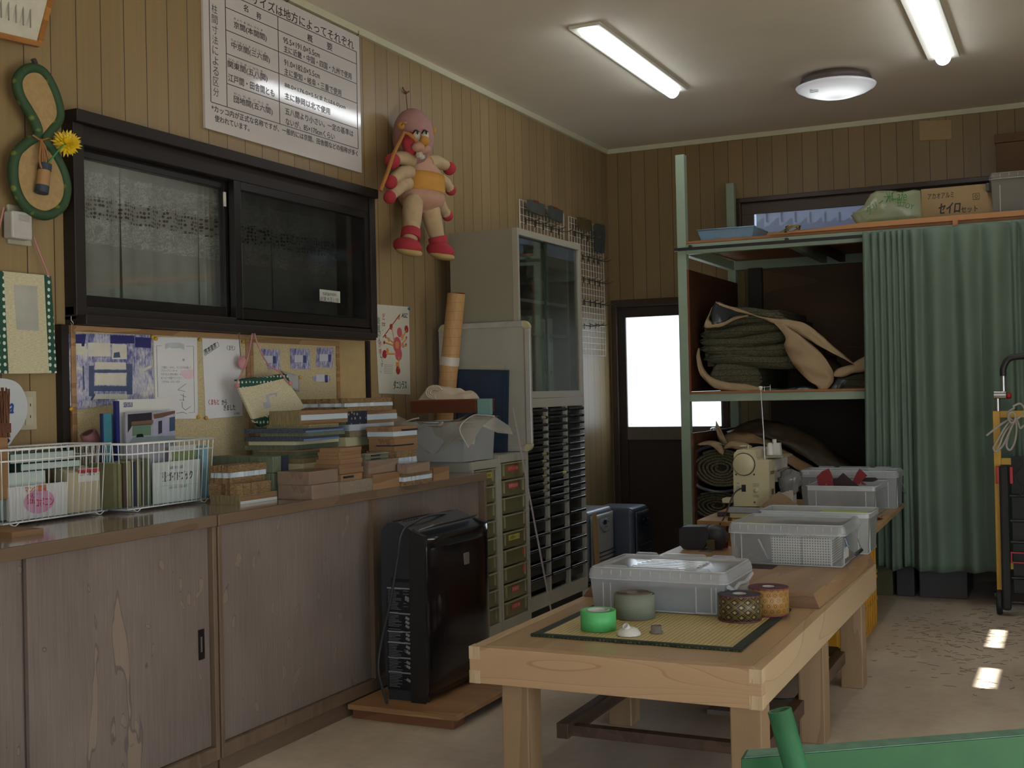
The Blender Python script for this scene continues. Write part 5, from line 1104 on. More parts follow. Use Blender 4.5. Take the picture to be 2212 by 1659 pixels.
# ---- air purifier on its wooden board
PB = .062
cA, cB = onZ(830, 1510, PB), onZ(935, 1518, PB)
px0, px1, py0 = cA.x, cB.x-.012, 3.955; py1 = onX(1048, 1135, -2.27).y+.03
pzt = onX(922, 1157, -2.25).z
t = thing('wooden_board', 'low plywood board on battens carrying the black air purifier', 'board', ((px0+px1)/2, 4.1, 0))
c1_, c2_ = onZ(775, 1513, .058), onZ(985, 1543, .058); c3_ = onZ(1092, 1478, .058)
M_PLY = wood('#A67E56', '#8A6240', 'x', .55, 8, 5, 'board_wood')
bx0_ = CX+.015
b = MB(); b.box(bx0_, -2.085, 3.86, 4.62, .038, .058); b.build('board_top', M_PLY, t, bevel=.002)
for y_ in (3.88, 4.5): b = MB(); b.box(bx0_+.01, -2.11, y_, y_+.09, 0, .038); b.build('batten', wood('#7E5234', '#6A4028', 'x', .6, 8, 5, 'batten_wood'), t, bevel=.002)
PB = .058
t = thing('air_purifier', 'tall black air purifier standing in front of the counter', 'air purifier', ((px0+px1)/2, (py0+py1)/2, PB))
M_PUR = plain('#211F1F', .3, var=.06, name='black_plastic'); M_PURD = plain('#2C2E33', .45, var=.06, name='charcoal_plastic'); M_GLOSS = plain('#171314', .12, var=.1, bump=.01, name='glossy_black_panel')
def prof(h): return h
# body as a shaped profile in the x-z plane extruded along y
bxb, bxf = px0, px1-.03
pr_ = [(bxb+.01, PB), (bxf-.005, PB), (bxf+.012, PB+.06), (bxf+.012, pzt-.02), (bxf-.03, pzt+.01), (bxb+.06, pzt+.045), (bxb+.02, pzt+.04), (bxb-.012, pzt+.01), (bxb-.016, PB+.4), (bxb-.005, PB+.1)]
b = MB(); b.prism([(x, py0+.03, z) for x, z in pr_], (0, py1-py0-.06, 0)); b.build('housing', M_PURD, t, bevel=.012, seg=3)
b = MB(); b.prism([(bxf-.045, py0+.012, PB+.0), (bxf+.02, py0+.012, PB+.0), (bxf+.026, py0+.012, PB+.05), (bxf+.026, py0+.012, pzt-.006), (bxf-.04, py0+.012, pzt+.018)], (0, .03, 0)); b.build('side_cheek', M_PUR, t, bevel=.008)
b = MB(); b.prism([(bxf-.10, py1-.04, PB+.0), (bxf+.02, py1-.04, PB+.0), (bxf+.026, py1-.04, pzt-.006), (bxf-.07, py1-.04, pzt+.022)], (0, .03, 0)); b.build('side_cheek', M_PUR, t, bevel=.008)
# bowed front door
def doorf(u_, v_):
    z = PB+.025+(pzt-.012-PB-.025)*v_; y = py0+.02+(py1-py0-.02)*u_; k_ = 1-abs(2*u_-1)**6
    return (px1-.012+.030*k_*(.6+.4*math.sin(math.pi*v_*.9+.2)), y, z)
b = MB(); b.grid(doorf, 30, 12); b.build('front_door', M_GLOSS, t, solid=.008)
q = onX(1006, 1206, px1+.012); b = MB(); b.box(px1+.012, px1+.0195, q.y-.026, q.y+.02, q.z-.024, q.z+.024); b.build('badge', plain('#6A605A', .35), t, bevel=.003)
b = MB(); b.prism([(bxb+.20, py0+.08, pzt+.030), (bxf-.02, py0+.05, pzt+.010), (bxf-.02, py1-.08, pzt+.012), (bxb+.20, py1-.12, pzt+.032)], (0, 0, .004)); b.build('control_panel', plain('#4E443A', .3, name='smoked_brown_panel'), t, bevel=.003)
b = MB()
for i in range(6): b.cbox((bxf-.03-.012*(i % 2), py0+.16+.04*i, pzt+.017), (.006, .018, .0015))
b.build('control_buttons', plain('#8E8A84', .5), t)
b = MB()
for i in range(15):
    b.cbox((bxb+.045+.0, py0+.07+.02*i, pzt+.042), (.05, .006, .004))
b.build('air_outlet_slats', plain('#15181C', .5), t)
b = MB(); b.box(bxb+.03, bxb+.13, py0+.026, py0+.032, PB+.46, PB+.472); b.build('side_grip', plain('#121214', .5), t)
# printed instructions on the side
lb = MB(); lx0, lx1 = bxb+.008, bxb+.135; lz1, lz0 = PB+.44, PB+.04
lb.box(lx0, lx1, py0+.0285, py0+.0298, lz0, lz1); l_ = lb.build('instruction_sticker', plain('#17181A', .4), t)
lb = MB()
for i, zf_ in enumerate((.99, .745, .57, .46, .315, .17)): lb.box(lx0+.002, lx1-.002, py0+.0275, py0+.0285, lz0+(lz1-lz0)*zf_-.0035, lz0+(lz1-lz0)*zf_+.002)
lb.build('section_bars', plain('#8E9094', .5), l_)
lb = MB()
for i in range(64):
    zf_ = i/64; z = lz1-.008-(lz1-lz0-.014)*zf_
    if rnd.random() < .12: continue
    w_ = rnd.uniform(.03, .062); lb.box(lx0+.006, lx0+.006+w_, py0+.0275, py0+.0283, z-.0009, z+.0009)
    if rnd.random() < .3: lb.box(lx0+.075, lx0+.075+rnd.uniform(.01, .03), py0+.0275, py0+.0283, z-.0009, z+.0009)
lb.build('printed_lines', plain('#77797C', .5), l_)
lb = MB()
for zf_ in (.90, .88, .70, .66, .62, .54, .50, .42, .37, .27, .23, .10):
    z = lz0+(lz1-lz0)*zf_; lb.cbox((lx0+.092, py0+.028, z), (.018, .0008, .010), (0, R_(25), 0))
lb.build('printed_diagrams', plain('#8A8C90', .5), l_)
c = MB(); P = lambda u, v, y=py0+.01: onY(u, v, y)
c.tube(spline([onX(972, 1110, -2.40), onX(930, 1113, -2.36), onX(895, 1128, -2.36), P(868, 1150, py0+.005), P(858, 1210), P(843, 1300), P(824, 1385), P(817, 1440, py0-.01), P(824, 1480, py0-.03), onZ(836, 1519, PB+.01)], 8), .0055, 8)
o = c.build('power_cord', plain('#2E3034', .5, name='grey_cable'), t)
# ---- steel rule leaning against the cabinets
t = thing('steel_rule', 'long thin steel rule leaning against the drawer cabinets', 'ruler', onZ(1195, 1340, 0))
pt = onX(1109, 884, DX+.03); pb = onX(1190, 1316, -2.50); pb = pb+(pb-pt)*(pb.z/(pt.z-pb.z)); dr = (pt-pb).normalized()
sd_ = Vector((0, 1, 0)); sd_ = (sd_-dr*sd_.dot(dr)).normalized(); nn = dr.cross(sd_)
b = MB(); b.prism([pb-sd_*.009, pb+sd_*.009, pt+sd_*.009, pt+sd_*.003+dr*.006, pt-sd_*.003+dr*.006, pt-sd_*.009], nn*.0015); b.build('blade', plain('#B9AEB0', .3, .35, name='satin_steel'), t)
b = MB(); L_ = (pt-pb).length
for i in range(1, 60): p = pb+dr*L_*i/60; b.prism([p-sd_*.008-dr*.0007, p-sd_*(.001 if i % 5 else -.003)-dr*.0007, p-sd_*(.001 if i % 5 else -.003)+dr*.0007, p-sd_*.008+dr*.0007], nn*.0022)
b.build('graduations', M_INK, t)
# ================================================================== BACK WALL: DOOR, TRANSOM, RACK
def BW(u, v, y=YB): return onY(u, v, y)
d1 = thing('door_1', 'dark half-glazed back door with frosted pane', 'door', (-2.75, YB, 0)); d1['kind'] = 'structure'
dx0, dx1, dz = DOOR[0], DOOR[1], DOOR[3]; gx0, gx1 = BW(1353, 800).x, BW(1558, 900).x; gz1, gz0 = BW(1353, 686).z, BW(1359, 922).z
b = MB(); b.box(dx0, dx0+.045, YB-.03, YB+.07, 0, dz); b.box(dx1-.045, dx1, YB-.03, YB+.07, 0, dz); b.box(dx0+.045, dx1-.045, YB-.03, YB+.07, dz-.05, dz); b.box(dx0+.045, dx1-.045, YB-.01, YB+.08, 0, .022); b.build('door_frame', M_BRONZE, d1, bevel=.003)
b = MB(); b.box(dx0+.046, gx0, YB, YB+.035, .02, dz-.051); b.box(gx1, dx1-.046, YB, YB+.035, .02, dz-.051); b.box(gx0, gx1, YB, YB+.035, gz1, dz-.051); b.box(gx0, gx1, YB+.01, YB+.03, .02, gz0-.10)
b.build('door_leaf', plain('#31261F', .45, var=.1, name='dark_door'), d1, bevel=.002)
b = MB(); b.box(gx0, gx1, YB-.004, YB+.035, gz0-.10, gz0); b.build('middle_rail', plain('#6E6458', .4, .3, name='dull_aluminium'), d1, bevel=.002)
def _frost(name, tint, k):
    t = NT(name); t.n.remove(t.b); a = t.add('ShaderNodeBsdfTranslucent'); a.inputs[0].default_value = lin(tint); c = t.add('ShaderNodeBsdfTransparent'); c.inputs[0].default_value = lin(tint)
    g_ = t.add('ShaderNodeBsdfGlossy'); g_.inputs['Roughness'].default_value = .3
    m = t.add('ShaderNodeMixShader'); m.inputs[0].default_value = k; t.link(a.outputs[0], m.inputs[1]); t.link(c.outputs[0], m.inputs[2])
    m2 = t.add('ShaderNodeMixShader'); m2.inputs[0].default_value = .04; t.link(m.outputs[0], m2.inputs[1]); t.link(g_.outputs[0], m2.inputs[2]); t.link(m2.outputs[0], t.out.inputs[0]); return t.m
M_FROST = _frost('frosted_glass', '#F4F8FC', .25)
b = MB(); b.face([(gx0, YB+.018, gz0), (gx1, YB+.018, gz0), (gx1, YB+.018, gz1), (gx0, YB+.018, gz1)]); b.build('frosted_pane', M_FROST, d1)
p = BW(1541, 929, YB-.05); b = MB(); b.ball(p, .026, (1, .7, .8)); b.tube([p, p+Vector((0, .05, 0))], .010, 10); b.build('door_knob', plain('#C9C6C0', .15, .9, name='chrome'), d1)
tx0, tx1, tz0, tz1 = TRW
w2 = thing('window_2', 'long low transom window above the storage rack', 'window', ((tx0+tx1)/2, YB, tz0)); w2['kind'] = 'structure'
b = MB(); f_ = .028
b.box(tx0-.02, tx1+.02, YB-.035, YB+.08, tz1-f_, tz1+.006); b.box(tx0-.02, tx1+.02, YB-.035, YB+.08, tz0, tz0+.03); b.box(tx0-.02, tx0+f_, YB-.035, YB+.08, tz0+.03, tz1-f_); b.box(tx1-f_, tx1+.02, YB-.035, YB+.08, tz0+.03, tz1-f_); b.build('window_frame', M_BRONZE, w2, bevel=.003)
gz = BW(1627, 462).z; gx = BW(1627, 480).x
def tsash(xa, xb, y):
    b = MB(); b.box(xa, xb, y, y+.03, gz, tz1-f_); b.box(xa, xb, y, y+.03, tz0+.03, tz0+.07); b.box(xa, xa+gx-tx0-f_, y, y+.03, tz0+.07, gz); b.box(xb-.05, xb, y, y+.03, tz0+.07, gz); o = b.build('window_sash', plain('#4E3E30', .4, name='bronze_sash'), w2, bevel=.002)
    b = MB(); b.face([(xa, y+.015, tz0+.07), (xb, y+.015, tz0+.07), (xb, y+.015, gz), (xa, y+.015, gz)]); b.build('window_glass', checker2('obscure', lambda: _frost('obscure_glass', '#7E8490', .72)), o)
xm = BW(1885, 440).x
tsash(tx0+f_, xm, YB+.01); tsash(xm-.03, tx1-f_, YB+.042)
# a neighbour's corrugated wall seen through the obscure transom
nb = MB(); nb.box(-2.25, 1.2, YB+.75, YB+.8, -.1, 3.6)
nbo = nb.build('neighbour_wall', plain('#8C93A8', .7, name='bluish_cladding')); struct(nbo, 'bluish outside wall seen through the transom window', 'wall')
nb = MB(); px_ = []
for u in (1658, 1690, 1720, 1752, 1784, 1815, 1845, 1862, 1895, 1925): p = onY(u, 474, YB+.72); nb.box(p.x-.008, p.x+.008, YB+.70, YB+.745, p.z-.02, p.z+.055)
nb.build('cladding_slot', plain('#1E222E', .7), nbo)
nb = MB(); p0, p1_ = onY(1625, 492, YB+.72), onY(1960, 465, YB+.72); nb.box(-2.2, 1.1, YB+.70, YB+.745, p0.z-.045, p0.z+.0); nb.build('cladding_band', plain('#4A5068', .7), nbo)

# ---- storage rack
M_GRN = plain('#8C9C88', .5, var=.06, scale=9, name='pale_green_paint'); M_DKPLY = wood('#4A2E1C', '#38200F', 'x', .5, 6, 5, 'dark_plywood'); M_PLYE = wood('#9A6438', '#7C4A26', 'x', .5, 6, 5, 'plywood_edge')
RY, RYB = 7.2, 8.40; PXW = .058
rk = thing('storage_rack', 'pale green steel storage rack with dark plywood shelves in front of the back wall', 'rack', (-.95, 7.8, 0))
rx0 = BW(1458, 335, RY).x; rx1 = .95; ztop = BW(1458, 335, RY).z
for (x, y, nm) in ((rx0, RY, 'post'), (rx0, RYB, 'post'), (rx1, RY, 'post'), (rx1, RYB, 'post')):
    b = MB(); b.box(x, x+PXW, y, y+PXW, 0, ztop if x == rx0 else ztop-.4); b.build('post', M_GRN, rk, bevel=.003)
zt1, zt0 = BW(1486, 527, RY).z, BW(1486, 549, RY).z
zm1, zm0 = BW(1490, 851, RY).z, BW(1490, 868, RY).z
def rail(name, *a, mat=M_GRN): b = MB(); b.box(*a); b.build(name, mat, rk, bevel=.002)
for (z0_, z1_) in ((zt0, zt1), (zm0, zm1), (.10, .16)):
    if z0_ > .2: rail('front_rail', rx0+PXW, rx1, RY+.004, RY+.05, z0_, z1_); rail('rear_rail', rx0+PXW, rx1, RYB+.004, RYB+.05, z0_, z1_); rail('side_rail', rx0+.006, rx0+.05, RY+PXW, RYB, z0_, z1_); rail('side_rail', rx1+.006, rx1+.05, RY+PXW, RYB, z0_, z1_)
b = MB(); b.box(rx0+PXW+.002, rx1, RY, RYB+.05, zt1+.0005, zt1+.016); b.build('top_board', M_PLYE, rk, bevel=.001)
b = MB(); b.box(rx0+PXW+.002, rx1, RY-.002, RYB+.05, zm1+.0005, zm1+.014); b.build('shelf_board', M_PLYE, rk, bevel=.001)
b = MB(); b.box(rx0+PXW+.002, -1.3, RY+.06, RYB+.05, .1605, .175); b.build('bottom_board', M_DKPLY, rk)
for ux in (1722, 1765):
    x = BW(ux, 560, RY+.3).x; rail('cross_bearer', x-.02, x+.02, RY+.05, RYB, zt0+.01, zt1, mat=M_GRN if ux == 1722 else M_DKPLY)
b = MB(); b.box(rx0+PXW, rx0+PXW+.012, RY+.012, RYB, zm1+.015, BW(1487, 582, RY).z); b.build('side_panel', M_DKPLY, rk); b = MB(); b.box(rx0+PXW-.001, rx0+PXW+.013, RY+.004, RY+.012, zm1+.015, BW(1487, 582, RY).z); b.build('panel_edge', plain('#6E3A22', .5), rk)
b = MB(); b.box(rx0+PXW, rx0+PXW+.012, RY+.02, RYB, .176, BW(1493, 936, RY).z); b.build('side_panel', wood('#6A4630', '#54341F', 'x', .5, 6, 5, 'brown_ply'), rk)
b = MB(); b.box(rx0+PXW+.09, rx1, RYB-.012, RYB+.002, zm1+.015, zt0-.01); b.build('back_panel', wood('#5E4224', '#4A3219', 'x', .6, 4, 5, 'back_ply'), rk)
b = MB(); b.box(rx0+.28, rx1, RYB+.052, RYB+.06, .0, zm0-.02); b.build('wall_shade_sheet', plain('#33291F', .7), rk)  # dark sheet standing in for the shaded wall behind the lower bay
b = MB(); b.box(BW(1620, 700, RYB-.05).x, BW(1648, 700, RYB-.05).x, RYB-.07, RYB-.014, zm1+.015, zt0); b.build('inner_post', M_BLACKW, rk)
# ---- curtain rail and curtain
t = thing('curtain_rail', 'black curtain rail along the front of the rack', 'curtain rail', (-.6, RY-.03, zt0))
p = BW(1457, 540, RY-.02); b = MB(); b.box(p.x, rx1, RY-.03, RY-.014, p.z-.009, p.z+.009); b.build('rail', plain('#1E1F22', .4), t)
for u in (1491, 1699, 1904, 2148): q = BW(u, 540-(u-1457)*.09, RY-.02); b = MB(); b.cbox((q.x, RY-.014, p.z+.012), (.02, .03, .022)); b.build('rail_bracket', plain('#2A2A2C', .4), t, bevel=.003)
M_CURT = plain('#647667', .85, var=.05, scale=5, bump=.1, name='sage_green_cloth')
cz1 = p.z+.014; cz0 = BW(2010, 1229, RY-.06).z; cxs = BW(1866, 600, RY-.06).x; cxe = rx1
pl = [BW(u, 520, RY-.06).x for u in (1880, 1896, 1911, 1924, 1937, 1949, 1962, 1991, 2057, 2117, 2182, 2200, 2245, 2300, 2360, 2420, 2500, 2560)]
ph = [0]+[i+1 for i in range(len(pl))]; xs_ = [cxs-.01]+pl
def phase(x):
    for i in range(len(xs_)-1):
        if x <= xs_[i+1]: return i+(x-xs_[i])/(xs_[i+1]-xs_[i])
    return len(xs_)-1
def curtf(a, b_):
    x = cxs+(cxe-cxs)*a; z = cz0+(cz1-cz0)*b_; d = 1-b_
    f = phase(x); i = int(f); w = xs_[min(i+1, len(xs_)-1)]-xs_[min(i, len(xs_)-2)]; amp = min(.07, w*.68)
    fold = (.5-.5*math.cos(2*math.pi*f))
    pin = math.exp(-((f-round(f))/.14)**2)
    dd = min(d/.11, 1)
    y = RY-.048-amp*(.35+.65*dd)*fold+(.028*pin*(1-dd)) - .02*d*math.sin(f*1.7+d*2)
    y -= .018*math.sin(f*3.1+d*3)*d
    sh = .05*d*math.sin(i*2.3)*min(1, d*2) if 0 < a < 1 else 0
    xo = sh*.5*math.sin(math.pi*a) - (.035*max(0, d-.35)*(1-a*8) if a < .125 else 0)
    return (x+xo*.6, y-.02, z + (.012*math.sin(f*1.3) if b_ < .01 else 0))
b = MB(); b.grid(curtf, 520, 46); tag(b.build('curtain', M_CURT, solid=.003), 'long sage green pleated curtain hanging from the rack', 'curtain')
# ---- things on top of the rack
TZ = zt1+.0165
t = thing('tray', 'shallow light blue tray at the left end of the rack top', 'tray', BW(1570, 520, RY+.05))
b = MB(); x0, x1 = BW(1508, 515, RY+.03).x, BW(1632, 505, RY+.03).x; h_ = BW(1508, 503, RY+.03).z-BW(1508, 521, RY+.03).z+.012; tub(b, x0+.02, x1-.02, RY+.03, RY+.33, TZ, TZ+h_, .02); b.build('tray_body', plain('#6F8CA4', .4, name='light_blue_plastic_tray'), t)
b = MB(); b.tube([(x0, RY+.01, TZ+h_), (x1, RY+.01, TZ+h_), (x1, RY+.35, TZ+h_), (x0, RY+.35, TZ+h_)], .005, 6, closed=True); b.build('rim', plain('#7894AA', .4), t)
b = MB(); b.cbox((x1+.0, RY+.45, TZ+.035), (.22, .09, .07), (0, 0, R_(8))); simple('wood_offcut', 'short pale wood offcut behind the blue tray', 'wood block', b, wood('#A5855E', '#8A6A48', 'x', .6, 8, 5, 'offcut_wood'))
t_c = [BW(1678, 505, RY+.12), BW(1692, 498, RY+.12), BW(1705, 491, RY+.12), BW(1716, 489, RY+.12), BW(1724, 494, RY+.12), BW(1726, 500, RY+.12)]
b = MB(); b.tube(spline(t_c), .004, 6)
for k in range(3): q = BW(1712, 495, RY+.12); b.tube([q+Vector((.05*math.cos(i*.6)*(1-.1*k), .05*math.sin(i*.6), .018*math.cos(i*.6+k)+.0)) for i in range(11)], .0035, 6, closed=True)
simple('wire_coil', 'small coil of yellowish wire on the rack top before the window', 'wire', b, plain('#8C7A3E', .35, .3, name='brass_wire'))
t = thing('plastic_sack', 'crumpled pale green plastic sack with green lettering on the rack top', 'sack', BW(1920, 488, RY+.2)); ys_ = RY+.12
SPX = [(1838,466),(1866,445),(1880,420),(1893,412),(1925,412),(1950,416),(1975,410),(1988,412),(1990,440),(1992,474),(1975,480),(1930,484),(1862,490),(1850,484)]
sp_ = [BW(u, v, ys_) for u, v in SPX]; c0 = sum(sp_, Vector((0, 0, 0)))/len(sp_)
zmin = min(p.z for p in sp_)
def sackf(u_, v_):
    k = u_*len(sp_); i = int(k) % len(sp_); q = sp_[i].lerp(sp_[(i+1) % len(sp_)], k-int(k)); a_ = v_*math.pi/2
    r = math.sin(a_)**.8; pt_ = c0.lerp(q, r); dp = math.cos(a_)*.09+.02*mnoise.noise(Vector((pt_.x*14, v_*3, pt_.z*14)))
    return (pt_.x, pt_.y-dp, max(pt_.z, TZ+.002))
b = MB(); b.grid(sackf, 56, 12); b.grid(lambda u_, v_: (lambda q: (q[0], 2*ys_-q[1]+.05*0, q[2]))(sackf(1-u_, v_)), 56, 12)
b.build('sack_film', clear('green_tinted_film', '#F2F6E4', .42, .2, '#CBD3AE', .5), t)
b = MB()
def sk(s, u, v, w, h, sl_=0, rot=0): write(b, s, BW(u, v, ys_-.112), FR_BACK @ Matrix.Rotation(R_(rot), 3, 'Z'), w, h, slant=sl_)
sk('米', 1913, 437, .045, .06); sk('Cafe', 1925, 432, .085, .055, 0, -8); sk('グリーン', 1876, 466, .15, .05, .2, 32); sk('豆', 1937, 446, .03, .045); sk('TOY', 1946, 447, .07, .03, 0, -18)
b.build('green_lettering', plain('#2E6A2E', .5), t)
b = MB(); sk('Organic', 1888, 489, .16, .03, .1, 4); b.build('lower_lettering', plain('#3E7A30', .5), t)
t = thing('cardboard_box', 'brown cardboard box with black katakana writing on the rack top', 'box', BW(2060, 480, RY+.15)); yb_ = RY+.16
x0, x1 = BW(1990, 440, yb_).x, BW(2146, 440, yb_).x; zz1 = BW(1990, 409, yb_).z
M_CARD = plain('#8E7550', .75, var=.05, name='cardboard')
b = MB(); b.box(x0, x1, yb_, yb_+.35, TZ+.0, zz1); b.build('carton', M_CARD, t, bevel=.002)
b = MB(); q = BW(2004, 431, yb_-.001); write(b, 'アカオアルミ', q, FR_BACK, BW(2060, 431, yb_).x-q.x, .033, bold=.001); q = BW(2026, 463, yb_-.001); write(b, 'セイロ', q, FR_BACK, BW(2072, 463, yb_).x-q.x, .062, slant=.12, bold=.004); q = BW(2076, 460, yb_-.001); write(b, 'セット', q, FR_BACK, BW(2112, 460, yb_).x-q.x, .035, bold=.001)
q = BW(2102, 431, yb_-.001); 
for a_, c_ in (((0, 0), (.034, 0)), ((.034, 0), (.034, .034)), ((.034, .034), (0, .034)), ((0, .034), (0, 0)), ((.008, .017), (.017, .028)), ((.017, .028), (.026, .017)), ((.026, .017), (.017, .006)), ((.017, .006), (.008, .017))): b.tube([q+Vector((a_[0], 0, a_[1])), q+Vector((c_[0], 0, c_[1]))], .0014, 4)
b.build('black_printing', plain('#2A241C', .7), t)
def clearbox(name, label, x0, x1, y0, y1, z0_, z1_, lidh=.035, mat=None, lid=True, group=None, taper=.012, lidmat=None, tabs=True, body=True):
    t = thing(name, label, 'storage box', ((x0+x1)/2, (y0+y1)/2, z0_), group); mat = mat or M_BOX
    zl = z1_-lidh if lid else z1_
    b = MB(); tub(b, x0+taper, x1-taper, y0+taper, y1-taper, z0_, zl, taper*.8, .0025); b.build('box_body', mat, t, bevel=.001)
    b = MB()
    for (cx_, cy_) in ((x0+.05, y0+.006), (x1-.05, y0+.006), (x0+.008, y0+.05), (x1-.008, y0+.05)):
        b.cbox((cx_, cy_, (z0_+zl)/2), (.004, .004, zl-z0_-.01))
    b.tube([(x0+taper, y0+taper, z0_+.003), (x1-taper, y0+taper, z0_+.003), (x1-taper, y1-taper, z0_+.003), (x0+taper, y1-taper, z0_+.003)], .003, 5, closed=True)
    b.build('moulded_rib', M_RIB, t)
    b = MB(); r_ = .02
    def rim(e, z): 
        out = []
        for cx_, cy_, a0 in ((x1-r_, y0+r_, -90), (x1-r_, y1-r_, 0), (x0+r_, y1-r_, 90), (x0+r_, y0+r_, 180)):
            for i in range(5): a = R_(a0+22.5*i); out.append(Vector((cx_+(r_+e)*math.cos(a), cy_+(r_+e)*math.sin(a), z)))
        return out
    if not lid:
        A = rim(.004, zl); b.tube(A, .0035, 5, closed=True); B_ = rim(.004, zl-.022); n = len(A); b._add(A+B_, [(i, (i+1) % n, n+(i+1) % n, n+i) for i in range(n)], True)
        b.build('rim', M_RIB, t); return t
    L0, L1, L2, L3 = rim(.006, zl-.004), rim(.008, zl+.006), rim(.002, z1_-.006), rim(-.006, z1_); L4 = rim(-.022, z1_); L5 = rim(-.028, z1_-.008); n = len(L0); V = L0+L1+L2+L3+L4+L5; F = []
    for k in range(5): F += [(k*n+i, k*n+(i+1) % n, (k+1)*n+(i+1) % n, (k+1)*n+i) for i in range(n)]
    F.append(tuple(range(5*n, 6*n))); b._add(V, F, False); b.build('lid', lidmat or mat, t)
    b = MB()
    for i in range(12): w = (i+.5)/12; b.box(x0+.03+(x1-x0-.06)*w-.0012, x0+.03+(x1-x0-.06)*w+.0012, y0-.007, y0+.002, zl-.002, z1_-.006)
    b.tube(L0, .0022, 4, closed=True); b.tube(L3, .0018, 4, closed=True); b.build('lid_rib', M_RIB, t)
    if tabs:
        b = MB()
        for yy in (y0+.012, y1-.012):
            for c_, w in (((x0*.80+x1*.20), .10), ((x0+x1)/2, .17), ((x0*.20+x1*.80), .10)):
                s_ = (x1-x0)/.46; w *= s_; b.prism([(c_-w/2, yy-.004, z1_-.004), (c_+w/2, yy-.004, z1_-.004), (c_+w/2-.015*s_, yy-.004, z1_+.010), (c_-w/2+.015*s_, yy-.004, z1_+.010)], (0, .006, 0))
        b.build('stacking_tab', mat, t)
    return t
M_BOX = clear('clear_polypropylene', '#FFFFFF', .66, .22, '#E4E9EE', .6); M_RIB = clear('plastic_rib', '#FFFFFF', .25, .2, '#ECF0F4', .5); M_LIDP = clear('frosted_lid', '#FFFFFF', .42, .12, '#ECF0F4', .55)
yb_ = RY+.1; x0 = BW(2140, 430, yb_).x; zc_ = BW(2140, 384, yb_).z
t = clearbox('storage_box', 'large cloudy lidded box at the right end of the rack top', x0, x0+.62, yb_, yb_+.42, TZ, BW(2180, 371, yb_).z, .03, clear('cloudy_box', '#FFFFFF', .15, .3, '#857E70', .4), tabs=False)
b = MB(); b.box(x0+.05, x0+.57, yb_+.03, yb_+.38, TZ+.006, TZ+.15); b.build('contents', plain('#5C5650', .7, var=.1), t)
b = MB(); b.cbox((x0-.014, yb_+.03, zc_-.05), (.02, .05, .05)); b.build('latch', plain('#3A3830', .5), t, bevel=.006)
for k, (za, zb_, ua, ub, lab) in enumerate(((438, 0, 0, 0, 'long orange-brown wood batten along the rack top edge'),)):
    q0, q1 = BW(1700, 510, RY-.01), BW(2212, 460, RY-.01); b = MB(); b.box(q0.x, rx1, RY+.004, RY+.03, TZ, TZ+.018); simple('wood_batten', lab+', behind the front one', 'batten', b, M_PLYE)
    b = MB(); zq = BW(2212, 457, RY-.01).z; b.prism([(q0.x-.1, RY-.012, TZ+.001), (rx1, RY-.012, TZ+.001), (rx1, RY-.012, zq+.012), (BW(1865, 492, RY).x, RY-.012, TZ+.03)], (0, .012, 0)); simple('wood_batten', lab+', slanting up to the right in front', 'batten', b, wood('#B07C4C', '#8E5C34', 'x', .5, 6, 5, 'orange_batten'))
b = MB(); b.cbox((BW(2064, 476, RY).x, RY-.016, BW(2064, 478, RY-.01).z), (.028, .004, .05)); simple('tape_strip', 'small wooden tab across the rack top battens', 'tab', b, wood('#B07C4C', '#8E5C34', 'z', .5, 6, 5, 'tab_wood'))
# cardboard on the back wall upper right
for k, (pxs, y_, dep, lab) in enumerate((([(2152, 366), (2230, 366), (2230, 303), (2152, 310)], YB-.42, .38, 'brown cardboard box, lower of two high on the rack at far right'), ([(2148, 310), (2230, 302), (2230, 282), (2150, 290)], YB-.42, .38, 'brown cardboard box, upper of two high on the rack at far right'))):
    P = [BW(u, v, y_) for u, v in pxs]; z0_ = P[0].z if k else TZ; b = MB(); b.box(P[0].x, P[1].x+.4, y_, y_+dep, z0_ if not k else P[0].z+.002, P[3].z)
    simple('cardboard_box', lab, 'box', b, plain('#5E4428', .75, var=.08, name='old_cardboard'), 'cardboard boxes high at the right', bevel=.003)
b = MB(); P = [BW(u, v, YB-.003) for u, v in ((1987, 304), (2055, 301), (2055, 259), (1986, 262))]; b.prism(P, (0, -.004, 0)); simple('wall_patch', 'small pale panelling offcut patched onto the back wall near the ceiling', 'panel', b, plain('#A28A5E', .5, var=.06, name='patch_panel'))

# ---- wrapped bundles on the shelves
M_KRAFT = plain('#98805F', .75, var=.1, scale=6, bump=.15, name='kraft_paper'); M_BLKP = plain('#33373C', .28, var=.15, scale=8, bump=.25, name='black_plastic_sheet')
def _rush():
    t_ = NT('dried_green_rush'); s = t_.sep(); n1 = t_.noise(t_.mapping((1, 1, 3)), 90, 3, .7); n2 = t_.noise(t_.mapping((.6, .6, 1)), 3, 3)
    w_ = t_.math('FRACT', t_.math('MULTIPLY', t_.math('ADD', s[2], t_.math('MULTIPLY', n2, .05)), 26)); ln = t_.math('LESS_THAN', w_, .12)
    t_.base(t_.mix(t_.math('MULTIPLY', ln, .7), t_.ramp(n1, [(.35, '#2C2A1D'), (.5, '#45432E'), (.65, '#605C42')]), '#1A1810')); t_.b.inputs['Roughness'].default_value = .85; t_.bump(n1, .7, .006); return t_.m
M_RUSH = _rush()
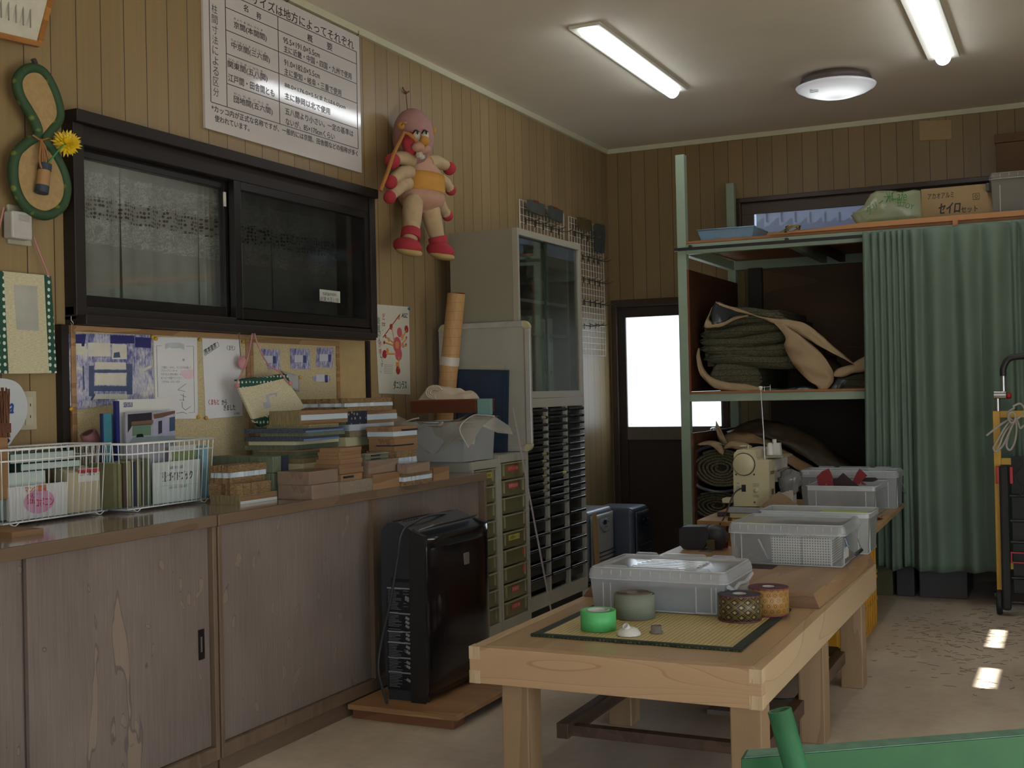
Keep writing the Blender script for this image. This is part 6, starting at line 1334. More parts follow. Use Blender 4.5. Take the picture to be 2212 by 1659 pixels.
def ribbon(mb, A, B, n=6, crumple=.006):
    a_, b_ = spline(A, n), spline(B, n); m = min(len(a_), len(b_)); k = 5
    vs = [a_[i].lerp(b_[i], j/k)+Vector((0, mnoise.noise(a_[i]*12+Vector((j*.8, 0, 0)))*crumple*3-.012*math.sin(math.pi*j/k), mnoise.noise(a_[i]*15+Vector((0, j, 0)))*crumple)) for i in range(m) for j in range(k+1)]
    mb._add(vs, [(i*(k+1)+j, i*(k+1)+j+1, (i+1)*(k+1)+j+1, (i+1)*(k+1)+j) for i in range(m-1) for j in range(k)], True)
SZ = zm1+.0145
def PB_(y, *pts): return [BW(u, v, y) for u, v in pts]
bd = thing('rush_mat_bundle', 'big pile of folded green rush mats in torn brown paper on the upper shelf', 'mat bundle', (BW(1640, 850, RY+.1).x, RY+.5, SZ))
yl = RY+.10
lay = [(1530, 1640, 812, 838), (1519, 1760, 792, 815), (1514, 1735, 770, 794), (1512, 1722, 748, 772), (1514, 1716, 728, 750), (1520, 1705, 708, 730), (1528, 1690, 694, 712)]
b = MB()
zprev = SZ+.012
for i, (ua, ub, va, vb) in enumerate(lay):
    x0, x1 = BW(ua, 780, yl).x, BW(ub, 780, yl).x; z1_ = BW(ua, va, yl).z if i else zprev; zt_ = BW(ua, lay[i+1][2] if i+1 < len(lay) else 688, yl).z if True else 0
    za, zb_ = zprev, max(zprev+.05, zt_)
    n = 40
    def lf(u_, v_, x0=x0, x1=x1, za=za, zb_=zb_, i=i):
        a_ = -math.pi/2+math.pi*v_; sag = .018*math.sin(u_*5+i)
        e = 1-abs(2*u_-1)**8; zc_ = (za+zb_)/2+sag-.0; h_ = (zb_-za)*.66*max(e, .12)
        return (x0+(x1-x0)*u_+.012*math.sin(v_*9+i), yl+.03-.05*math.cos(a_)*e+.01*mnoise.noise(Vector((u_*20, v_*4, i))), zc_+h_*math.sin(a_))
    b.grid(lf, n, 8)
    b.box(x0+.02, x1-.02, yl+.03, yl+.85, za+.004, zb_-.004); zprev = zb_-.002
b.build('mat_layers', M_RUSH, bd); zt_b = zprev
b = MB()
ribbon(b, PB_(yl-.03, (1545,652), (1600,668), (1650,686), (1700,690), (1745,702), (1790,738), (1850,790)), PB_(yl-.05, (1556,660), (1600,676), (1622,680), (1668,697), (1712,712), (1765,745), (1835,782)))
ribbon(b, PB_(yl-.06, (1672,697), (1697,728), (1694,748), (1712,784), (1742,818), (1764,834), (1768,848)), PB_(yl-.04, (1706,702), (1742,735), (1778,768), (1798,800), (1800,822), (1790,838), (1776,850)))
ribbon(b, PB_(yl-.05, (1509,752), (1505,775), (1515,812), (1545,838), (1600,846), (1650,842)), PB_(yl-.02, (1512,752), (1514,775), (1526,806), (1562,824), (1615,830), (1648,839)))
ribbon(b, PB_(yl-.04, (1534,672), (1522,706), (1545,706), (1560,704), (1590,690), (1618,684)), PB_(yl-.02, (1540,662), (1532,690), (1548,698), (1562,694), (1592,682), (1616,680)))
b.build('kraft_wrapping', M_KRAFT, bd, solid=.002)
b = MB(); ribbon(b, PB_(yl-.035, (1538,700), (1537,672), (1550,652), (1580,664), (1616,676)), PB_(yl-.015, (1552,704), (1560,704), (1566,698), (1580,686), (1612,682)))
ribbon(b, PB_(yl-.045, (1650,842), (1690,852), (1730,856), (1766,850)), PB_(yl-.02, (1655,838), (1700,840), (1735,834), (1760,836)))
b.build('black_lining', M_BLKP, bd, solid=.002)
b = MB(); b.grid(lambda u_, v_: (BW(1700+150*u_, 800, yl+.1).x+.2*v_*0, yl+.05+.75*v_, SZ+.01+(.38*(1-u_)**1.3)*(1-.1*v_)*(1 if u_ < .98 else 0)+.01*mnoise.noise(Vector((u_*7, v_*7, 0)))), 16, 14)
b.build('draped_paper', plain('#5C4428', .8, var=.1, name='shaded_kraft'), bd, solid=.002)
b2 = thing('rush_mat_bundle', 'small dark mat bundle on the upper shelf, half behind the curtain', 'mat bundle', (BW(1860, 850, RY+.1).x, RY+.4, SZ))
b = MB(); x0, x1 = BW(1800, 830, yl).x, BW(1960, 830, yl).x
b.grid(lambda u_, v_: (x0+(x1-x0)*u_, yl+.6*v_, SZ+.002+.09*math.sin(math.pi*min(1, u_*.7+.12))*(.9+.1*math.cos(v_*7))), 14, 8); b.face([(x0, yl, SZ), (x1, yl, SZ)]+[(x1-(x1-x0)*i/8, yl, SZ+.002+.09*math.sin(math.pi*min(1, (1-i/8)*.7+.12))) for i in range(9)]); b.build('mat_layers', M_RUSH, b2)
b = MB(); ribbon(b, PB_(yl-.03, (1800,806), (1812,795), (1840,785), (1880,765), (1920,760)), PB_(yl-.05, (1802,814), (1818,814), (1845,806), (1880,800), (1920,790))); b.build('kraft_wrapping', M_KRAFT, b2, solid=.002)
b = MB(); ribbon(b, PB_(yl-.04, (1789,842), (1800,830), (1810,815), (1822,818)), PB_(yl-.03, (1795,846), (1812,845), (1822,835), (1830,822))); b.build('black_lining', M_BLKP, b2, solid=.002)
# rolls on the lower shelf
def _rollend():
    t_ = NT('rolled_rush_end'); n1 = t_.noise(t_.co(), 110, 3, .7); t_.base(t_.ramp(n1, [(.35, '#332E22'), (.5, '#575039'), (.65, '#746A4E')])); t_.b.inputs['Roughness'].default_value = .85; t_.bump(n1, .7, .006); return t_.m
M_REND = _rollend()
def roll(label, uc, vc, rx, rz, y, zbase, group, turns=6, wrap=True):
    c = BW(uc, vc, y); t = thing('rolled_rush_mats', label, 'rolled mat', (c.x, y+.4, zbase), group)
    b = MB(); b.T = Matrix.Translation(c) @ Matrix.Diagonal((rx, 1, rz, 1)); R1 = .92
    ring = [(R1*math.cos(a), 0, R1*math.sin(a)) for a in [2*math.pi*i/40 for i in range(40)]]; b.prism(ring, (0, .9, 0), True); b.build('roll_body', plain('#2B2A20', .8, var=.15, scale=40, name='dark_rush'), t)
    b = MB()
    pts = []
    for i in range(turns*26+1):
        a = 2*math.pi*i/26; r = .14+.80*i/(turns*26); pts.append(c+Vector((rx*r*math.cos(a+2.2)*(1+.06*math.sin(3*a)), -.010, rz*r*math.sin(a+2.2)-(.25*rz*(1-r) if False else 0))))
    b.tube(pts, rz*.074, 6); b.build('spiral_layers', M_REND, t)
    if wrap:
        b = MB(); ring = [Vector((math.cos(a)*(1.10+.05*mnoise.noise(Vector((a*2, 0, vc)))), 0, math.sin(a)*(1.12+.06*mnoise.noise(Vector((a*2.3, 3, vc)))))) for a in [2*math.pi*i/44 for i in range(44)]]
        vs = []; 
        for s_, (k_, yy) in enumerate(((.97, -.02), (1.08, -.05), (1.12, .05), (1.06, .9))):
            vs += [c+Vector((p.x*rx*k_, yy+.015*mnoise.noise(Vector((p.x*4, p.z*4, s_))), p.z*rz*k_)) for p in ring]
        b._add(vs, [(s_*44+i, s_*44+(i+1) % 44, (s_+1)*44+(i+1) % 44, (s_+1)*44+i) for s_ in range(3) for i in range(44)], True); b.build('black_wrapping', M_BLKP, t)
    return t
yr = RY+.10
z_low = BW(1550, 1128, yr).z
roll('large roll of rush mats in black plastic on the lower shelf', 1558, 1012, .20, .125, yr, .3, 'rolled mats on the lower shelf')
roll('grey-green roll of rush mats under the black-wrapped roll', 1550, 1092, .19, .092, yr-.0, .3, 'rolled mats on the lower shelf', 5, False)
roll('lowest roll of rush mats half behind the plywood table', 1548, 1156, .19, .092, yr+.02, .2, 'rolled mats on the lower shelf', 5, False)
roll('bottom roll of rush mats hidden behind the workbench clutter', 1550, 1219, .19, .09, yr+.02, .18, 'rolled mats on the lower shelf', 5, False)
t = thing('wrapped_bundle', 'long bundle of brown paper and dark plastic sloping down behind the sewing machine', 'bundle', (BW(1680, 1050, yr).x, yr+.4, .6))
b = MB(); ribbon(b, PB_(yr+.06, (1528,992), (1548,960), (1580,935), (1640,942), (1700,975), (1760,1010), (1860,1065)), PB_(yr-.0, (1560,985), (1572,968), (1600,958), (1650,962), (1700,1000), (1765,1045), (1850,1095)), crumple=.012)
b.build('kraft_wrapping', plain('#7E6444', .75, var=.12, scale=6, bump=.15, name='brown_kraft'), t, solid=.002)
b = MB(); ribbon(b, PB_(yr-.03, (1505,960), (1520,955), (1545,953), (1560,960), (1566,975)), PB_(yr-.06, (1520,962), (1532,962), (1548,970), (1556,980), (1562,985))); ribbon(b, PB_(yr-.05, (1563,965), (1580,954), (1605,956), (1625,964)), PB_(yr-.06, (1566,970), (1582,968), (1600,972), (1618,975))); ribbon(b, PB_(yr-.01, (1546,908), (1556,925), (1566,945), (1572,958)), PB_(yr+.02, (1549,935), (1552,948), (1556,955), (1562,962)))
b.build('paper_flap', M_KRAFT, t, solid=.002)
b = MB(); ribbon(b, PB_(yr+.2, (1570,932), (1640,905), (1720,925), (1800,975), (1880,1030)), PB_(yr+.1, (1580,950), (1650,945), (1720,975), (1790,1020), (1870,1070)), crumple=.015); ribbon(b, PB_(yr-.0, (1640,970), (1700,1005), (1760,1050), (1850,1100)), PB_(yr-.02, (1650,1000), (1700,1040), (1750,1080), (1840,1120)), crumple=.012)
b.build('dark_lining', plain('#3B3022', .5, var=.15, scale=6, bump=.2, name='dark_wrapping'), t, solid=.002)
# ---- crates under the curtain
for k, (ua, ub, va, vb, col, lab) in enumerate(((1985, 2092, 1292, 1225, '#3C3A38', 'dark grey crate under the curtain, right of the smaller one'), (1935, 1975, 1290, 1225, '#383634', 'dark grey crate under the curtain, middle of three'), (1885, 1928, 1288, 1225, '#56502E', 'dull yellow-green sack box under the curtain, left of three'))):
    c0, c1 = onZ(ua, va, .0), onZ(ub, va, .0); t = thing('crate', lab, 'crate', ((c0.x+c1.x)/2, 7.5, 0), 'boxes under the curtain'); b = MB(); b.box(c0.x, c1.x, 7.27, 7.7, 0, .33); b.build('crate_body', plain(col, .6, var=.15), t, bevel=.004); b = MB(); b.box(c0.x+.004, c1.x-.004, 7.274, 7.7, .3305, .332); b.build('top', plain('#2A2826', .6), t)
# ---- heaters by the door
def heater(label, x0, x1, y0, y1, h, col, colf, side):
    t = thing('fan_heater', label, 'heater', ((x0+x1)/2, (y0+y1)/2, 0), 'two heaters by the back door'); m = plain(col, .35, .4, var=.05, name='metallic_plastic'); mf = plain(colf, .35, .3, var=.05, name='heater_front')
    b = MB(); b.box(x0, x1-.02, y0, y1, .02, h-.02); b.build('casing', m, t, bevel=.03, seg=4)
    b = MB(); b.box(x0-.01, x1+.01, y0-.01, y1+.01, 0, .022); b.build('base', plain('#2E2E30', .5), t, bevel=.004)
    def ff(u_, v_): return (x1-.012+.022*math.sin(math.pi*u_)**.4*(1-.5*v_*v_), y0+.03+(y1-y0-.06)*u_, .05+(h-.10)*v_)
    b = MB(); b.grid(ff, 14, 14); f_o = b.build('front_panel', mf, t, solid=.006)
    ym_ = (y0+y1)/2
    b = MB(); b.lathe([(.001, .006), (.075, .004), (.082, 0)], (x1+.008, ym_, h-.115), (1, 0, .25), 28, sx=.62 if side else .62, sy=1.0); b.build('control_oval', plain('#A2A6AC' if side == 0 else '#2A2E36', .3, .4), t)
    b = MB(); b.cbox((x1+.015, ym_-.01, h-.105), (.003, .05, .028)); b.build('display', plain('#23272E', .2), t)
    b = MB()
    for dy in (-.05, -.035, .035, .05): b.cbox((x1+.014, ym_+dy, h-.105), (.004, .008, .008))
    for dy in (-.02, .0, .02): b.cbox((x1+.017, ym_+dy, h-.135), (.004, .01, .006))
    b.build('buttons', plain('#50545C', .4), t)
    for i in range(6): b = MB(); b.cbox((x1+.006, ym_, .07+i*.026), (.014, y1-y0-.1, .008)); b.build('louvre', plain('#1E2024', .4), t, bevel=.002)
h1 = onZ(1330, 1215, 0)
H0 = onX(1275, 1093, -2.80)
def heaterY(ua, ub, x, vt): return onX(ua, 1150, x).y, onX(ub, 1150, x).y, onX((ua+ub)/2, vt, x).z
# the near one faces into the room (+x side seen), the far one beside it
a_, c_, hh = heaterY(1277, 1334, -2.78, 1096); heater('pale silver fan heater, nearer the tray cabinet of the two', -3.08, -2.79, a_+.02, c_-.0, hh+.01, '#8D93A2', '#A9ABA8', 0)
a2_, c2_, hh2 = heaterY(1344, 1396, -2.70, 1092); heater('dark metallic fan heater, nearer the back door of the two', -2.98, -2.66, max(c_+.03, a2_-.1), c2_+.0, hh2+.01, '#5A6070', '#3E434E', 1)
b = MB(); q = [onX(1273, 1105, -2.745), onX(1277, 1105, -2.745), onX(1302, 1205, -2.72), onX(1296, 1235, -2.72)]
b.prism([(-2.76, a_+.012, .0), (-2.76, a_+.10, .0), (-2.76, a_+.03, hh-.01), (-2.76, a_-.03, hh-.01)], (.006, 0, 0)); simple('leaning_board', 'narrow tan board leaning against the pale silver heater', 'board', b, plain('#A07E50', .6, var=.06, name='tan_board'))
# ================================================================== WORKBENCH AND WHAT STANDS ON IT
TX0, TX1, TY0, TY1, TT, AH = -1.722, -.806, 3.278, 5.38, .46, .112
def _pine(name, c1, c2, c3, rings, axis='x', warp=1.5):
    t = NT(name); st = {'x': (.10, 1, 1), 'y': (1, .10, 1)}[axis]; n = t.noise(t.mapping(st), warp, 2, .4, .3)
    rg = t.math('FRACT', t.math('MULTIPLY', n, rings)); ln = t.math('GREATER_THAN', rg, .93); fine = t.noise(t.mapping(tuple(a*40 if a == 1 else 2 for a in st)), 3, 3)
    c = t.mix(t.math('MULTIPLY', rg, .35), c1, c2); c = t.mix(t.math('MULTIPLY', ln, .4), c, c3); c = t.mix(t.math('MULTIPLY', fine, .2), c, c2)
    t.base(c); t.b.inputs['Roughness'].default_value = .42; t.bump(fine, .05, .001); return t.m
M_APR = _pine('planed_cedar_front', '#BE9E7A', '#B28E68', '#94684A', 26, 'x', 3.6); M_APRS = _pine('planed_cedar_side', '#C2A986', '#B2946C', '#967454', 14, 'y', 3.0); M_END = wood('#CDB592', '#B0946E', 'z', .6, 90, 3, 'end_grain')
M_TOP = wood('#B59A76', '#A38763', 'y', .32, 7, 5, 'bench_top_wood', .04); M_LEG = wood('#9C8060', '#876B4B', 'z', .5, 8, 5, 'bench_leg_wood'); M_STR = wood('#5A4436', '#463428', 'y', .5, 8, 5, 'dark_stretcher_wood')
wbn = thing('workbench', 'long low wooden workbench with finger-jointed corners', 'workbench', ((TX0+TX1)/2, (TY0+TY1)/2, 0))
b = MB(); b.box(TX0, TX1, TY0, TY0+.042, TT-AH, TT); b.build('front_apron', M_APR, wbn, bevel=.0015)
for x in (TX0, TX1-.036): b = MB(); b.box(x, x+.036, TY0+.042, TY1-.036, TT-AH, TT); b.build('side_apron', M_APRS, wbn, bevel=.0015)
b = MB(); b.box(TX0, TX1, TY1-.036, TY1, TT-AH, TT); b.build('rear_apron', M_APRS, wbn, bevel=.0015)
for x in (TX0, TX1-.036):
    for z in (TT-.038, TT-AH): b = MB(); b.box(x-.0008 if x == TX0 else x, x+.036+(0 if x == TX0 else .0008), TY0-.0012, TY0+.0415, z-.0006, z+.0386); b.build('end_grain_tenon', M_END, wbn)
b = MB(); n = 9; xs = [TX0+.036+(TX1-TX0-.072)*i/n for i in range(n+1)]
for i in range(n): b.box(xs[i]+.0004, xs[i+1]-.0004, TY0+.042, TY1-.036, TT-.03, TT+(.0005 if i % 2 else 0))
b.build('top_boards', M_TOP, wbn)
fy = onX(1645, 1560, -.81).y; ly = onX(1142, 1580, -1.54).y; my, ry = 4.18, 5.0
for (x0, x1, y0) in ((-.90, -.81, fy), (-.90, -.81, my), (-.90, -.81, ry), (-1.63, -1.54, ly), (-1.60, -1.51, my-.03), (-1.63, -1.54, ry)):
    b = MB(); b.box(x0, x1, y0, y0+.10, 0, TT-.031); b.build('leg', M_LEG, wbn, bevel=.004)
b = MB(); b.box(-1.52, -.88, 3.60, 3.64, .115, .15); b.build('stretcher', M_STR, wbn, bevel=.002)
b = MB(); b.box(-1.555, -1.515, 3.56, 5.06, .115, .165); b.build('stretcher', M_STR, wbn, bevel=.002)
b = MB(); b.box(-.92, -.88, 3.66, 5.06, .10, .15); b.build('stretcher', M_STR, wbn, bevel=.002)
b = MB(); b.box(-1.5, -.92, 5.04, 5.08, .115, .15); b.build('stretcher', M_STR, wbn, bevel=.002)
b = MB(); b.box(-1.3, -.93, 4.42, 4.66, 0, .018); simple('floor_board', 'thin flat board lying on the floor under the workbench', 'board', b, plain('#7E7062', .7))
b = MB(); b.tube(spline([(-1.30, 4.62, .004), (-1.2, 4.7, .004), (-1.05, 4.66, .022), (-1.0, 4.8, .006), (-.95, 5.0, .004)]), .003, 6); simple('floor_cable', 'thin dark cable lying under the workbench', 'cable', b, plain('#26262A', .5))
# thick board lying on the far half
BT = .511
M_BRD = wood('#A58563', '#8E6C4C', 'y', .4, 9, 4, 'thick_board_wood'); M_BRE = wood('#80603F', '#684A32', 'x', .6, 30, 4, 'thick_board_end')
bo = thing('thick_board', 'thick plank with worn sloping edges lying on the far half of the workbench', 'board', (-1.27, 4.85, TT+.001))
yl_ = 4.245; X0, X1 = TX0+.005, -.832
P0 = [(X0, yl_-.03, TT+.001), (X1, yl_, TT+.001), (-.812, 5.40, TT+.001), (X0, 5.40, TT+.001)]; P1 = [(X0+.035, yl_-.02, BT), (X1-.022, yl_+.005, BT), (-.842, 5.40, BT), (X0+.03, 5.40, BT)]
b = MB(); b._add(P0+P1, [(3, 2, 1, 0), (4, 5, 6, 7), (1, 2, 6, 5), (2, 3, 7, 6), (3, 0, 4, 7)]); b.build('plank', M_BRD, bo)
b = MB(); b._add([Vector(p)+Vector((0, -.0004, 0)) for p in (P0[0], P0[1], P1[1], P1[0])], [(0, 1, 2, 3)]); b.build('end_grain', M_BRE, bo)
b = MB()
for i in range(26):
    u_ = rnd.random(); p = Vector((-.842+.02*rnd.random(), 4.5+.45*u_+.0, BT+.0006)); b.prism([p, p+Vector((rnd.uniform(-.02, .02), rnd.uniform(.01, .05), 0)), p+Vector((rnd.uniform(-.01, .012), rnd.uniform(.01, .04), 0))], (0, 0, .0004))
b.build('whitish_scuffs', plain('#B5A488', .7), bo)
q0, q1 = onZ(1598, 1226, BT), onZ(1690, 1216, BT); b = MB(); b.box(q0.x, q1.x, q0.y-.01, q0.y+.10, BT-.002, BT+.001); b.build('dark_slot', plain('#2E2018', .6), bo)
# mat sample
MT = TT+.009
ms = thing('tatami_sample', 'rectangular woven rush mat sample with dark green braided edge on the workbench', 'mat', (-1.26, 3.83, TT+.001))
def _tat():
    t = NT('woven_rush_face'); s = t.sep(); w1_ = t.math('SINE', t.math('MULTIPLY', s[0], 2*math.pi/.0145)); w2_ = t.noise(t.mapping((8, 90, 1)), 6, 2)
    f = t.math('ADD', t.math('MULTIPLY', w1_, .10), t.math('MULTIPLY', w2_, .8)); t.base(t.ramp(f, [(.15, '#A08E5C'), (.4, '#BCAA74'), (.75, '#CCBC8C')])); t.b.inputs['Roughness'].default_value = .55; t.bump(t.math('ADD', w1_, w2_), .35, .002); return t.m
x0, x1, y0, y1 = -1.600, -.915, 3.475, 4.175
b = MB(); b.box(x0+.02, x1-.02, y0+.02, y1-.005, TT+.001, MT-.001); b.build('woven_face', _tat(), ms)
M_BRAID = _brocade('#1B241C', '#56603A', 'dark_green_braid', 75)
for a_ in ((x0, x0+.032, y0+.022, y1), (x1-.032, x1, y0+.022, y1), (x0-.002, x1+.002, y0-.002, y0+.022)):
    b = MB(); b.box(*a_, TT+.0008, MT+.001); b.build('braided_edge', M_BRAID, ms, bevel=.003)
# lidded box
def bx(ul, ur, v, yf, off=0): return onY(ul, v, yf).x, onY(ur, v, yf).x
yf = 3.94; x0, x1 = bx(1273, 1566, 1240, yf); zt = onY(1555, 1238, yf).z
t = clearbox('storage_box', 'empty clear lidded storage box on the woven mat at the near half of the workbench', x0, x1, yf, yf+.36, MT+.002, zt, .034, group='clear storage boxes', lidmat=M_LIDP)
b = MB(); xa, xb_ = bx(1502, 1548, 1290, yf+.004)
for x in (xa, xb_-.004): b.box(x, x+.004, yf+.004, yf+.010, MT+.006, zt-.034)
b.box(xa, xb_, yf+.004, yf+.010, MT+.006, MT+.011); xa2, _ = bx(1318, 1330, 1290, yf+.004); b.box(xa2, xa2+.003, yf+.004, yf+.01, MT+.006, zt-.034); b.build('corner_post', M_RIB, t)
b = MB()
for i in range(6):
    yy = yf+.07+.036*i; b.box(x0+.12+.005*i, x1-.13, yy, yy+.016, zt-.0075, zt-.002)
b.build('lid_grooves', M_LIDP, t, bevel=.002)
b = MB(); b.tube(spline([(x1+.006, yf+.02, zt-.05), (x1+.014, yf+.06, zt-.065), (x1+.014, yf+.13, zt-.055), (x1+.014, yf+.22, zt-.06), (x1+.006, yf+.34, zt-.05)]), .008, 6); b.build('grip_flange', M_RIB, t)
b = MB(); b.box(x0+.05, x1-.06, yf+.04, yf+.32, MT+.0045, MT+.03); simple('box_contents', 'bluish grey sheet pile inside the empty-looking lidded box', 'sheets', b, plain('#7E8A98', .6, var=.04), bevel=.004)
# tapes and rolls
def cyl_at(ul, ur, vb, z0_, dy=0):
    d = .0
    uc = (ul+ur)/2; f = onZ(uc, vb, z0_); r = (onY(ur, vb, f.y+.05).x-onY(ul, vb, f.y+.05).x)/2; c = onZ(uc, vb, z0_); dirv = Vector((c.x, c.y, 0)).normalized(); return c+dirv*r*.97, r
def tape(name, label, ul, ur, vt, vb, outer, core, ri, top=None, cat='tape', group=None, rim=None):
    c, r = cyl_at(ul, ur, vb, MT+.001); h = onY((ul+ur)/2, vt, c.y-r*.6).z-MT-.001; t = thing(name, label, cat, c, group)
    b = MB(); b.lathe([(ri, 0), (r, 0), (r, h), (ri, h), (ri, 0)], c, n=48, caps=False); b.build('wound_tape', outer, t)
    if top:
        b = MB(); b.lathe([(r-.001, h+.0004), (ri+.002, h+.0006), (ri+.002, h+.0002)], c, n=48, caps=False)
        b.build('wound_edge', top, t)
    b = MB(); b.lathe([(ri-.003, .001), (ri+.0005, .001), (ri+.0005, h+.001), (ri-.003, h+.001), (ri-.003, .001)], c, n=40, caps=False); b.build('core', core, t)
    if rim:
        for z in (.002, h-.002): b = MB(); b.lathe([(r+.0006, z-.0018), (r+.0012, z), (r+.0006, z+.0018)], c, n=48, caps=False); b.build('rim_line', rim, t)
    return t, c, r, h
def cylmat(name, fn):
    t = NT(name); s = t.sep(); at_ = t.math('ARCTAN2', s[1], s[0]); fn(t, at_, s[2]); t.b.inputs['Roughness'].default_value = .45; return t.m
M_GT = plain('#5CBE70', .45, var=.03, name='green_tape'); tape('packing_tape', 'bright green roll of tape on the woven mat', 1257, 1329, 1322, 1366, M_GT, plain('#C4C8CA', .5), .037, M_GT)
def bro(c_bg, c_a, c_b, mode):
    def fn(t, at_, z):
        k = .062
        u_ = t.math('MULTIPLY', at_, k); 
        if mode == 'diamond':
            A = t.math('ADD', t.math('MULTIPLY', u_, 26), t.math('MULTIPLY', z, 30)); B = t.math('SUBTRACT', t.math('MULTIPLY', u_, 26), t.math('MULTIPLY', z, 30))
            fa, fb = t.math('FRACT', A), t.math('FRACT', B); l1_ = t.math('LESS_THAN', t.math('ABSOLUTE', t.math('SUBTRACT', fa, .1)), .05); l2_ = t.math('LESS_THAN', t.math('ABSOLUTE', t.math('SUBTRACT', fb, .1)), .05)
            l3_ = t.math('LESS_THAN', t.math('ABSOLUTE', t.math('SUBTRACT', fa, .92)), .03); l4_ = t.math('LESS_THAN', t.math('ABSOLUTE', t.math('SUBTRACT', fb, .92)), .03)
            da, db = t.math('ABSOLUTE', t.math('SUBTRACT', fa, .5)), t.math('ABSOLUTE', t.math('SUBTRACT', fb, .5)); fl_ = t.math('LESS_THAN', t.math('MAXIMUM', da, db), .2); ct = t.math('LESS_THAN', t.math('MAXIMUM', da, db), .09)
            ln = t.math('MAXIMUM', t.math('MAXIMUM', l1_, l2_), t.math('MAXIMUM', l3_, l4_)); c = t.mix(ln, c_bg, c_a); c = t.mix(fl_, c, c_a); c = t.mix(ct, c, c_b)
        else:
            X_, Y_ = t.math('MULTIPLY', u_, 48), t.math('MULTIPLY', z, 48); R3 = 1.7320508; ds = []
            for o in (0, 1):
                ax_ = t.math('ABSOLUTE', t.math('SUBTRACT', t.math('FRACT', t.math('ADD', X_, 100+.5*o)), .5)); ay_ = t.math('ABSOLUTE', t.math('SUBTRACT', t.math('MULTIPLY', t.math('FRACT', t.math('ADD', t.math('DIVIDE', Y_, R3), 100+.5*o)), R3), R3/2))
                ds.append(t.math('MAXIMUM', ax_, t.math('ADD', t.math('MULTIPLY', ax_, .5), t.math('MULTIPLY', ay_, R3/2))))
            hd_ = t.math('SUBTRACT', .5, t.math('MINIMUM', ds[0], ds[1])); e = t.math('LESS_THAN', hd_, .05); e2 = t.math('LESS_THAN', t.math('ABSOLUTE', t.math('SUBTRACT', hd_, .19)), .035); e3 = t.math('GREATER_THAN', hd_, .4)
            c = t.mix(t.math('MAXIMUM', e, t.math('MAXIMUM', e2, e3)), c_bg, c_a)
        t.base(c)
    return fn
M_B1 = cylmat('diamond_brocade', bro('#221B20', '#7E6E3C', '#B5A070', 'diamond')); M_B2 = cylmat('hexagon_brocade', bro('#7A4A36', '#B89A48', '#C0A868', 'hex'))
tape('brocade_ribbon_roll', 'dark brocade ribbon roll with gold diamonds and flowers on the mat', 1553, 1644, 1287, 1346, M_B1, plain('#BDBCB8', .5), .022, plain('#2E2A34', .6, var=.1, name='wound_navy'), 'ribbon', 'brocade ribbon rolls', plain('#6A2A3E', .5))
tape('brocade_ribbon_roll', 'red-gold brocade ribbon roll with hexagons, right of the dark one', 1618, 1704, 1271, 1333, M_B2, plain('#BDBCB8', .5), .02, plain('#4A2030', .6, var=.1, name='wound_maroon'), 'ribbon', 'brocade ribbon rolls', plain('#7A2A3E', .5))
c, r = cyl_at(1326, 1414, 1341, MT+.001); h = onY(1370, 1289, c.y-r).z-MT; t = thing('fabric_roll', 'loosely wound grey-green woven edging roll in front of the lidded box', 'roll', c)
def _sage():
    t_ = NT('sage_woven_edging'); s = t_.sep(); a_ = t_.math('MULTIPLY', t_.math('ARCTAN2', s[1], s[0]), 14); w_ = t_.math('SINE', t_.math('ADD', t_.math('MULTIPLY', t_.math('PINGPONG', a_, 1.5), 6), t_.math('MULTIPLY', s[2], 900)))
    t_.base(t_.ramp(w_, [(.2, '#737A6C'), (.8, '#868D7E')])); t_.b.inputs['Roughness'].default_value = .7; t_.bump(w_, .3, .001); return t_.m
sp_ = []
for i in range(150): a = i*.3; rr_ = r*(.34+.62*(i/150)) if i < 126 else r*(.86+.14*((i-126)/24)*1.0); sp_.append(Vector((rr_*math.cos(a+.6), rr_*math.sin(a+.6), 0)))
b = MB(); n = len(sp_); b._add([c+p for p in sp_]+[c+p+Vector((0, 0, h*(1 if i < 120 else 1-.06*(i-120)/30))) for i, p in enumerate(sp_)], [(i, i+1, n+i+1, n+i) for i in range(n-1)], True); b.build('wound_edging', _sage(), t, solid=.0016)
b = MB(); b.lathe([(r*.9, h*.93), (r*.35, h*.96)], c, n=40, caps=False); b.build('wound_layers', plain('#6E6C5E', .8, var=.2, scale=60, name='wound_brown_sage'), t)
b = MB(); b.tube([c+p+Vector((0, 0, h+.0005)) for p in sp_[:126]], .0011, 4); b.build('maroon_selvage', plain('#6A5650', .6), t)
c, r = cyl_at(1334, 1383, 1376, MT+.001); t = thing('plastic_spout', 'small white domed plastic spout part on the mat', 'plastic part', c)
b = MB(); b.lathe([(r, 0), (r, .003), (r*.96, .008), (r*.75, .018), (r*.4, .024), (0, .026)], c, n=32); b.build('dome', plain('#D6D2CA', .35, name='white_plastic'), t)
dv = Vector((-.25, -.75, .75)).normalized(); c2 = c+Vector((0, -.006, .018)); b = MB(); b.lathe([(.011, -.01), (.011, .02), (.0085, .02), (.0085, 0)], c2, dv, 20); b.build('spout', plain('#D6D2CA', .35, name='white_plastic'), t); b = MB(); b.lathe([(.0082, .0), (0, .0002)], c2+dv*.004, dv, 16); b.build('spout_hole', plain('#4A3A38', .6), t)
c, r = cyl_at(1404, 1432, 1369, MT+.001); t = thing('grey_cap', 'small grey translucent plastic cap right of the white spout part', 'plastic part', c); b = MB(); b.lathe([(r, 0), (r, .003), (r*.82, .004), (r*.78, .022), (r*.66, .022), (r*.66, .004), (0, .004)], c, n=28); b.build('cap', clear('grey_cap_plastic', '#FFFFFF', .2, .2, '#9A948C', .4), t)
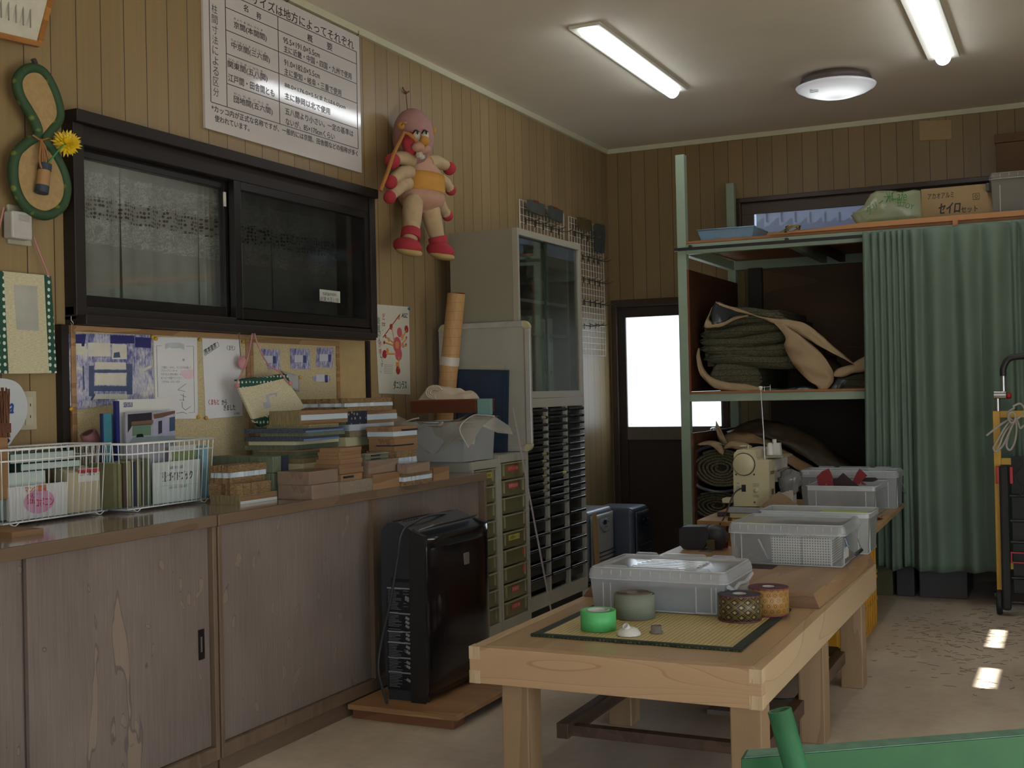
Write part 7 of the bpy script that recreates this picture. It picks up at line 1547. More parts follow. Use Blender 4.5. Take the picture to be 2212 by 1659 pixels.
# second box with white baskets
yf = 4.87; x0, x1 = bx(1575, 1822, 1150, yf); zt = onY(1700, 1133, yf).z; x0b, x1b = x0, x1
t = clearbox('storage_box', 'clear lidded storage box with two white perforated baskets inside and a wire handle', x0, x1, yf, yf+.39, BT+.001, zt, .036, group='clear storage boxes', tabs=False, mat=clear('clear_polypropylene_b', '#FFFFFF', .80, .2, '#E8EAEA', .5), lidmat=M_LIDP)
M_PERF = None
def _perf():
    t_ = NT('perforated_white_plastic'); s = t_.sep(); g_ = []
    for a_, o_ in ((s[0], 0), (s[2], .3)): g_.append(t_.math('LESS_THAN', t_.math('ABSOLUTE', t_.math('SUBTRACT', t_.math('FRACT', t_.math('ADD', t_.math('DIVIDE', a_, .0105), o_)), .5)), .27))
    ins = t_.math('MULTIPLY', g_[0], g_[1]); t_.base(t_.mix(ins, '#E0E2DA', '#4A4E4E')); return t_.m
M_PERF = _perf(); M_WPL = plain('#C4C6BE', .4, name='white_basket_plastic')
for k, (ua, ub) in enumerate(((1667, 1731), (1733, 1796))):
    xa, xb_ = bx(ua, ub, 1190, yf+.03); xb_ = min(xb_, x1-.03); za, zb_ = BT+.006, onY(1700, 1158, yf+.03).z
    t2_ = thing('perforated_basket', 'white perforated plastic basket inside the clear box, %s of two' % ('left', 'right')[k], 'basket', ((xa+xb_)/2, yf+.15, za), 'white perforated baskets'); b = MB(); tub(b, xa, xb_, yf+.03, yf+.33, za, zb_-.004, .002, .002); b.build('basket_body', M_PERF, t2_); b = MB(); b.tube([(xa-.002, yf+.028, zb_), (xb_+.002, yf+.028, zb_), (xb_+.002, yf+.332, zb_), (xa-.002, yf+.332, zb_)], .0035, 6, closed=True); b.build('rim', M_WPL, t2_)
b = MB()
for i, (a_, l_) in enumerate(((.5, .13), (.25, .12), (-.3, .11))): b.cbox((x0+.075+.02*i, yf+.10+.02*i, BT+.055), (l_, .005, .045), (0, R_(30+25*i), .2))
simple('bagged_tools', 'small clear bags with thin tools at the left inside the basket box', 'bags', b, clear('small_bag_film', '#FFFFFF', .5, .1, '#A8A8A4', .3))
b = MB(); p, q = Vector((x0+.11, yf+.05, BT+.10)), Vector((x0+.15, yf+.05, BT+.02)); b.tube([p, q], .004, 8); simple('metal_rod', 'short bright metal rod among the bags in the basket box', 'tool', b, plain('#C8C8C4', .25, .5))
b = MB(); xs_f = x1-.008; b.box(xs_f, xs_f+.0015, yf+.07, yf+.15, BT+.075, BT+.135); lb_ = b.build('blue_label', plain('#3B84B8', .4), t); b = MB(); b.box(xs_f, xs_f+.0014, yf+.07, yf+.15, BT+.03, BT+.074); b.build('white_label', W_, t); b = MB(); write(b, 'LB', Vector((xs_f+.002, yf+.078, BT+.09)), FR_LEFT, .062, .034, bold=.002); b.build('white_letters', W_, lb_)
b = MB(); b.tube(spline([(x1-.004, yf+.05, BT+.115), (x1+.012, yf+.06, BT+.07), (x1+.03, yf+.11, BT+.045), (x1+.03, yf+.24, BT+.045), (x1+.012, yf+.29, BT+.07), (x1-.004, yf+.30, BT+.115)]), .0022, 6); hd = b.build('wire_handle', plain('#9A9A9A', .3, .8), t); b = MB(); b.tube([(x1+.03, yf+.11, BT+.045), (x1+.03, yf+.24, BT+.045)], .008, 10); b.build('black_grip', plain('#1E1E1E', .5), hd)
# third box, open, with papers
y3 = yf+.41; x0, x1 = bx(1640, 1878, 1110, y3); z3 = onY(1870, 1109, y3).z
t = clearbox('storage_box', 'open clear storage box full of pale and lime papers, behind the basket box', x0, x1, y3, y3+.25, BT+.001, z3, group='clear storage boxes', lid=False)
b = MB(); b.box(x0+.03, x1-.03, y3+.03, y3+.22, BT+.005, z3-.02); simple('paper_stack', 'stack of cream papers in the open clear box', 'papers', b, plain('#B9BA9C', .6, var=.05)); b = MB(); b.box((x0+x1)/2, x1-.04, y3+.10, y3+.22, z3-.019, z3-.014); simple('lime_sheet', 'lime green sheet on top of the papers in the open clear box', 'paper', b, plain('#A9C838', .5))
# dark tool, shears and scraps at the left of the thick board
q = onZ(1515, 1188, BT); t = thing('sewing_foot_pedal', 'dark grey chunky foot-pedal-like tool lying at the left of the thick plank', 'tool', q)
yy = q.y; P = lambda u, v, y=yy: onY(u, v, y)
b = MB(); b.prism([P(1467, 1176), P(1467, 1142), P(1473, 1138), P(1523, 1138), P(1532, 1146), P(1530, 1168), P(1518, 1186), P(1476, 1186)], (0, .09, 0)); b.build('body', plain('#2E2F33', .5, var=.1, name='dark_grey_rubber'), t, bevel=.006)
b = MB(); c = P(1540, 1162); b.lathe([(.0, 0), (.05, 0), (.055, .01), (.055, .05), (.04, .07), (0, .07)], c+Vector((0, .01, -.01)), (0, 1, .3), 20); b.build('round_head', plain('#38383A', .45, var=.1), t)
b = MB(); b.box(P(1528, 1170).x, P(1545, 1170).x, yy-.01, yy+.05, BT+.001, P(1530, 1166).z); b.build('brass_foot', plain('#5E5238', .4, .4), t)
b = MB(); b.prism([P(1497, 1198, yy-.06), P(1512, 1190, yy-.06), P(1536, 1189, yy-.06), P(1534, 1196, yy-.06), P(1510, 1200, yy-.06)], (0, .03, .0)); simple('shears', 'blue-grey metal blade beside the dark tool', 'shears', b, plain('#707C8A', .3, .6))
M_RED = _brocade('#7A1C22', '#B0A880', 'red_patterned_cloth', 38)
for (px, lab) in (([(1535, 1182), (1572, 1184), (1574, 1164), (1552, 1156)], 'red patterned cloth scrap between the dark tool and the basket box'),): b = MB(); b.prism([P(u, v, yy+.10) for u, v in px], (0, .004, 0)); simple('cloth_scrap', lab, 'cloth', b, M_RED, 'red patterned cloth scraps')

# ================================================================== LOW PLYWOOD TABLE WITH THE SEWING MACHINE
PZ = .56
M_PLYT = wood('#AE8E62', '#9A7A50', 'x', .45, 8, 4, 'plywood_top')
A_, B_, C_, D_ = onZ(1508, 1123, PZ), onZ(1893, 1142, PZ), onZ(1943, 1086, PZ), None
pt_ = thing('plywood_table', 'low plywood table top set on yellow crates behind the workbench', 'table', (-1.3, 6.5, PZ-.024))
FL, FR_, BRr = Vector((A_.x, A_.y-.02, 0)), Vector((B_.x, B_.y, 0)), Vector((C_.x+.03, C_.y, 0)); BL = FL+(BRr-FR_)
b = MB(); b.prism([(p.x, p.y, PZ-.022) for p in (FL, FR_, BRr, BL)], (0, 0, .022)); b.build('plywood_sheet', M_PLYT, pt_, bevel=.001)
def crate(label, x0, y0, z0_):
    t = thing('beer_crate', label, 'crate', (x0+.2, y0+.25, z0_), 'yellow crates under the plywood'); M_Y = plain('#C08A1E', .4, var=.06, name='yellow_plastic'); w_, l_, h_ = .40, .5, .2655; b = MB()
    b.box(x0, x0+w_, y0, y0+l_, z0_, z0_+.03)
    for (a, c_, d, e) in ((x0, x0+w_, y0, y0+.006), (x0, x0+w_, y0+l_-.006, y0+l_), (x0, x0+.006, y0+.006, y0+l_-.006), (x0+w_-.006, x0+w_, y0+.006, y0+l_-.006)): b.box(a, c_, d, e, z0_+.03, z0_+h_)
    b.build('crate_body', M_Y, t); b = MB()
    for z in (z0_+.004, z0_+h_*.5, z0_+h_-.022): b.box(x0-.004, x0+w_+.004, y0-.004, y0+l_+.004, z, z+.016)
    b.build('rib_band', M_Y, t); b = MB()
    for i in range(7): b.box(x0+w_*i/6.6, x0+w_*i/6.6+.012, y0-.005, y0-.0001, z0_+.02, z0_+h_-.02); b.box(x0+w_+.0001, x0+w_+.005, y0+l_*i/6.7, y0+l_*i/6.7+.012, z0_+.02, z0_+h_-.02)
    b.build('upright_rib', M_Y, t)
for k, (x, y, z, l) in enumerate(((-1.355, 5.88, 0, 'lower yellow crate at the right under the plywood'), (-1.355, 5.88, .267, 'upper yellow crate at the right under the plywood'), (-1.75, 6.2, 0, 'lower yellow crate at the left under the plywood'), (-1.75, 6.2, .267, 'upper yellow crate at the left under the plywood'), (-1.385, 5.365, 0, 'lone yellow crate standing between the workbench and the plywood table'))): crate(l, x, y, z)
# sewing machine
sy = 6.12; t = thing('sewing_machine', 'cream sewing machine seen from its handwheel end on the plywood table', 'sewing machine', (onY(1620, 1100, sy).x, sy+.2, PZ))
M_CR = plain('#BDB591', .38, var=.03, name='cream_plastic'); M_CR2 = plain('#BDB0A6', .4, var=.03, name='pinkish_white_plastic'); M_GREYP = plain('#9AA0A4', .4, name='grey_plastic')
def S(u, v, y=sy): return onY(u, v, y)
b = MB(); b.prism([S(*p) for p in ((1585,1094),(1584,1012),(1585,980),(1592,972),(1604,970),(1628,972),(1632,977),(1635,991),(1638,994),(1657,994),(1661,998),(1662,1094))], (0, .13, 0)); b.build('end_housing', M_CR, t, bevel=.005, seg=3)
ar = [S(*p) for p in ((1588,1022),(1588,980),(1594,973),(1628,974),(1634,990),(1660,996),(1662,1022))]; b = MB(); b.prism([p+Vector((0, .132, 0)) for p in ar], (0, .30, 0)); b.build('arm', M_CR2, t, bevel=.005)
b = MB(); b.prism([p+Vector((0, .36, 0)) for p in [S(*q_) for q_ in ((1592,1060),(1592,1000),(1660,1000),(1660,1050))]], (0, .09, 0)); b.build('needle_head', M_CR2, t, bevel=.005)
bb0, bb1 = S(1575, 1100), S(1662, 1100); zb0 = S(1600, 1095).z; b = MB(); b.box(bb0.x, bb1.x, sy-.02, sy+.46, PZ+.03, zb0-.0005); b.build('bed', M_GREYP, t, bevel=.004)
b = MB(); b.box(bb0.x+.004, bb1.x-.004, sy-.012, sy+.45, PZ+.001, PZ+.0295); b.build('base', M_CR, t, bevel=.006)
c = S(1607, 1003); b = MB(); b.lathe([(.054, 0), (.056, .004), (.056, .014), (.052, .018), (.0, .018)], c+Vector((0, -.001, 0)), (0, -1, 0), 36); b.build('handwheel', M_CR, t); b = MB(); b.lathe([(.0605, 0), (.0605, .0015), (.05, .0016)], c, (0, -1, 0), 36); b.build('wheel_gap', plain('#3E3A2E', .6), t)
for u, v in ((1590, 1025), (1629, 1025), (1630, 1085)): b = MB(); b.lathe([(.005, .0), (0, .0003)], S(u, v)+Vector((0, -.0005, 0)), (0, -1, 0), 12); b.build('screw_hole', plain('#3E3A30', .6), t)
b = MB(); b.box(S(1602, 1050).x, S(1611, 1050).x, sy-.002, sy+.004, S(1600, 1062).z, S(1600, 1047).z); sk_ = b.build('power_socket', plain('#1A1A1A', .5), t); b = MB(); b.box(S(1591, 1050).x, S(1599, 1050).x, sy-.004, sy, S(1600, 1059).z, S(1600, 1049).z); b.build('switch', plain('#A5A898', .4), t)
b = MB(); b.lathe([(.013, 0), (.012, .008), (0, .01)], S(1634, 1060)+Vector((0, -.0005, 0)), (0, -1, 0), 20); b.build('knob', M_CR, t)
b = MB()
for v in (1045, 1048, 1051, 1070, 1073): b.box(S(1626, v).x, S(1640, v).x, sy-.0012, sy, S(1630, v).z-.001, S(1630, v).z+.001)
for k_ in (1593, 1596): b.box(S(k_, 1044).x-.002, S(k_, 1044).x+.002, sy-.0012, sy, S(1600, 1045).z, S(1600, 1043).z)
b.build('printed_marks', plain('#6A6A58', .5), t)
xr = S(1662, 1030).x+.0008; b = MB(); write(b, 'brother', Vector((xr, sy+.03, S(1660, 1026).z)), FR_LEFT, .085, .024, bold=.001); b.build('lettering', M_INK, t); b = MB(); b.box(xr-.0006, xr+.0006, sy+.045, sy+.09, S(1660, 1070).z, S(1660, 1058).z); b.build('rating_plate', plain('#4A4A48', .5), t)
an = [S(1652, 993, sy+.04), S(1649, 930, sy+.04), S(1646, 880, sy+.04), S(1643, 838, sy+.04)]; b = MB(); b.tube(an[:2], .0042, 8); b.tube(an[1:3], .0034, 8); b.tube(an[2:], .0026, 8); b.build('telescopic_thread_stand', plain('#A5A29A', .25, .7, name='chrome_tube'), t)
b = MB(); b.lathe([(.005, -.012), (.012, .002), (.012, .008), (0, .01)], an[3], n=14); b.build('stand_cap', plain('#CFCCC0', .4), t); b = MB(); e = an[3]; b.tube([e, e+Vector((.05, 0, .006))], .0018, 6); b.tube([e+Vector((.02, 0, .008)), e+Vector((.02, 0, -.018))], .0022, 6); b.tube([e+Vector((.05, 0, .016)), e+Vector((.05, 0, -.014))], .0022, 6); b.build('thread_guide', plain('#A5A29A', .25, .7, name='chrome_tube'), t)
b = MB(); b.lathe([(.018, 0), (.014, .06), (.006, .065), (0, .065)], S(1664, 983, sy+.12), n=16); b.build('spool_cone', plain('#C9C6C0', .4), t); b = MB(); b.prism([S(*p, sy+.16) for p in ((1668,985),(1670,957),(1684,957),(1686,985))], (0, .04, 0)); b.lathe([(.011, 0), (.011, .02), (0, .02)], S(1673, 957, sy+.18), n=12); b.build('spool_holder', plain('#C9C6C0', .4), t); b = MB(); b.box(S(1650, 990, sy+.06).x, S(1690, 990, sy+.06).x, sy+.08, sy+.3, S(1650, 991, sy).z, S(1650, 987, sy).z); b.build('spool_tray', plain('#8E8C74', .4), t)
b = MB(); b.tube([S(1616, 972, sy+.05), S(1616, 962, sy+.05)], .003, 6); b.tube([S(1597, 965, sy+.05), S(1614, 964, sy+.05)], .0045, 8); b.build('bobbin_winder', plain('#A5A29A', .25, .7, name='chrome_tube'), t)
b = MB(); b.tube(spline([S(1680, 1018, sy+.3), S(1692, 1012, sy+.3), S(1705, 1009, sy+.3)]), .004, 6); b.build('presser_lever', plain('#8E8E90', .3, .6), t)
b = MB(); b.tube(spline([S(1606, 1054)+Vector((0, -.004, 0)), S(1600, 1056)+Vector((0, -.03, 0)), S(1590, 1066)+Vector((0, -.05, 0)), S(1582, 1090)+Vector((0, -.07, 0)), S(1576, 1112)+Vector((0, -.10, 0)), S(1573, 1125)+Vector((0, -.16, 0))]), .0042, 8); b.build('power_cord', plain('#3A2A26', .5), t)
b = MB(); b.box(S(1566, 1100).x-.01, S(1582, 1100).x, sy-.02, sy+.06, zb0+.02, zb0+.045); b.build('accessory_tray', M_CR, t, bevel=.004)
b = MB(); p = S(1572, 1132, sy-.2); b.tube([S(1577, 1118, sy-.12), S(1573, 1150, sy-.12)], [.010, .014], 8); simple('red_plug', 'dark red plug hanging at the front of the plywood table', 'plug', b, plain('#4A1A1A', .5))
b = MB(); q = onZ(1560, 1115, PZ); b.cbox((q.x, q.y, PZ+.012), (.05, .03, .022), (0, 0, .3)); b.cbox((q.x+.05, q.y+.01, PZ+.011), (.045, .028, .02), (0, 0, -.2)); simple('small_weights', 'pair of small dark blocks left of the sewing machine', 'blocks', b, plain('#3E2C2A', .5), bevel=.003)
# boxes and scraps right of the machine
y4 = onZ(1886, 1119, PZ).y; x1 = onY(1891, 1052, y4).x; x0 = onY(1741, 1050, y4).x; z4 = onY(1886, 1052, y4).z
t = clearbox('storage_box', 'open clear box with red patterned ribbons sticking out, on the plywood table', x0, x1, y4, y4+.42, PZ+.001, z4, group='clear storage boxes', lid=False)
for k, (a, w, c_, lab) in enumerate(((.10, .09, '#5A5450', 'brown'), (.42, .06, '#7A2A2E', 'red'), (.55, .12, '#3E4448', 'dark grey'), (.8, .08, '#4E4A48', 'grey'))):
    b = MB(); xa = x0+.03+(x1-x0-.12)*a; b.box(xa, xa+w, y4+.05, y4+.2, PZ+.006, PZ+.10+.01*k); simple('ribbon_bundle', '%s ribbon bundle inside the open box of red ribbons' % lab, 'ribbon', b, M_RED if k == 1 else plain(c_, .7, var=.2, scale=40), 'ribbon bundles in the open box', bevel=.008)
def Q(u, v, y=y4+.12): return onY(u, v, y)
for k, (px, m_, lab) in enumerate((([(1764,1030),(1776,1018),(1790,1012),(1797,1028),(1800,1050),(1768,1050)], M_RED, 'red and grey patterned ribbon loop at the left of the open box'), ([(1795,1035),(1808,1034),(1820,1022),(1840,1040),(1855,1050),(1800,1050)], plain('#2E1614', .6, var=.2), 'dark maroon ribbon fold in the middle of the open box'),
                             ([(1840,1044),(1850,1022),(1857,1012),(1873,1028),(1860,1040),(1872,1048)], M_RED, 'bright red patterned ribbon loop at the right of the open box'), ([(1850,1034),(1870,1032),(1890,1032),(1896,1037),(1885,1041),(1855,1040)], plain('#231212', .6, var=.2), 'dark ribbon end lying over the right rim of the open box'))):
    b = MB(); b.prism([Q(u, v, y4+.06+.05*k) for u, v in px], (0, .012+.01*(k % 2), 0)); simple('ribbon_loop', lab, 'ribbon', b, m_, 'ribbons sticking out of the open box', bevel=.002)
y5 = y4+.46; x1 = onY(1938, 1025, y5).x; x0 = onY(1728, 1025, y5).x; z5 = onY(1800, 1017, y5).z
t = clearbox('storage_box', 'clear lidded storage box at the far right corner of the plywood table', x0, x1, y5, y5+.25, PZ+.001, z5, .03, group='clear storage boxes', lidmat=M_LIDP)
b = MB(); b.tube(spline([(x1-.004, y5+.08, PZ+.13), (x1+.02, y5+.12, PZ+.08), (x1+.02, y5+.18, PZ+.08), (x1-.004, y5+.22, PZ+.13)]), .0022, 6); b.build('wire_handle', plain('#9A9A9A', .3, .8), t)
y6 = sy+.16; b = MB(); b.ball(onY(1708, 1040, y6), .06, (1, .8, 1.15), bumpy=.5, n=14); c_o = b
o = simple('film_bag', 'small crumpled grey film bag between the machine and the ribbon box', 'bag', b, clear('grey_bag_film', '#FFFFFF', .4, .1, '#8E9090', .3)); b = MB(); q = onY(1704, 1078, y6); b.box(q.x-.03, q.x+.03, y6-.03, y6+.05, PZ, onY(1708, 1058, y6).z); simple('small_white_box', 'small white box under the crumpled film bag', 'box', b, plain('#A9A39A', .6))
b = MB(); ys = sy-.06; b.prism([onY(*p, ys) for p in ((1640,1096),(1668,1072),(1682,1062),(1700,1074),(1722,1092),(1700,1098),(1660,1098))], (0, .02, 0)); simple('cloth_scrap', 'red and cream patterned cloth triangle leaning at the foot of the machine', 'cloth', b, _brocade('#8E7A5E', '#6E2222', 'cream_red_cloth', 40), 'red patterned cloth scraps', bevel=.002)
q0 = onZ(1872, 1124, PZ); q1 = onZ(1912, 1118, PZ); b = MB(); b.grid(lambda u_, v_: (q0.x+(q1.x-q0.x)*u_, q0.y+.02+.10*v_+.25*u_*0, PZ+.004+.012*math.sin(u_*5)**2), 10, 4); simple('cloth_scrap', 'red patterned strip lying on the right corner of the plywood table', 'cloth', b, M_RED, 'red patterned cloth scraps', solid=.002)
# ================================================================== CEILING LIGHTS
M_LED = emit('lit_diffuser', '#F4FAFF', 15.0)
def led(label, xc, y0, y1):
    t = thing('ceiling_light', label, 'ceiling light', (xc, (y0+y1)/2, ZC-.06), 'long LED ceiling lights'); w = .085
    b = MB(); b.box(xc-w, xc+w, y0, y1, ZC-.018, ZC-.0005); b.build('base_plate', plain('#C4C0B4', .5, var=.02, name='lamp_white'), t, bevel=.003)
    b = MB(); n = 12; rg = [(xc-.042*math.cos(math.pi*i/n), -.045*math.sin(math.pi*i/n)) for i in range(n+1)]
    ys = [y0+.03, y0+.045, y1-.045, y1-.03]; vs = [(x if 0 < k < 3 else xc+(x-xc)*.8, y, ZC-.019+z*(1 if 0 < k < 3 else .7)) for k, y in enumerate(ys) for x, z in rg]; m = n+1
    b._add(vs, [(k*m+i, k*m+i+1, (k+1)*m+i+1, (k+1)*m+i) for k in range(3) for i in range(n)]+[tuple(range(m)), tuple(range(4*m-1, 3*m-1, -1))], True); b.build('lit_diffuser', M_LED, t); return t
l0 = onZ(1262, 62, ZC-.02); l1_ = onZ(1462, 205, ZC-.03); led('long lit LED ceiling light at the left, over the room middle', (l0.x+l1_.x)/2, l0.y-.02, l1_.y-.02)
l2_ = onZ(2048, 133, ZC-.03); led('long lit LED ceiling light at the right, cut by the top edge of the photo', l2_.x-.02, l2_.y-1.33, l2_.y-.02)
c = onZ(1805, 172, ZC-.03); c.z = 0; t = thing('ceiling_light', 'round domed ceiling light between the two long ones', 'ceiling light', (c.x, c.y, ZC-.1))
R1 = (onY(1891, 190, c.y).x-onY(1718, 190, c.y).x)/2; zc = onY(1805, 188, c.y-.0).z
b = MB(); b.lathe([(.16, ZC-zc-.001), (.20, ZC-zc-.02), (.21, .025), (.18, .02)], (c.x, c.y, zc), n=36); b.build('mounting_base', plain('#4A3F3C', .5), t)
def _dome():
    t_ = NT('round_lamp_dome'); s = t_.sep(); r2 = t_.math('SQRT', t_.math('ADD', t_.math('POWER', s[0], 2), t_.math('POWER', s[1], 2)))
    t_.base('#C9C8CC'); t_.b.inputs['Roughness'].default_value = .3; e = t_.ramp(t_.math('DIVIDE', r2, R1), [(0, (.55,)*3+(1,)), (.42, (.85, .9, .9, 1)), (.75, (.35, .37, .38, 1)), (1, (.10, .10, .11, 1))]); t_.link(e, t_.b.inputs['Emission Color']); t_.b.inputs['Emission Strength'].default_value = 1.5; return t_.m
b = MB(); b.lathe([(R1*.9, .012), (R1, .004), (R1*.97, -.008), (R1*.8, -.030), (R1*.5, -.052), (R1*.2, -.062), (0, -.064)], (c.x, c.y, zc), n=48); b.build('dome', _dome(), t)
b = MB(); q = onY(1748, 200, c.y-.16); 
for i in range(4): b.box(q.x, q.x+.05, c.y-R1*.62, c.y-R1*.62+.004, zc-.032-.006*i, zc-.030-.006*i)
b.build('rating_print', plain('#77777A', .5), t)

# ================================================================== PLUSH TOY ON THE WALL
T0 = .10
def D(u, v, off=T0): return LW(u, v, off)
t = thing('plush_toy', 'large pink and cream plush insect toy with red hands and feet hanging on the wall', 'plush toy', D(905, 400))
M_FLS = plain('#BC927E', .9, var=.05, scale=30, bump=.15, name='pink_plush'); M_FLC = plain('#B8A07E', .9, var=.06, scale=30, bump=.15, name='cream_plush'); M_FLR = plain('#A8313A', .85, var=.06, scale=30, bump=.15, name='red_plush'); M_FLY = plain('#C08A3E', .9, var=.05, scale=30, bump=.15, name='mustard_plush')
def sec(name, rows, mat, off=T0):   # stacked rings: (u centre, v, half-width px, depth)
    rings = []; n = 22
    for (u, v, hw, dp) in rows:
        c = D(u, v, off); w = (D(u+hw, v, off).y-D(u-hw, v, off).y)/2
        rings += [c+Vector((dp*math.cos(a), w*math.sin(a), 0)) for a in [2*math.pi*i/n for i in range(n)]]
    b = MB(); k = len(rows); b._add(rings, [(j*n+i, j*n+(i+1) % n, (j+1)*n+(i+1) % n, (j+1)*n+i) for j in range(k-1) for i in range(n)]+[tuple(range(n)), tuple(range(k*n-1, (k-1)*n-1, -1))], True); return b.build(name, mat, t)
def mix4(a, b_, k): return tuple(a[i]*(1-k)+b_[i]*k for i in range(4))
sec('torso', [(902,334,9,.05),(902,342,18,.065),(906,356,25,.08),(910,374,30,.095),(912,379,31.5,.10)], M_FLS)
sec('chest_collar', [(900,331,8,.055),(900,334,11,.062),(904,341,17,.071),(907,347,19,.072)], M_FLY)
sec('waist_band', [(912,378,32.5,.103),(911,392,33.5,.11),(911,406,33,.112),(911,418,32.5,.11)], M_FLY)
sec('belly', [(911,417,32,.108),(911,430,33,.112),(911,444,28,.10),(914,455,17,.07),(914,461,6,.04)], M_FLS)
b = MB(); hc = D(892, 296, T0+.02); b.ball(hc, .115, (.95, .92, 1.30), (0, 0, .2), n=24); b.build('head', plain('#A8807E', .9, var=.05, scale=30, bump=.15, name='mauve_plush'), t)
b = MB(); b.ball(D(887, 311, T0+.085), .062, (.62, .85, 1.0)); b.build('cheek', M_FLR, t)
for u in (899, 918):
    b = MB(); b.ball(D(u, 293, T0+.115), .026, (.7, .95, 1.25)); b.build('eye', plain('#C4BEA8', .8, name='eye_felt'), t); b = MB(); b.ball(D(u+3, 286, T0+.136), .008, (.6, .8, 1.4)); b.build('pupil', M_INK, t); b = MB(); b.tube(spline([D(u-7, 288, T0+.12), D(u-1, 281, T0+.14), D(u+6, 285, T0+.125)]), .004, 6); b.build('eyelash', M_INK, t)
b = MB(); b.ball(D(917, 305, T0+.17), .026); b.build('nose', M_FLY, t)
b = MB(); b.ball(D(904, 317, T0+.14), .034, (1, 1.1, .8), (.3, 0, 0)); b.ball(D(918, 323, T0+.14), .03, (1, 1.2, .8), (.3, 0, 0)); b.build('muzzle', M_FLS, t)
b = MB(); b.cbox(D(907, 333, T0+.13), (.02, .045, .03), (.35, 0, 0)); b.cbox(D(912, 339, T0+.13), (.02, .03, .022), (.35, 0, 0)); b.build('teeth', plain('#BDB8A4', .8), t, bevel=.005)
for px in ([(866,272,T0+.02),(872,266,T0+.06),(878,265,T0+.06)], [(914,277,T0+.08),(926,279,T0+.10),(934,283,T0+.10)]):
    b = MB(); b.tube(spline([D(*p) for p in px]), .0045, 6); e_ = px[0] if px[0][0] < 870 else px[-1]; b.ball(D(*e_), .02, n=12); b.build('antenna', M_FLY, t)
b = MB(); b.tube(spline([D(899, 304, T0+.15), D(884, 290, T0+.13), D(873, 285, T0+.11), D(864, 303, T0+.10), D(851, 330, T0+.09), D(840, 362, T0+.08), D(822, 412, T0+.06)]), [.008]*9+[.009]*40, 8) if False else b.tube([D(899, 304, T0+.15), D(884, 290, T0+.14), D(873, 286, T0+.12), D(862, 308, T0+.11), D(850, 333, T0+.10), D(838, 370, T0+.09), D(822, 412, T0+.07)], .0095, 8); b.build('spear', plain('#A9713A', .85, name='orange_felt'), t)
def limb(pts, r, hand, hr, name='arm', shoe=False):
    P = spline([D(*p) for p in pts], 6); m = len(P); b = MB(); b.tube(P, [r*(.8+.35*math.sin(math.pi*min(.5+i/m*.55, 1))) for i in range(m)], 14); b.ball(P[0], r*.98, n=14); b.ball(P[-1], r*.9, n=14); o = b.build(name, M_FLC, t)
    b = MB()
    if not shoe: b.ball(D(*hand), hr, (1, .95, 1), n=16); b.build('hand', M_FLR, o)
    else:
        c = D(*hand); b.ball(c, hr, (1.25, .95, .72), (0, .25, 0), n=20); b.tube([P[-4], P[-1]+Vector((0, 0, -.01))], r*1.12, 14); b.build('shoe', M_FLR, o); b = MB(); b.ball(c+Vector((.008, 0, -hr*.42)), hr*.97, (1.22, .93, .40), (0, .25, 0), n=20); b.build('sole', plain('#B39A68', .85, name='sole_felt'), o)
limb([(886,347,T0+.06), (872,342,T0+.07), (858,342,T0+.07), (850,346,T0+.07)], .033, (848, 348, T0+.08), .040)
limb([(884,372,T0+.07), (868,374,T0+.08), (855,383,T0+.08), (848,390,T0+.08)], .031, (844, 393, T0+.08), .035)
limb([(880,396,T0+.07), (866,402,T0+.08), (855,413,T0+.08), (846,422,T0+.08)], .031, (842, 426, T0+.08), .033)
limb([(925,352,T0+.05), (940,349,T0+.06), (955,354,T0+.06), (967,360,T0+.06)], .033, (971, 364, T0+.07), .037)
limb([(938,384,T0+.05), (952,388,T0+.05), (964,396,T0+.05), (971,406,T0+.05)], .029, (974, 411, T0+.05), .030)
limb([(941,415,T0+.03), (947,432,T0+.03), (955,448,T0+.03), (963,460,T0+.03)], .031, (967, 466, T0+.03), .031)
limb([(892,436,T0+.03), (891,462,T0+.04), (890,486,T0+.04), (886,512,T0+.05)], .047, (880, 532, T0+.07), .064, 'leg', True)
limb([(928,446,T0+.03), (934,474,T0+.04), (941,500,T0+.04), (948,524,T0+.05)], .046, (951, 541, T0+.07), .064, 'leg', True)
b = MB(); b.tube(spline([LW(877, 200, .012), LW(879, 225, .03), LW(882, 256, T0)]), .0022, 6); k = LW(877, 200, .012); b.tube(spline([k+Vector((0, -.035, .02)), k, k+Vector((0, .035, .014))]), .004, 6); b.ball(k, .009, n=10); b.build('hanging_string', plain('#6E4436', .6), t)

# ================================================================== WIRE GRIDS BEHIND THE CABINET
def wgrid(label, px, ny, nz):
    (ua, va), (ub, vb), (uc, vc) = px; A, B, C_ = LW(ua, va, .02), LW(ub, vb, .02), LW(uc, vc, .02); y0, y1, z1, z0 = A.y, B.y, (A.z+B.z)/2, C_.z; t = thing('wire_grid', label, 'wire grid', (XW+.02, (y0+y1)/2, z0), 'white wire grids on the left wall')
    b = MB(); b.tube([(XW+.02, y0, z0), (XW+.02, y1, z0), (XW+.02, y1, z1), (XW+.02, y0, z1)], .0035, 6, closed=True); b.build('frame_wire', M_WIRE, t); b = MB()
    for i in range(1, ny): y = y0+(y1-y0)*i/ny; b.tube([(XW+.02, y, z0), (XW+.02, y, z1)], .0018, 5)
    for i in range(1, nz): z = z0+(z1-z0)*i/nz; b.tube([(XW+.0235, y0, z), (XW+.0235, y1, z)], .0018, 5)
    b.build('grid_wires', M_WIRE, t); return y0, y1, z0, z1
g1_ = wgrid('white wire grid with two grey pouches, left of two behind the cabinet', [(1122, 430), (1217, 462), (1217, 640)], 13, 12); g2_ = wgrid('white wire grid with rows of hooks, right of two beside the back corner', [(1228, 466), (1302, 492), (1307, 769)], 13, 22)
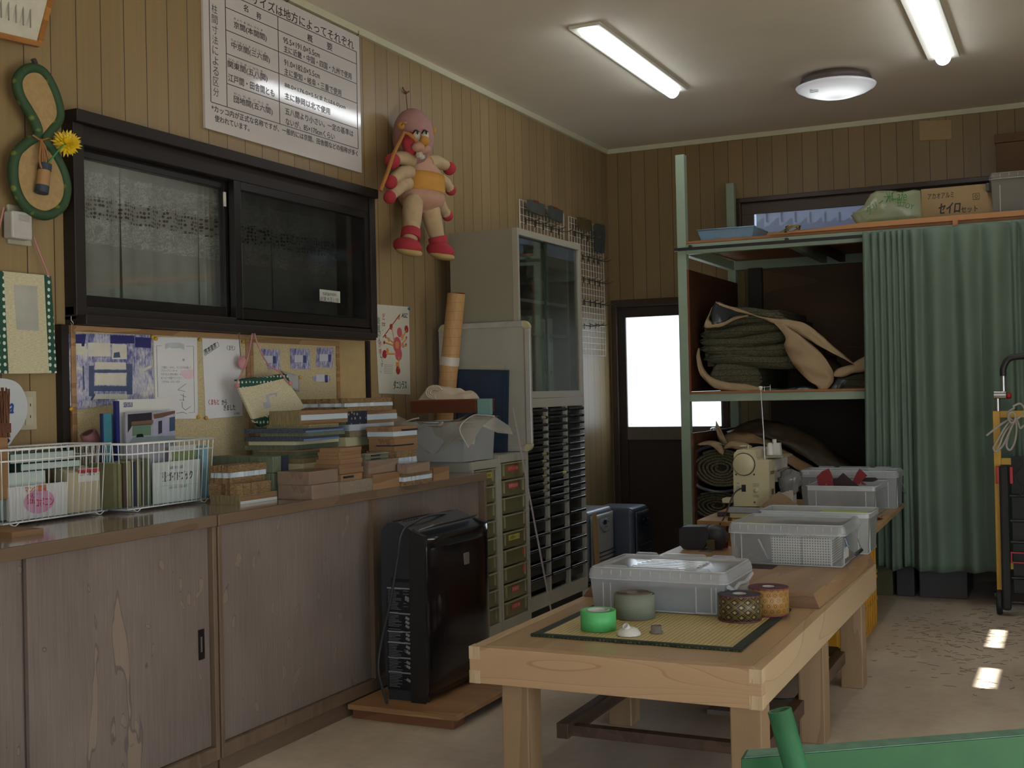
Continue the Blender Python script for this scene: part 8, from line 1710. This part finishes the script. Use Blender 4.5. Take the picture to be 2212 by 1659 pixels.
M_HK = plain('#4A4844', .35, .6, name='dark_hook')
def hook(u, v, lab, g='hooks on the wire grids'):
    p = LW(u, v, .03); b = MB(); b.tube(spline([p+Vector((-.006, 0, .02)), p+Vector((0, 0, .01)), p+Vector((.06, 0, -.002)), p+Vector((.10, .004, .012))], 4), .0028, 6); b.box(p.x-.006, p.x-.001, p.y-.008, p.y+.008, p.z-.02, p.z+.022); tag(b.build('display_hook', M_HK), lab, 'hook', g)
for row, (v0, dv, us, nm) in enumerate(((478, .33, (1137, 1157, 1175, 1192, 1208), 'bottom row, left grid'), (505, .4, (1243, 1258, 1270), 'row under the brown pouch'), (556, .3, (1260, 1272, 1284, 1293), 'top full row, right grid'), (605, .25, (1262, 1274, 1286, 1296), 'second full row, right grid'), (653, .2, (1263, 1276, 1287, 1298), 'third full row, right grid'), (705, -.06, (1264, 1277, 1289), 'lowest row of three, right grid'))):
    for k, u in enumerate(us): hook(u, v0+dv*(u-us[0]), '%s dark hook from the left in the %s' % (('first', 'second', 'third', 'fourth', 'fifth')[k], nm))
def pouch(label, px, col, off=.05, mark=None):
    P = [LW(u, v, off) for u, v in px]; t = thing('pouch', label, 'pouch', P[-1], 'pouches hung on the wire grids'); b = MB(); b.prism(P, (.022, 0, 0)); b.build('pouch_body', plain(col, .75, var=.1), t, bevel=.006)
    c_ = sum(P, Vector((0, 0, 0)))/len(P); b = MB(); b.prism([c_+Vector((.0225, a, z)) for a, z in ((-.06, .03), (.02, .03), (.02, .045), (-.06, .045))], (.001, 0, 0)); b.build('printed_mark', plain(mark or '#6E2A2C', .6), t)
pouch('grey flat pouch on the left wire grid, nearer the camera of two', [(1138,431),(1171,443),(1171,469),(1137,455)], '#4A4C48'); pouch('grey flat pouch on the left wire grid, farther of two', [(1184,444),(1210,456),(1209,483),(1181,469)], '#474A48'); pouch('mustard-brown flat pouch on the right wire grid', [(1246,469),(1272,477),(1272,500),(1246,491)], '#4E4422', mark='#6A5C30')
t = thing('work_gloves', 'dark grey pair of gloves hanging at the right edge of the right wire grid', 'gloves', LW(1290, 548, .05)); b = MB(); b.prism([LW(*p, .045) for p in ((1284,483),(1300,487),(1301,510),(1299,548),(1293,546),(1292,520),(1290,546),(1282,541),(1285,515),(1283,500))], (.025, 0, 0)); b.build('glove_pair', plain('#3E4240', .85, var=.12), t, bevel=.006); b = MB(); b.prism([LW(*p, .071) for p in ((1286,508),(1297,511),(1297,514),(1286,511))], (.001, 0, 0)); b.build('red_stripe', plain('#6E2A2C', .6), t)

# ================================================================== YELLOW STAIR TRUCK AT THE RIGHT EDGE
yt = 6.86; t = thing('hand_truck', 'yellow and black crawler hand truck with a curved black handle at the right edge', 'hand truck', (.0, yt, 0))
def H(u, v, y=yt): return onY(u, v, y)
M_YEL = plain('#C29416', .4, var=.05, name='yellow_enamel'); M_BK = plain('#1C1C1D', .35, var=.1, name='black_enamel'); M_CHR = plain('#A9A8A4', .2, .85, name='chromed_tube'); M_REDP = plain('#A31E26', .4, name='red_plastic')
xl, xr_ = H(2147, 1000).x, H(2147, 1000).x+.42
for x in (xl, xr_-.036): b = MB(); b.box(x, x+.036, yt, yt+.03, .09, H(2150, 888).z); b.build('side_post', M_YEL, t, bevel=.002)
for v in (895, 997, 1222): z = H(2165, v).z; b = MB(); b.box(xl+.036, xr_-.036, yt+.004, yt+.026, z-.018, z+.018); b.build('cross_bar', M_YEL, t, bevel=.002)
for x0 in (H(2161, 1100).x, xr_-.075): 
    b = MB(); zz = H(2170, 1004).z; b.box(x0, x0+.045, yt-.05, yt-.004, .03, zz); b.build('crawler_track', plain('#222120', .7, var=.1, name='black_rubber'), t, bevel=.012)
for x in (xl+.012, H(2182, 1020).x): b = MB(); z = H(2170, 1025).z; b.box(x, x+.016, yt-.056, yt-.02, z-.045, z+.045); b.build('red_bracket', M_REDP, t, bevel=.003)
for v in (1070, 1124, 1170, 1247, 1300): z = H(2190, v).z; b = MB(); b.tube([(H(2182, 1100).x, yt-.02, z), (xr_-.08, yt-.02, z)], .008, 8); b.build('rung', M_BK, t)
b = MB(); b.box(H(2184, 1200).x, xr_-.08, yt-.03, yt-.004, H(2190, 1215).z, H(2190, 1212).z); b.box(H(2184, 1200).x, xr_-.08, yt-.03, yt-.004, H(2190, 1194).z, H(2190, 1191).z); b.box(H(2184, 1200).x, H(2187, 1200).x, yt-.03, yt-.004, H(2190, 1212).z, H(2190, 1194).z); b.build('red_frame', M_REDP, t)
b = MB(); b.box(H(2184, 1000).x, xr_-.05, yt+.0, yt+.003, .12, H(2190, 985).z); b.build('back_plate', plain('#171817', .6), t)
tx = H(2167, 820).x
b = MB(); b.tube([(H(2155, 870).x, yt+.01, H(2155, 888).z), (H(2155, 870).x, yt+.01, H(2155, 860).z)], .014, 12); b.tube([(tx, yt+.01, H(2167, 850).z), (tx, yt+.01, H(2167, 808).z)], .014, 12); b.build('inner_tube', M_CHR, t)
b = MB(); b.tube([(H(2147, 853).x, yt+.01, H(2147, 853).z), (H(2173, 853).x, yt+.01, H(2173, 853).z)], .024, 16); b.build('clamp', M_CHR, t); b = MB(); b.lathe([(.0, 0), (.014, 0), (.018, .008), (.014, .024), (0, .026)], H(2174, 855)+Vector((0, .01, 0)), (1, 0, 0), 10); b.build('clamp_knob', M_REDP, t)
zt_ = H(2200, 770).z; b = MB(); b.tube(spline([(tx, yt+.01, H(2167, 812).z), (tx+.002, yt+.01, H(2167, 795).z), (tx+.03, yt+.01, zt_-.012), (tx+.09, yt+.01, zt_), (tx+.25, yt+.01, zt_), (tx+.31, yt+.01, zt_-.02), (tx+.335, yt+.01, zt_-.08)], 6), .017, 12); b.build('curved_handle', plain('#1E1E1F', .45, name='black_foam_grip'), t)
for x in (xl+.012, xr_-.03):
    b = MB(); b.lathe([(.03, -.014), (.062, -.014), (.066, -.008), (.066, .008), (.062, .014), (.03, .014)], (x, yt-.0, .067), (1, 0, 0), 28); w_ = b.build('wheel', plain('#1D1D1D', .6), t); b = MB(); b.box(x-.024, x+.024, yt-.02, yt+.035, .10, .118); b.build('wheel_fork', M_BK, w_)
b = MB(); b.tube(spline([(H(2200, 1000).x+.02*math.sin(i*.9), yt-.06, H(2200, 985+ i*8).z) for i in range(12)], 3), .004, 5); b.build('coiled_cable', M_BK, t)
t = thing('rope', 'bundle of off-white rope looped over the yellow hand truck', 'rope', H(2185, 920)); M_ROPE = plain('#A8A298', .8, var=.1, scale=60, name='cotton_rope'); yo = yt-.05; b = MB()
for px in (((2186,905),(2170,925),(2150,960),(2146,968),(2152,976),(2168,960),(2184,925),(2192,908)), ((2190,906),(2180,935),(2174,962),(2182,972),(2192,955),(2196,925),(2192,905)), ((2186,903),(2165,915),(2145,930),(2131,941)), ((2192,908),(2170,935),(2160,960),(2153,975)), ((2196,905),(2204,925),(2212,920),(2226,935)), ((2192,880),(2178,892),(2186,908),(2204,900),(2214,886),(2204,872),(2188,878))): b.tube(spline([H(u, v, yo-.004*i) for i, (u, v) in enumerate(px)], 5), .0055, 7)
b.build('loops', M_ROPE, t)
b = MB(); b.tube([H(2186+8*math.cos(i*.7), 902+12*math.sin(i*.7), yo-.03) for i in range(9)], .006, 7, closed=True); b.build('knot', M_ROPE, t)

# ================================================================== GREEN STEEL FRAME IN THE FOREGROUND
M_GP = plain('#14562A', .55, var=.12, scale=14, bump=.06, name='worn_green_paint'); M_GPT = plain('#5C8673', .5, var=.2, scale=30, bump=.05, name='paler_green')
zb = .52; A_ = onZ(1600, 1640, zb); B_ = onZ(2212, 1590, zb); A2 = onZ(1612, 1620, zb); B2 = onZ(2212, 1575, zb)
t = thing('trolley', 'green painted steel trolley frame with an upright tube in the right foreground', 'trolley frame', (A_.x, A_.y, 0)); k = 1.9
Bf, Br = A_+(B_-A_)*k, A2+(B2-A2)*k
b = MB(); b.prism([A_, Bf, Br, A2], (0, 0, -.075)); b.build('angle_rail', M_GP, t, bevel=.004)
b = MB(); b.prism([p+Vector((0, 0, .0012)) for p in (A_+Vector((.006, .004, 0)), Bf, Br, A2+Vector((.006, -.004, 0)))], (0, 0, .0012)); b.build('paler_top_strip', M_GPT, t)  # paler green strip covering the top of the rail
dpt = Vector((A_.x+.05, A_.y-.005, 0)); tb0, tb1 = onY(1730, 1700, dpt.y), onY(1684, 1534, dpt.y); ax_ = (tb1-tb0).normalized(); b = MB(); rr_ = (onY(1712, 1534, dpt.y).x-onY(1660, 1534, dpt.y).x)/2
b.lathe([(rr_, -.30), (rr_, 0), (rr_*.8, 0), (rr_*.8, -.10)], tb1, ax_, 28); b.build('upright_tube', plain('#2F6A48', .35, var=.25, scale=10, bump=.05, name='worn_green_tube'), t); b = MB(); b.lathe([(rr_*.79, -.06), (0, -.059)], tb1, ax_, 20); b.build('tube_inside', plain('#2E2A24', .7), t)
w0 = tb1-ax_*.13; b = MB(); b.ball(w0+Vector((rr_*1.05, .0, 0)), .009, (1, 1, 1.6), bumpy=.5, n=10); b.build('weld_bead', M_GPT, t)
for p in (A_+Vector((.03, .02, 0)), Bf+Vector((-.05, 0.02, 0))): b = MB(); b.box(p.x-.02, p.x+.02, p.y-.0, p.y+.04, 0, zb-.076); b.build('frame_leg', M_GP, t, bevel=.003)
t2 = MB(); q = A_+(Bf-A_)*.3; 
# ================================================================== FLOOR LITTER
b = MB(); n_ = 0
for i in range(520):
    x, y = rnd.gauss(-.35, .38), rnd.gauss(6.15, .55)
    if x < -.88 or x > 1.2 or y < 5 or y > 7.15: continue
    a, l_ = rnd.gauss(.2, .7), rnd.uniform(.015, .06); d_ = Vector((math.cos(a), math.sin(a), 0)); p = Vector((x, y, .0006)); w_ = Vector((-d_.y, d_.x, 0))*.0011; m_ = p+d_*l_*.5+w_*rnd.uniform(-4, 4)
    b.prism([p-w_, m_-w_, p+d_*l_-w_, p+d_*l_+w_, m_+w_, p+w_], (0, 0, .0012))
tag(b.build('straw_scraps', plain('#786D56', .8, var=.3, scale=3, name='rush_scraps')), 'dark scraps of cut rush scattered on the floor before the curtain', 'straw scraps', kind='stuff')
